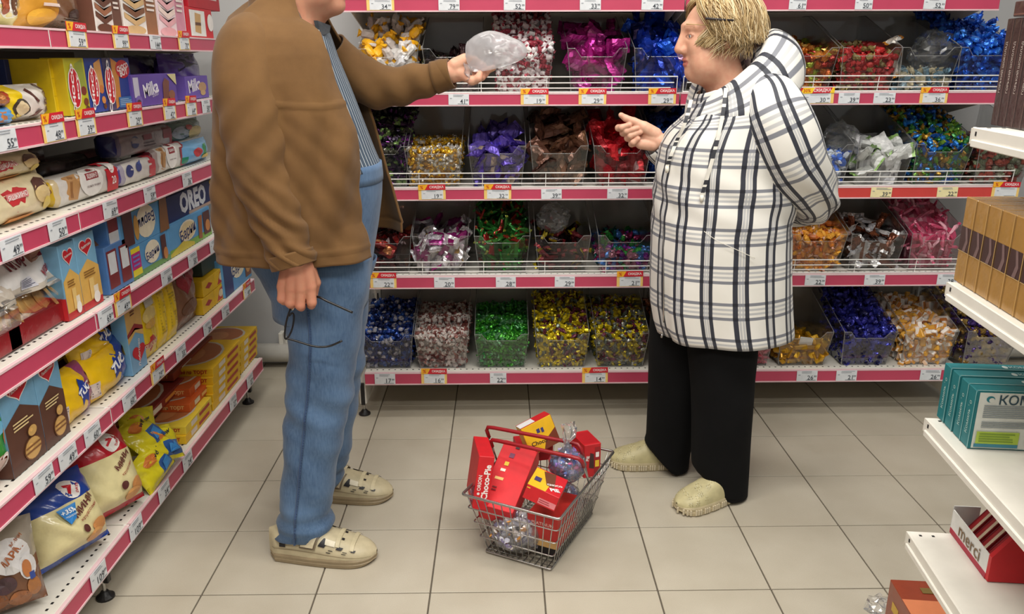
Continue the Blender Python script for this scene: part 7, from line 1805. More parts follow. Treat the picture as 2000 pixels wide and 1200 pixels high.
for s in (-1, 1):
    P3 = [pY(614, 40, MY + 0.05 * s) + np.array([0.0, 0, 0.0]), pY(640, 50, MY + 0.02 * s), pY(638, 64, MY + 0.03 * s), pY(622, 70, MY + 0.05 * s)]
    mb = MB(); P3 = np.array(P3); mb.add(np.concatenate([P3 + [0.008, 0, 0], P3 + [-0.002, 0, 0]]), [(0, 1, 2, 3), (7, 6, 5, 4), (0, 4, 5, 1), (1, 5, 6, 2), (2, 6, 7, 3), (3, 7, 4, 0)]); reparent(mb.build('collar_point', 'shirt_collar_dark'), man)
# jeans
zw = zof(744, 318, MY)
jfr = curve([(742, 312), (746, 345), (745, 380), (738, 440), (729, 490), (722, 540), (716, 600)], MY + 0.02)
jbk = curve([(432, 312), (428, 345), (430, 400), (446, 450), (476, 490), (508, 530), (533, 575)], MY - 0.03)
zc_ = np.linspace(zof(650, 600, MY), zw, 26); rows = []
for z in zc_:
    x0, x1 = jbk(z), jfr(z); hw = float(np.interp(z, [0.75, 0.9, 1.05, 1.2], [0.20, 0.205, 0.195, 0.18]))
    rows.append(ring_pts(0.5 * (x0 + x1), MY + 0.01, 0.5 * (x1 - x0), hw, z, 64, 2.4))
jeans = cloth('jeans', rows, 'denim', man, 0.003, 1.0, (1, 1, 0.5), thick=0.003, seed=7)
wb = [r.copy() for r in rows[-4:]]; wb = np.array(wb); c_m = wb.mean(1, keepdims=True); wb = c_m + (wb - c_m) * np.array([1.012, 1.012, 1])
cloth('waistband', wb, 'denim', man, 0.0, thick=0.004, extra=lambda R_: 0.0025 * np.sin(np.arctan2(R_[..., 1] - MY, R_[..., 0] + 0.57) * 60))
def leg(front, back, Y, Yb, ztop_, zbot, dmap, seed, seam):
    f, bk_ = curve(front, Y), curve(back, Y)
    zs_ = np.linspace(zbot, ztop_, 56); rows = []
    for z in zs_:
        t = (z - zbot) / (ztop_ - zbot)
        x0, x1 = bk_(z), f(z); yy = Yb + (Y - Yb) * (1 - t) if Yb is not None else Y
        r = ring_pts(0.5 * (x0 + x1), yy, 0.5 * (x1 - x0), float(np.interp(z, *dmap)), z, 48, 2.3)
        if t < 0.05: r[:, 2] += 0.0
        rows.append(r)
    def ex(R_):
        z = R_[..., 2]; x = R_[..., 0]
        k = np.exp(-((z - zbot - 0.03) / 0.07) ** 2) * 0.007 * np.sin(z * 110 + 8 * x) + np.exp(-((z - 0.50) / 0.12) ** 2) * 0.004 * np.sin((z + 0.5 * x) * 70)
        k += 0.003 * np.sin((z * 0.8 + x * 1.2) * 38)
        return k
    o = cloth('trouser_leg', rows, 'denim', man, 0.0045, 1.0, (1, 1, 0.6), thick=0.004, seed=seed, extra=ex)
    if seam:
        R_ = np.array(rows)
        k0 = 36 - 1
        P_ = [R_[i, k0] + np.array([0.0, -0.0035, 0]) for i in range(len(R_))]
        mb = MB(); Pa = np.array(P_)
        fo = folds(Pa + seed * 0.37, 1.0, (1, 1, 0.6)) * 0.0045 + ex(Pa[None])[0]
        Pa[:, 1] -= fo
        for i in range(len(Pa) - 1):
            for q in range(2):
                a_, b2 = Pa[i] + (Pa[i + 1] - Pa[i]) * q / 2, Pa[i] + (Pa[i + 1] - Pa[i]) * (q + 0.8) / 2
                mb.tube([a_ + [0.003, 0, 0], b2 + [0.003, 0, 0]], 0.0022, n=5)
        mb.tube(Pa[::2], 0.0026, n=6)
        reparent(tag(mb.build('side_seam', 'denim_seam'), kind='stuff'), man)
    return o
leg([(722, 470), (722, 500), (716, 560), (706, 620), (697, 680), (690, 740), (680, 811), (668, 860), (661, 890), (651, 950), (645, 990), (650, 1018), (652, 1040)], [(440, 440), (470, 480), (500, 512), (514, 540), (533, 570), (550, 616), (559, 665), (560, 700), (556, 760), (553, 800), (552, 900), (549, 980), (541, 1030), (538, 1050)], 2.17, 2.21, zof(600, 500, 2.2), 0.075, ([0.07, 0.3, 0.55, 0.9], [0.078, 0.085, 0.095, 0.115]), 8, True)
leg([(745, 470), (738, 500), (726, 540), (720, 600), (715, 660), (712, 700), (705, 750), (698, 790), (689, 840), (686, 872), (678, 905), (668, 930), (664, 945)], [(640, 470), (634, 520), (628, 600), (622, 680), (610, 760), (596, 830), (580, 890), (574, 945)], 2.45, 2.40, zof(690, 500, 2.44), 0.085, ([0.07, 0.3, 0.55, 0.9], [0.078, 0.085, 0.092, 0.105]), 9, False)
M_, L_ = shoeM((-0.716, 2.165), (-0.388, 2.130)); s1 = shoe(man, M_, L_, 0.118, 0.088, (190, 178, 146), (146, 130, 102), 'man'); 
M_, L_ = shoeM((-0.700, 2.515), (-0.385, 2.490)); s2 = shoe(man, M_, L_, 0.118, 0.088, (186, 174, 142), (142, 126, 98), 'man')
# body: head, neck, hands, and what the clothes hide
hc = pY(668, 20, MY) + np.array([-0.083, 0, 0.112])
HV, HF = surface_nets(head_field(0, 0), (-0.13, -0.105, -0.22), (0.14, 0.105, 0.135), 0.0036)
HCc = head_cols(HV, SK1, (176, 96, 88), (120, 96, 80), (150, 120, 108))
HVw = HV @ np.array([[1.0, 0, 0], [0, 1, 0], [0, 0, 1]]).T * 1.06 + hc
hp = lambda x, y, dy, Y0: pY(x, y, Y0 + dy)
HY = MY - 0.27
caps = []
wr = hp(578, 508, 0, HY)
kn = [(553, 560, .004), (569, 563, -.006), (587, 564, -.008), (606, 560, -.002)]
wb_ = [(565, 520, .006), (574, 520, 0), (584, 519, 0), (596, 518, .004)]
pip = [(551, 584, -.004), (566, 592, -.012), (586, 597, -.014), (609, 591, -.008)]
dip = [(555, 588, .022), (569, 596, .018), (588, 600, .017), (608, 596, .022)]
tip = [(558, 572, .036), (571, 578, .036), (589, 582, .036), (606, 580, .038)]
for i in range(4):
    caps.append((hp(*wb_[i], HY), hp(*kn[i], HY), 0.021, 0.0165))
    caps.append((hp(*kn[i], HY), hp(*pip[i], HY), 0.0145, 0.0125))
    caps.append((hp(*pip[i], HY), hp(*dip[i], HY), 0.0122, 0.0112))
    caps.append((hp(*dip[i], HY), hp(*tip[i], HY), 0.011, 0.0095))
caps += [(hp(576, 470, 0.01, HY), wr, 0.032, 0.031), (hp(604, 525, .014, HY), hp(616, 552, .024, HY), 0.018, 0.014), (hp(616, 552, .024, HY), hp(612, 578, .034, HY), 0.0135, 0.011), (hp(612, 578, .034, HY), hp(594, 588, .040, HY), 0.011, 0.009)]
V1, F1 = caps_mesh(caps, 0.0026, 0.004)
C1 = tint(V1, (196, 138, 110), [hp(*p_, HY) for p_ in kn + pip], (206, 120, 98), 0.018, 0.5)
FY = MY + 0.14
caps = [(hp(846, 152, 0, FY), hp(884, 140, 0, FY), 0.031, 0.029), (hp(884, 141, 0, FY), hp(903, 138, 0, FY), 0.030, 0.029),
        (hp(890, 128, -.010, FY), hp(908, 117, -.014, FY), 0.022, 0.018), (hp(908, 117, -.014, FY), hp(926, 119, -.004, FY), 0.016, 0.0125), (hp(926, 119, -.004, FY), hp(944, 128, .010, FY), 0.0125, 0.0095)]
for i, (k0, k1, k2, k3) in enumerate([((912, 150, -.014), (922, 158, -.028), (934, 153, -.034), (938, 142, -.026)), ((914, 148, 0), (928, 156, -.012), (941, 150, -.016), (944, 139, -.010)), ((915, 143, .014), (932, 148, .006), (946, 145, .0), (954, 137, .002)), ((914, 136, .026), (934, 140, .024), (950, 138, .020), (963, 133, .018))]):
    caps += [(hp(898, 140 + 2 * (1 - i), -.012 + .012 * i, FY), hp(*k0, FY), 0.019, 0.0155), (hp(*k0, FY), hp(*k1, FY), 0.0145, 0.0125), (hp(*k1, FY), hp(*k2, FY), 0.0122, 0.011), (hp(*k2, FY), hp(*k3, FY), 0.0108, 0.009)]
V2, F2 = caps_mesh(caps, 0.0026, 0.004)
C2 = tint(V2, (220, 170, 142), [hp(938, 142, -.026, FY), hp(944, 139, -.01, FY), hp(908, 152, -.01, FY)], (214, 124, 100), 0.03, 0.4)
nk = hc + np.array([-0.035, 0, -0.19])
hidden = [(nk + [0, 0, 0.02], (-0.60, MY, 1.25), 0.05, 0.10), ((-0.60, MY, 1.25), (-0.57, MY, 0.95), 0.11, 0.12), ((-0.60, MY - 0.15, 1.42), (-0.60, MY + 0.15, 1.40), 0.05, 0.05)]
hidden += [(pn[i, :3], pn[i + 2, :3], 0.035, 0.033) for i in (2, 4, 6)] + [(pn[8, :3], wr, 0.033, 0.031)] + [((-0.60, MY - .14, 1.42), pn[2, :3], 0.045, 0.038)]
hidden += [((-0.60, MY + .14, 1.40), pf[2, :3], 0.045, 0.036), (pf[2, :3], pf[4, :3], 0.036, 0.034), (pf[4, :3], pf[6, :3], 0.034, 0.030)]
for (yy, xt, xk, xa) in ((2.20, -0.55, -0.555, -0.61), (2.42, -0.53, -0.54, -0.60)): hidden += [((xt, yy, 0.90), (xk, yy, 0.5), 0.06, 0.045), ((xk, yy, 0.5), (xa, yy, 0.10), 0.042, 0.034), ((xa, yy - 0.03 * (yy < 2.3) + 0.07 * (yy > 2.3), 0.07), (xa + 0.09, yy - 0.04 * (yy < 2.3) + 0.07 * (yy > 2.3), 0.05), 0.028, 0.022)]
V3, F3 = caps_mesh(hidden, 0.013, 0.03)
body_mesh([(HVw, HF, HCc), (V1, F1, C1), (V2, F2, C2), (V3, F3, tint(V3, SK1))], man)
# short grey hair (the crown is above the picture)
def strands(name, parent, hc, sc, gens, mat='hair_strands', rot=None, side=4, seg=9):
    mb = MB()
    for pts, r, c in gens:
        pts = np.asarray(pts)
        if rot is not None: pts = pts @ rot.T
        rr = r * np.sin(np.linspace(0.55, math.pi - 0.12, len(pts))) ** 0.7
        V_, F_ = tube(pts * sc + hc, rr, side, cap=False); mb.add(V_, F_, c)
    o = mb.build(name, mat, None, True); tag(o, kind='stuff'); return reparent(o, parent)
def sph(th, ph, k=1.0):
    return np.array([-0.018 + 0.098 * k * math.sin(th) * math.cos(ph), 0.078 * k * math.sin(th) * math.sin(ph), 0.032 + 0.088 * k * math.cos(th)])
rg = np.random.default_rng(3); G = []
for _ in range(520):
    th, ph = rg.uniform(0.05, 1.75), rg.uniform(-math.pi, math.pi)
    if abs(ph) < 1.0 and th > 0.85: continue
    if abs(ph) < 1.6 and th > 1.45: continue
    d = rg.uniform(0.25, 0.4); back = 0.15 * np.sign(ph)
    G.append(([sph(th + d * t, ph + back * t, 1.02 + 0.05 * math.sin(t * 2.4)) for t in np.linspace(0, 1, 5)], 0.0034, [(110, 104, 98), (140, 134, 128), (90, 84, 80)][rg.integers(3)]))
strands('hair', man, hc, 1.06, G, side=3)
# spectacles held by a temple
GY = HY + 0.005
gl = empty('spectacles', hp(573, 597, 0, GY)); tag(gl, 'black framed spectacles dangling from the lowered hand', 'spectacles')
def gpath(pts, Y, n=24): return catmull(np.array([pY(x, y, Y + d) for x, y, d in pts]), n)
mb = MB(); mb.tube(gpath([(572, 596, .01), (566, 607, 0), (559, 630, -.004), (556, 655, -.006), (559, 663, -.008), (568, 650, 0), (573, 632, .006), (574, 616, .01), (570, 612, .008), (564, 618, .002)], GY), 0.0026, n=6); pm(mb, 'rim', 'black_frame', gl, True)
mb = MB(); mb.tube(gpath([(559, 661, -.008), (580, 667, -.012), (610, 676, -.014), (630, 678, -.014), (648, 675, -.012), (668, 666, -.010)], GY), 0.0030, n=6); pm(mb, 'temple', 'black_frame', gl, True)
mb = MB(); mb.tube(gpath([(574, 590, 0.03), (600, 584, .03), (620, 580, .005), (640, 589, -.004), (660, 598, -.008), (689, 611, -.010)], GY), 0.0034, n=6); pm(mb, 'temple', 'black_frame', gl, True)
mb = MB(); mb.tube(gpath([(571, 596, .01), (574, 601, .01), (570, 606, .01)], GY, 8), 0.0028, n=6); pm(mb, 'bridge', 'chrome_wire', gl, True)
# clear bag held out
OUT = [(912, 82), (930, 68), (955, 60), (980, 64), (1003, 74), (1020, 82), (1029, 96), (1027, 110), (1012, 120), (988, 129), (960, 136), (938, 140), (922, 139), (913, 124), (909, 104)]
c0 = np.array([962, 102]); nn, mm = len(OUT) * 4, 12
O4 = catmull(np.array(OUT + OUT[:3]), (len(OUT) + 2) * 4 + 1)[:nn]
b = NB('frosted_bag')
t_ = b.n('ShaderNodeBsdfTransparent'); t_.inputs[0].default_value = (0.97, 0.97, 0.97, 1)
d_ = b.n('ShaderNodeBsdfDiffuse'); d_.inputs[0].default_value = (0.88, 0.87, 0.90, 1)
tl = b.n('ShaderNodeBsdfTranslucent'); tl.inputs[0].default_value = (0.90, 0.89, 0.92, 1)
g_ = b.n('ShaderNodeBsdfGlossy'); g_.inputs['Roughness'].default_value = 0.18
m0 = b.n('ShaderNodeMixShader'); m0.inputs[0].default_value = 0.5; b.l(d_.outputs[0], m0.inputs[1]); b.l(tl.outputs[0], m0.inputs[2])
m1 = b.n('ShaderNodeMixShader'); m1.inputs[0].default_value = 0.46; b.l(t_.outputs[0], m1.inputs[1]); b.l(m0.outputs[0], m1.inputs[2])
fr = b.n('ShaderNodeFresnel'); m2 = b.n('ShaderNodeMixShader'); b.l(b.math('MULTIPLY', fr.outputs[0], 0.7, clamp=True), m2.inputs[0]); b.l(m1.outputs[0], m2.inputs[1]); b.l(g_.outputs[0], m2.inputs[2])
b.done(m2.outputs[0])
V = []; F = []
BYY = FY - 0.03
for sg in (-1, 1):
    o0 = len(V)
    for j in range(mm + 1):
        r_ = j / mm
        for i in range(nn):
            q = c0 + (O4[i] - c0) * r_
            p_ = pY(q[0], q[1], BYY); th = 0.030 * math.sqrt(max(0, 1 - r_ ** 2)) * (0.6 + 0.4 * math.sin(i / nn * 6.28))
            w = 0.004 * math.sin(0.12 * q[0] + 0.08 * q[1] + sg) * r_ + 0.0016 * math.sin(0.29 * q[0] - 0.2 * q[1] + 2 * sg) * r_ ** 2
            p_[1] += sg * th + w; V.append(p_)
    F += [tuple(k + o0 for k in f) for f in grid_faces(nn, mm + 1, True, sg > 0)]
mb = MB(); mb.add(V, F)
# crumpled grip end between the fingers
gr = [pY(x, y, FY - 0.028) for x, y in [(918, 128), (914, 140), (916, 150), (921, 158)]]
Vt, Ft = tube(catmull(np.array(gr), 10), [0.018, 0.016, 0.013, 0.010, 0.009, 0.008, 0.008, 0.008, 0.009, 0.010], 12, cap=False); mb.add(jit(Vt, 0.003, np.random.default_rng(2)), Ft)
hb = mb.build('plastic_bag', 'frosted_bag', None, True); tag(hb, 'frosted clear plastic bag held out in the stretched hand', 'bag')

# ================================================================== the shopper in the plaid coat (faces -X)
WY = 2.57
wom = empty('person', (0.68, WY, 0))
tag(wom, 'person in a white plaid hooded coat and black trousers beside the basket', 'person')
SK2 = (216, 166, 138)
cl = curve([(1372, 128), (1358, 152), (1347, 175), (1337, 198), (1326, 225), (1306, 256), (1289, 285), (1282, 330), (1278, 400), (1274, 460), (1271, 540), (1271, 585), (1277, 622), (1288, 655), (1290, 690)], WY)
cr = curve([(1490, 112), (1520, 135), (1540, 165), (1552, 210), (1556, 280), (1553, 340), (1545, 400), (1537, 440), (1536, 520), (1538, 600), (1540, 640), (1538, 700)], WY)
zh = zof(1400, 681, WY - 0.19); zt_ = zof(1400, 168, WY)
def chw(z): return float(np.interp(z, [zh, 0.8, 1.0, 1.2, 1.30, 1.36, 1.40, 1.45], [0.215, 0.212, 0.215, 0.205, 0.19, 0.165, 0.12, 0.085]))
zz = np.linspace(zh, zt_, 60); rows = []; uvs = []; NU = 84
for z in zz:
    x0, x1 = cl(z), cr(z)
    k = max(0, (z - 1.33) / (zt_ - 1.33))
    r = ring_pts(0.5 * (x0 + x1), WY, 0.5 * (x1 - x0), chw(z), z, NU, 2.25)
    k = max(0.0, (z - 1.22) / (zt_ - 1.22)) ** 1.6
    r[:, 2] += 0.55 * k * (r[:, 0] - 0.5 * (x0 + x1))
    rows.append(r); uvs.append([(i / NU * 1.296 + 0.012, z + 0.045) for i in range(NU)])
def cfold(R_):
    z = R_[..., 2]; x = R_[..., 0]; th = np.arctan2(R_[..., 1] - WY, x - 0.66)
    f = 0.006 * np.sin(th * 7 + z * 6) * np.clip((0.95 - z) / 0.4, 0, 1)
    f += -0.006 * np.exp(-((th + 2.45) / 0.035) ** 2)              # zip placket groove
    f += 0.004 * np.sin(z * 60 + th * 5) * np.exp(-((z - 1.05) / 0.12) ** 2)
    return f
coat = cloth('coat', rows, 'plaid_cloth', wom, 0.005, 0.9, (1, 1, 0.6), thick=0.003, uvs=uvs, seed=11, extra=cfold)
# near sleeve, bent behind the back
pw = sl([(1478, 165, 0.050, 1.0), (1496, 184, 0.078, 1.0), (1511, 220, 0.098, 0.9), (1528, 260, 0.102, 0.9), (1552, 315, 0.096, 0.9), (1583, 362, 0.078, 0.9), (1596, 392, 0.064, 0.95), (1582, 408, 0.056, 1.0), (1556, 412, 0.054, 1.0), (1525, 410, 0.05, 1.0)], [WY - .06, WY - .11, WY - .15, WY - .165, WY - .155, WY - .11, WY - .04, WY + .06, WY + .12, WY + .18])
rw, uv_ = sleeve_rows(pw, 64, 48)
uv_[..., 1] += 0.02
cloth('coat_sleeve', rw, 'plaid_cloth', wom, 0.006, 1.0, thick=0.003, uvs=uv_, seed=12, extra=lambda R_: 0.006 * np.sin(R_[..., 2] * 80 + R_[..., 0] * 50) * np.exp(-((R_[..., 2] - 1.02) / 0.10) ** 2))
# far sleeve with cuff
pw2 = sl([(1395, 150, 0.060, 1.0), (1385, 200, 0.075, 1.0), (1378, 270, 0.075, 1.0), (1362, 325, 0.068, 1.0), (1335, 330, 0.058, 1.0), (1310, 312, 0.050, 1.0), (1287, 293, 0.044, 1.0), (1278, 285, 0.040, 1.0)], [WY + .11, WY + .13, WY + .14, WY + .13, WY + .11, WY + .09, WY + .07, WY + .065])
rw, uv_ = sleeve_rows(pw2, 50, 40)
cloth('coat_sleeve', rw, 'plaid_cloth', wom, 0.004, 1.2, thick=0.003, uvs=uv_, seed=13)
# collar and hood lying on the back
rows = []; uvs = []
for k, (cx, cz, ra, rb, tl_) in enumerate([(1447, 206, 0.178, 0.190, 0.40), (1447, 186, 0.176, 0.190, 0.52), (1444, 164, 0.160, 0.176, 0.68), (1439, 145, 0.134, 0.150, 0.82), (1432, 132, 0.108, 0.122, 0.92), (1424, 139, 0.094, 0.104, 0.88), (1420, 160, 0.095, 0.100, 0.74), (1418, 182, 0.100, 0.105, 0.6)]):
    c_ = pY(cx, cz, WY); t = np.linspace(0, 2 * math.pi, 64, endpoint=False)
    x = ra * np.cos(t); y = rb * np.sin(t)
    rows.append(np.stack([c_[0] + x, WY + y, c_[2] + tl_ * x + 0.012 * np.cos(2 * t)], 1)); uvs.append([(i / 64 * 0.6912, k * 0.026) for i in range(64)])
RR = catmull(np.array(rows).reshape(8, -1), 26).reshape(26, 64, 3); UU = catmull(np.array(uvs).reshape(8, -1), 26).reshape(26, 64, 2)
cloth('hood', RR, 'plaid_cloth', wom, 0.009, 1.3, thick=0.003, uvs=UU, seed=14)
# hood pouch on the upper back
V_, F_ = ellipsoid((0, 0, 0), (1, 1, 1), 40, 24)
c_ = pY(1510, 138, WY + 0.0)
fd = folds(V_ * 0.3, 1.5)[:, None]
Vh = c_ + V_ * np.array([0.082, 0.125, 0.066]) * (1 + 0.10 * fd)
Vh[:, 2] -= 0.35 * (Vh[:, 0] - c_[0])
me = bpy.data.meshes.new('hood_pouch'); me.from_pydata(Vh.tolist(), [], F_); me.polygons.foreach_set('use_smooth', np.ones(len(F_), bool))
uvl = me.uv_layers.new(name='UVMap'); dat = np.zeros((len(me.loops), 2))
for p in me.polygons:
    for li, vi in zip(p.loop_indices, p.vertices): dat[li] = (Vh[vi, 1] * 1.0 + 0.3 * Vh[vi, 0] + 0.06, Vh[vi, 0] * 1.1 + Vh[vi, 2] * 0.6)
uvl.data.foreach_set('uv', dat.ravel()); reparent(link('hood_pouch', me, 'plaid_cloth'), wom)
# draw-cords, zip pull, pocket welt
mat_plain('cord', (222, 218, 206), 0.6)
for pts in [[(1418, 172), (1413, 215), (1404, 262), (1392, 310), (1380, 352), (1371, 382)], [(1350, 195), (1338, 240), (1322, 275), (1312, 300), (1303, 325)]]:
    P_ = []
    for x, y in pts:
        zq = pY(x, y, WY - 0.2)[2]; hw = chw(zq); xm, a = 0.5 * (cl(zq) + cr(zq)), 0.5 * (cr(zq) - cl(zq))
        yy = WY - hw
        for _ in range(4):
            q = pY(x, y, yy); s_ = max(0, 1 - abs((q[0] - xm) / a) ** 2.25) ** (1 / 2.25); yy = WY - hw * s_ - 0.010
        P_.append(pY(x, y, yy))
    mb = MB(); Pc = catmull(np.array(P_), 41)
    for i in range(40):
        a_, b2 = Pc[i], Pc[i + 1]; wv = np.array([0.0055, 0.0, 0.0]); yv = np.array([0, 0.002, 0])
        mb.add([a_ - wv, a_ + wv, b2 + wv, b2 - wv, a_ - wv + yv, a_ + wv + yv, b2 + wv + yv, b2 - wv + yv], [(0, 1, 2, 3), (4, 7, 6, 5), (0, 3, 7, 4), (1, 5, 6, 2)], (50, 51, 58) if i % 14 in (4, 5, 7, 8, 9) else (226, 222, 212))
    reparent(mb.build('draw_cord', 'shoe_leather', None, False), wom)
    mb = MB(); e_ = P_[-1]; mb.tube([e_, e_ + [0, 0, -0.010], e_ + [0, 0, -0.02]], [0.006, 0.007, 0.004], n=8); reparent(mb.build('cord_end', 'cord', None, True), wom)
def coat_pt(x, y, off=0.008):
    yy = WY - 0.18
    for _ in range(5):
        q = pY(x, y, yy); hw = chw(q[2]); xm, a = 0.5 * (cl(q[2]) + cr(q[2])), 0.5 * (cr(q[2]) - cl(q[2]))
        yy = WY - hw * max(0, 1 - abs((q[0] - xm) / a) ** 2.25) ** (1 / 2.25) - off
    return pY(x, y, yy)
mb = MB(); mb.tube(catmull(np.array([coat_pt(1296, y, 0.005) for y in range(420, 660, 30)]), 30), 0.0022, n=5); reparent(mb.build('zip', 'chrome_wire', None, True), wom)
e_ = coat_pt(1293, 652, 0.008); mb = MB(); mb.tube([e_, e_ + [0, 0, -0.006], e_ + [0, 0, -0.014]], [0.002, 0.005, 0.004], n=8); reparent(mb.build('zip_pull', 'chrome_wire', None, True), wom)
mb = MB(); mb.tube(catmull(np.array([coat_pt(x, y, 0.007) for x, y in [(1375, 452), (1400, 470), (1430, 484), (1475, 505)]]), 16), 0.0010, n=6); reparent(mb.build('pocket_welt', 'cord', None, True), wom)
# trousers
def tleg(left, right, Y, Yt, ztop_, zbot, d0, d1, seed, lift):
    f, g2 = curve(left, Y), curve(right, Y); rows = []
    for z in np.linspace(zbot, ztop_, 40):
        t = (z - zbot) / (ztop_ - zbot); x0, x1 = f(z), g2(z)
        r = ring_pts(0.5 * (x0 + x1), Y + (Yt - Y) * t, 0.5 * (x1 - x0), d0 + (d1 - d0) * t, z, 44, 2.3)
        k = max(0, 1 - (z - zbot) / 0.12)
        fr_ = np.clip((0.5 * (x0 + x1) - r[:, 0]) / (0.5 * (x1 - x0)), -1, 1)
        r[:, 2] += k * lift * np.clip(fr_ + 0.1, 0, 1); rows.append(r)
    cloth('trouser_leg', rows, 'black_cloth', wom, 0.005, 0.9, (1, 1, 0.5), thick=0.003, seed=seed)
tleg([(1352, 560), (1346, 640), (1344, 690), (1350, 770), (1352, 820), (1350, 930), (1354, 953), (1356, 1010)], [(1482, 560), (1480, 640), (1478, 690), (1472, 740), (1468, 800), (1463, 880), (1458, 960), (1454, 1000)], 2.50, 2.50, zof(1400, 560, WY), 0.012, 0.088, 0.115, 21, 0.085)
tleg([(1275, 540), (1268, 600), (1266, 640), (1265, 790), (1262, 850), (1258, 880), (1262, 905), (1272, 935)], [(1400, 540), (1372, 640), (1362, 760), (1353, 840), (1345, 890), (1341, 930)], 2.69, 2.64, zof(1320, 540, WY + .08), 0.012, 0.085, 0.115, 22, 0.075)
rows = [ring_pts(0.5 * (cl(z) + cr(z)), WY, 0.5 * (cr(z) - cl(z)) - 0.03, chw(z) - 0.03, z, 44, 2.3) for z in np.linspace(zh + 0.02, 0.95, 10)]
cloth('trouser_seat', rows, 'black_cloth', wom, 0.0, thick=0.002)
M_, L_ = shoeM((0.795, 2.485), (0.578, 2.378)); shoe(wom, M_, L_ * 1.02, 0.104, 0.078, (196, 186, 142), (190, 176, 142), 'woman')
M_, L_ = shoeM((0.628, 2.70), (0.398, 2.715)); shoe(wom, M_, L_ * 1.02, 0.104, 0.078, (190, 180, 136), (184, 170, 136), 'woman')
# body
hcw = pY(1340, 148, WY) + np.array([0.078, 0, 0.113])
Rw = np.array(rotm('Z', math.pi + 0.06))[:3, :3] @ np.array(rotm('Y', 0.06))[:3, :3]
HV, HF = surface_nets(head_field(1, 0), (-0.13, -0.105, -0.22), (0.14, 0.105, 0.135), 0.0025)
HC2 = head_cols(HV, SK2, (190, 100, 96), (170, 130, 100))
HVw = HV @ Rw.T * 1.02 + hcw
PYH = WY + 0.05
caps = [(hp(1312, 300, .02, PYH), hp(1288, 276, 0, PYH), 0.028, 0.026), (hp(1288, 276, 0, PYH), hp(1266, 264, .010, PYH), 0.026, 0.026),
        (hp(1280, 262, -.002, PYH), hp(1258, 248, -.010, PYH), 0.021, 0.018), (hp(1258, 247, -.010, PYH), hp(1238, 237, -.008, PYH), 0.0145, 0.012), (hp(1238, 237, -.008, PYH), hp(1222, 231, -.006, PYH), 0.0115, 0.0105), (hp(1222, 231, -.006, PYH), hp(1213, 225, -.006, PYH), 0.0105, 0.0085),
        (hp(1276, 282, 0, PYH), hp(1252, 280, .004, PYH), 0.022, 0.019)]
MC = [(1243, 247, .030), (1239, 257, .034), (1241, 267, .034), (1246, 277, .030)]
PP = [(1208, 250, .014), (1217, 260, .012), (1226, 270, .010), (1234, 281, .008)]
DD = [(1214, 249, -.006), (1224, 256, -.008), (1231, 265, -.008), (1237, 278, -.008)]
TT = [(1229, 244, -.014), (1245, 250, -.016), (1251, 258, -.016), (1246, 271, -.014)]
for i in range(4):
    caps += [(hp(1270, 258 + 6 * i, .016, PYH), hp(*MC[i], PYH), 0.019, 0.016), (hp(*MC[i], PYH), hp(*PP[i], PYH), 0.0125, 0.0110), (hp(*PP[i], PYH), hp(*DD[i], PYH), 0.0108, 0.0100), (hp(*DD[i], PYH), hp(*TT[i], PYH), 0.0098, 0.0085)]
V1, F1 = caps_mesh(caps, 0.0022, 0.003)
C1 = tint(V1, (224, 178, 152), [hp(*p_, PYH) for p_ in TT + PP] + [hp(1213, 225, -.006, PYH)], (216, 130, 108), 0.014, 0.45)
nk = hcw + np.array([0.04, 0, -0.19])
hidden = [(nk + [0, 0, 0.02], (0.68, WY, 1.2), 0.05, 0.10), ((0.68, WY, 1.2), (0.68, WY, 0.85), 0.12, 0.13), ((0.68, WY - 0.07, 1.27), (0.68, WY + 0.07, 1.27), 0.04, 0.04)]
hidden += [((0.68, WY - .07, 1.27), pw[3, :3], 0.04, 0.036), (pw[3, :3], pw[2, :3], 0.036, 0.036), (pw[2, :3], pw[5, :3], 0.04, 0.038), (pw[5, :3], pw[7, :3], 0.036, 0.034), (pw[7, :3], pw[9, :3], 0.034, 0.03)]
hidden += [((0.68, WY + .07, 1.27), pw2[2, :3], 0.04, 0.036), (pw2[2, :3], pw2[4, :3], 0.038, 0.034), (pw2[4, :3], hp(1288, 276, 0, PYH), 0.032, 0.026)]
for (yy, xt, xa, tx, ty) in ((2.47, 0.72, 0.745, -0.07, -0.035), (2.695, 0.64, 0.59, -0.08, 0.0)): hidden += [((xt, yy, 0.8), (xa, yy, 0.10), 0.06, 0.034), ((xa, yy, 0.075), (xa + tx, yy + ty, 0.05), 0.028, 0.022)]
V3, F3 = caps_mesh(hidden, 0.013, 0.03)
body_mesh([(HVw, HF, HC2), (V1, F1, C1), (V3, F3, tint(V3, SK2))], wom)
def eyes(parent, hc, Rm, sc, iris):
    for s in (-1, 1):
        c = np.array([0.0728, s * 0.0315, 0.006]); n, m = 24, 18
        V_ = []; 
        for j in range(m + 1):
            th = math.pi * j / m
            for i in range(n):
                ph = 2 * math.pi * i / n; V_.append(c + 0.0122 * np.array([math.cos(th), math.sin(th) * math.cos(ph), math.sin(th) * math.sin(ph)]))
        mb = MB(); Fs = grid_faces(n, m + 1, True)
        mb.add((np.array(V_) @ Rm.T) * sc + hc, Fs, (206, 198, 192))
        for k in range(len(Fs)):
            th = math.pi * (k // n + 0.5) / m
            if th < 0.20: mb.C[k] = lin((14, 12, 12))
            elif th < 0.52: mb.C[k] = lin(iris)
        reparent(mb.build('eye', 'printed_film', None, True), parent)
eyes(wom, hcw, Rw, 1.02, (84, 96, 104))
eyes(man, hc, np.eye(3), 1.06, (84, 74, 64))
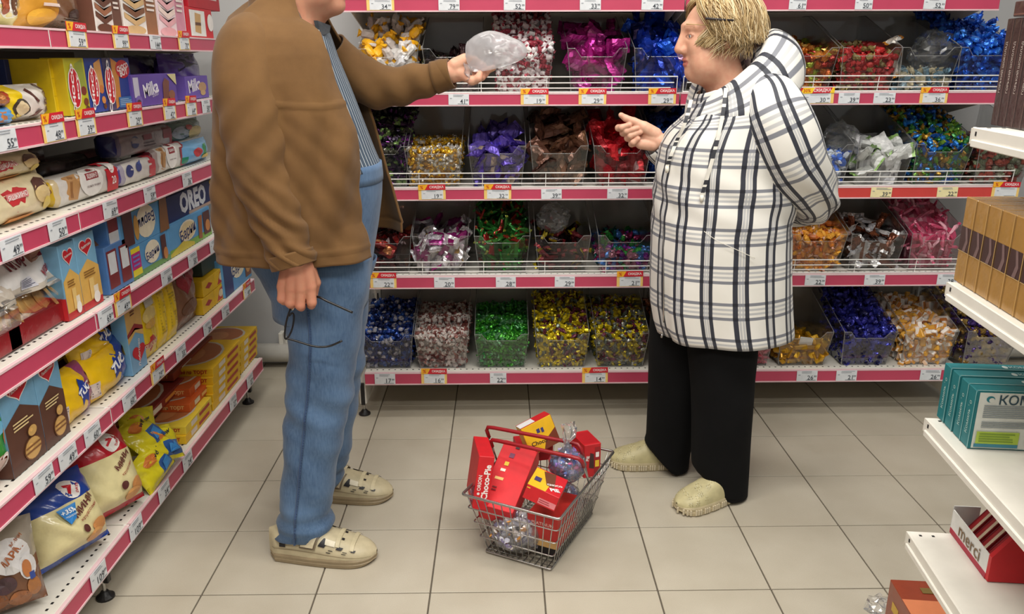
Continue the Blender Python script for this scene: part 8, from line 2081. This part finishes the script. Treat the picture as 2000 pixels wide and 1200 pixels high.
# hair: a wavy dark blonde bob
rg = np.random.default_rng(8); G = []
BL = [(196, 168, 120), (214, 190, 146), (176, 148, 102), (228, 210, 172), (150, 122, 82), (206, 180, 132)]
def hair_pt(th, ph, k, drop=0.0):
    th2 = min(th, 1.72); p_ = sph(th2, ph, k)
    if th > 1.72: p_ = p_ + np.array([0, 0, -(th - 1.72) * 0.085])
    p_[2] -= drop; return p_
def lock(th0, ph0, th1, ph1, k0, k1, wave, r, c, n=12, ph_=0.0, out=0.0):
    pts = []
    for t in np.linspace(0, 1, n):
        th = th0 + (th1 - th0) * t; ph = ph0 + (ph1 - ph0) * (t ** 0.85)
        k = k0 + (k1 - k0) * math.sin(min(1, t * 1.25) * math.pi / 2) + wave * math.sin(5.5 * t + ph_) * t + out * max(0, t - 0.75)
        q = hair_pt(th, ph + 0.10 * wave * 10 * math.sin(7 * t + ph_) * t, k); pts.append(q)
    return (pts, r, c)
for i in range(4200):
    ph0 = rg.uniform(-math.pi, math.pi); th0 = rg.uniform(0.02, 1.5) ** 1.0
    if abs(ph0) < 0.95 and th0 > 0.62: continue
    if abs(ph0) < 1.45 and th0 > 1.0: continue
    a = abs(ph0); s = 1 if ph0 > 0 else -1
    ph1 = s * max(a + rg.uniform(0.15, 0.5), 1.30 + rg.uniform(-0.08, 0.5)) if a < 1.5 else ph0 + rg.uniform(-0.2, 0.2)
    th1 = rg.uniform(1.75, 2.25) if a > 1.2 else rg.uniform(1.55, 2.05)
    G.append(lock(th0, ph0, th1, ph1, 1.05, rg.uniform(1.15, 1.42), rg.uniform(0.02, 0.075), rg.uniform(0.0011, 0.0022), BL[rg.integers(6)], ph_=rg.uniform(0, 6.28), out=rg.uniform(-0.5, 0.6)))
for i in range(420):     # fringe combed over the temple on both sides
    s = 1 if i % 2 else -1
    G.append(lock(rg.uniform(0.15, 0.55), s * rg.uniform(0.0, 0.5), rg.uniform(1.00, 1.30), s * rg.uniform(0.85, 1.40), 1.05, rg.uniform(1.16, 1.26), 0.02, 0.0016, BL[rg.integers(6)], ph_=rg.uniform(0, 6)))
for i in range(340):     # locks blown forward over the near cheek
    s = 1 if i < 270 else -1
    G.append(lock(rg.uniform(1.0, 1.5), s * rg.uniform(1.5, 2.0), rg.uniform(2.02, 2.28), s * rg.uniform(0.60, 1.05), 1.16, rg.uniform(1.10, 1.22), 0.02, 0.0015, BL[rg.integers(6)], ph_=rg.uniform(0, 6)))
for i in range(420):     # loose ends over the jaw and nape
    s = 1 if i % 3 else -1
    G.append(lock(rg.uniform(1.3, 1.6), s * rg.uniform(1.3, 2.6), rg.uniform(2.1, 2.75), s * rg.uniform(1.0, 2.5), 1.15, rg.uniform(0.95, 1.2), 0.06, 0.0012, BL[rg.integers(6)], ph_=rg.uniform(0, 6)))
strands('hair', wom, hcw, 1.02, G, rot=Rw, side=3)
# under-layer so that no scalp shows through
nu_, nv_ = 40, 20; V = []
for j in range(nv_ + 1):
    for i in range(nu_):
        ph = -math.pi + 2 * math.pi * i / nu_
        tmax = float(np.interp(abs(ph), [0, 0.7, 1.1, 1.5, 3.15], [0.62, 0.80, 1.15, 1.85, 2.05])); V.append(hair_pt(0.001 + tmax * j / nv_, ph, 1.075))
mb = MB(); mb.add((np.array(V) @ Rw.T) * 1.02 + hcw, grid_faces(nu_, nv_ + 1, True, True), (168, 138, 92)); reparent(mb.build('hair_under_layer', 'hair_strands', None, True), wom)
# spectacle temple in the hair
mb = MB(); a_, b2 = pY(1378, 36, WY - 0.108), pY(1433, 40, WY - 0.112); d_ = (b2 - a_)
mb.add(*[(lambda r: (r[0], r[1]))(tube([a_, a_ + d_ * 0.5, b2], [0.0035, 0.0032, 0.003], 6))][0], (40, 32, 34))
mb.add(*[(lambda r: (r[0], r[1]))(tube([pY(1340, 47, WY - 0.078), pY(1360, 48, WY - 0.09), pY(1384, 49, WY - 0.10)], 0.0012, 6))][0], (170, 140, 90))
reparent(mb.build('spectacle_temple', 'shoe_leather', None, True), wom)
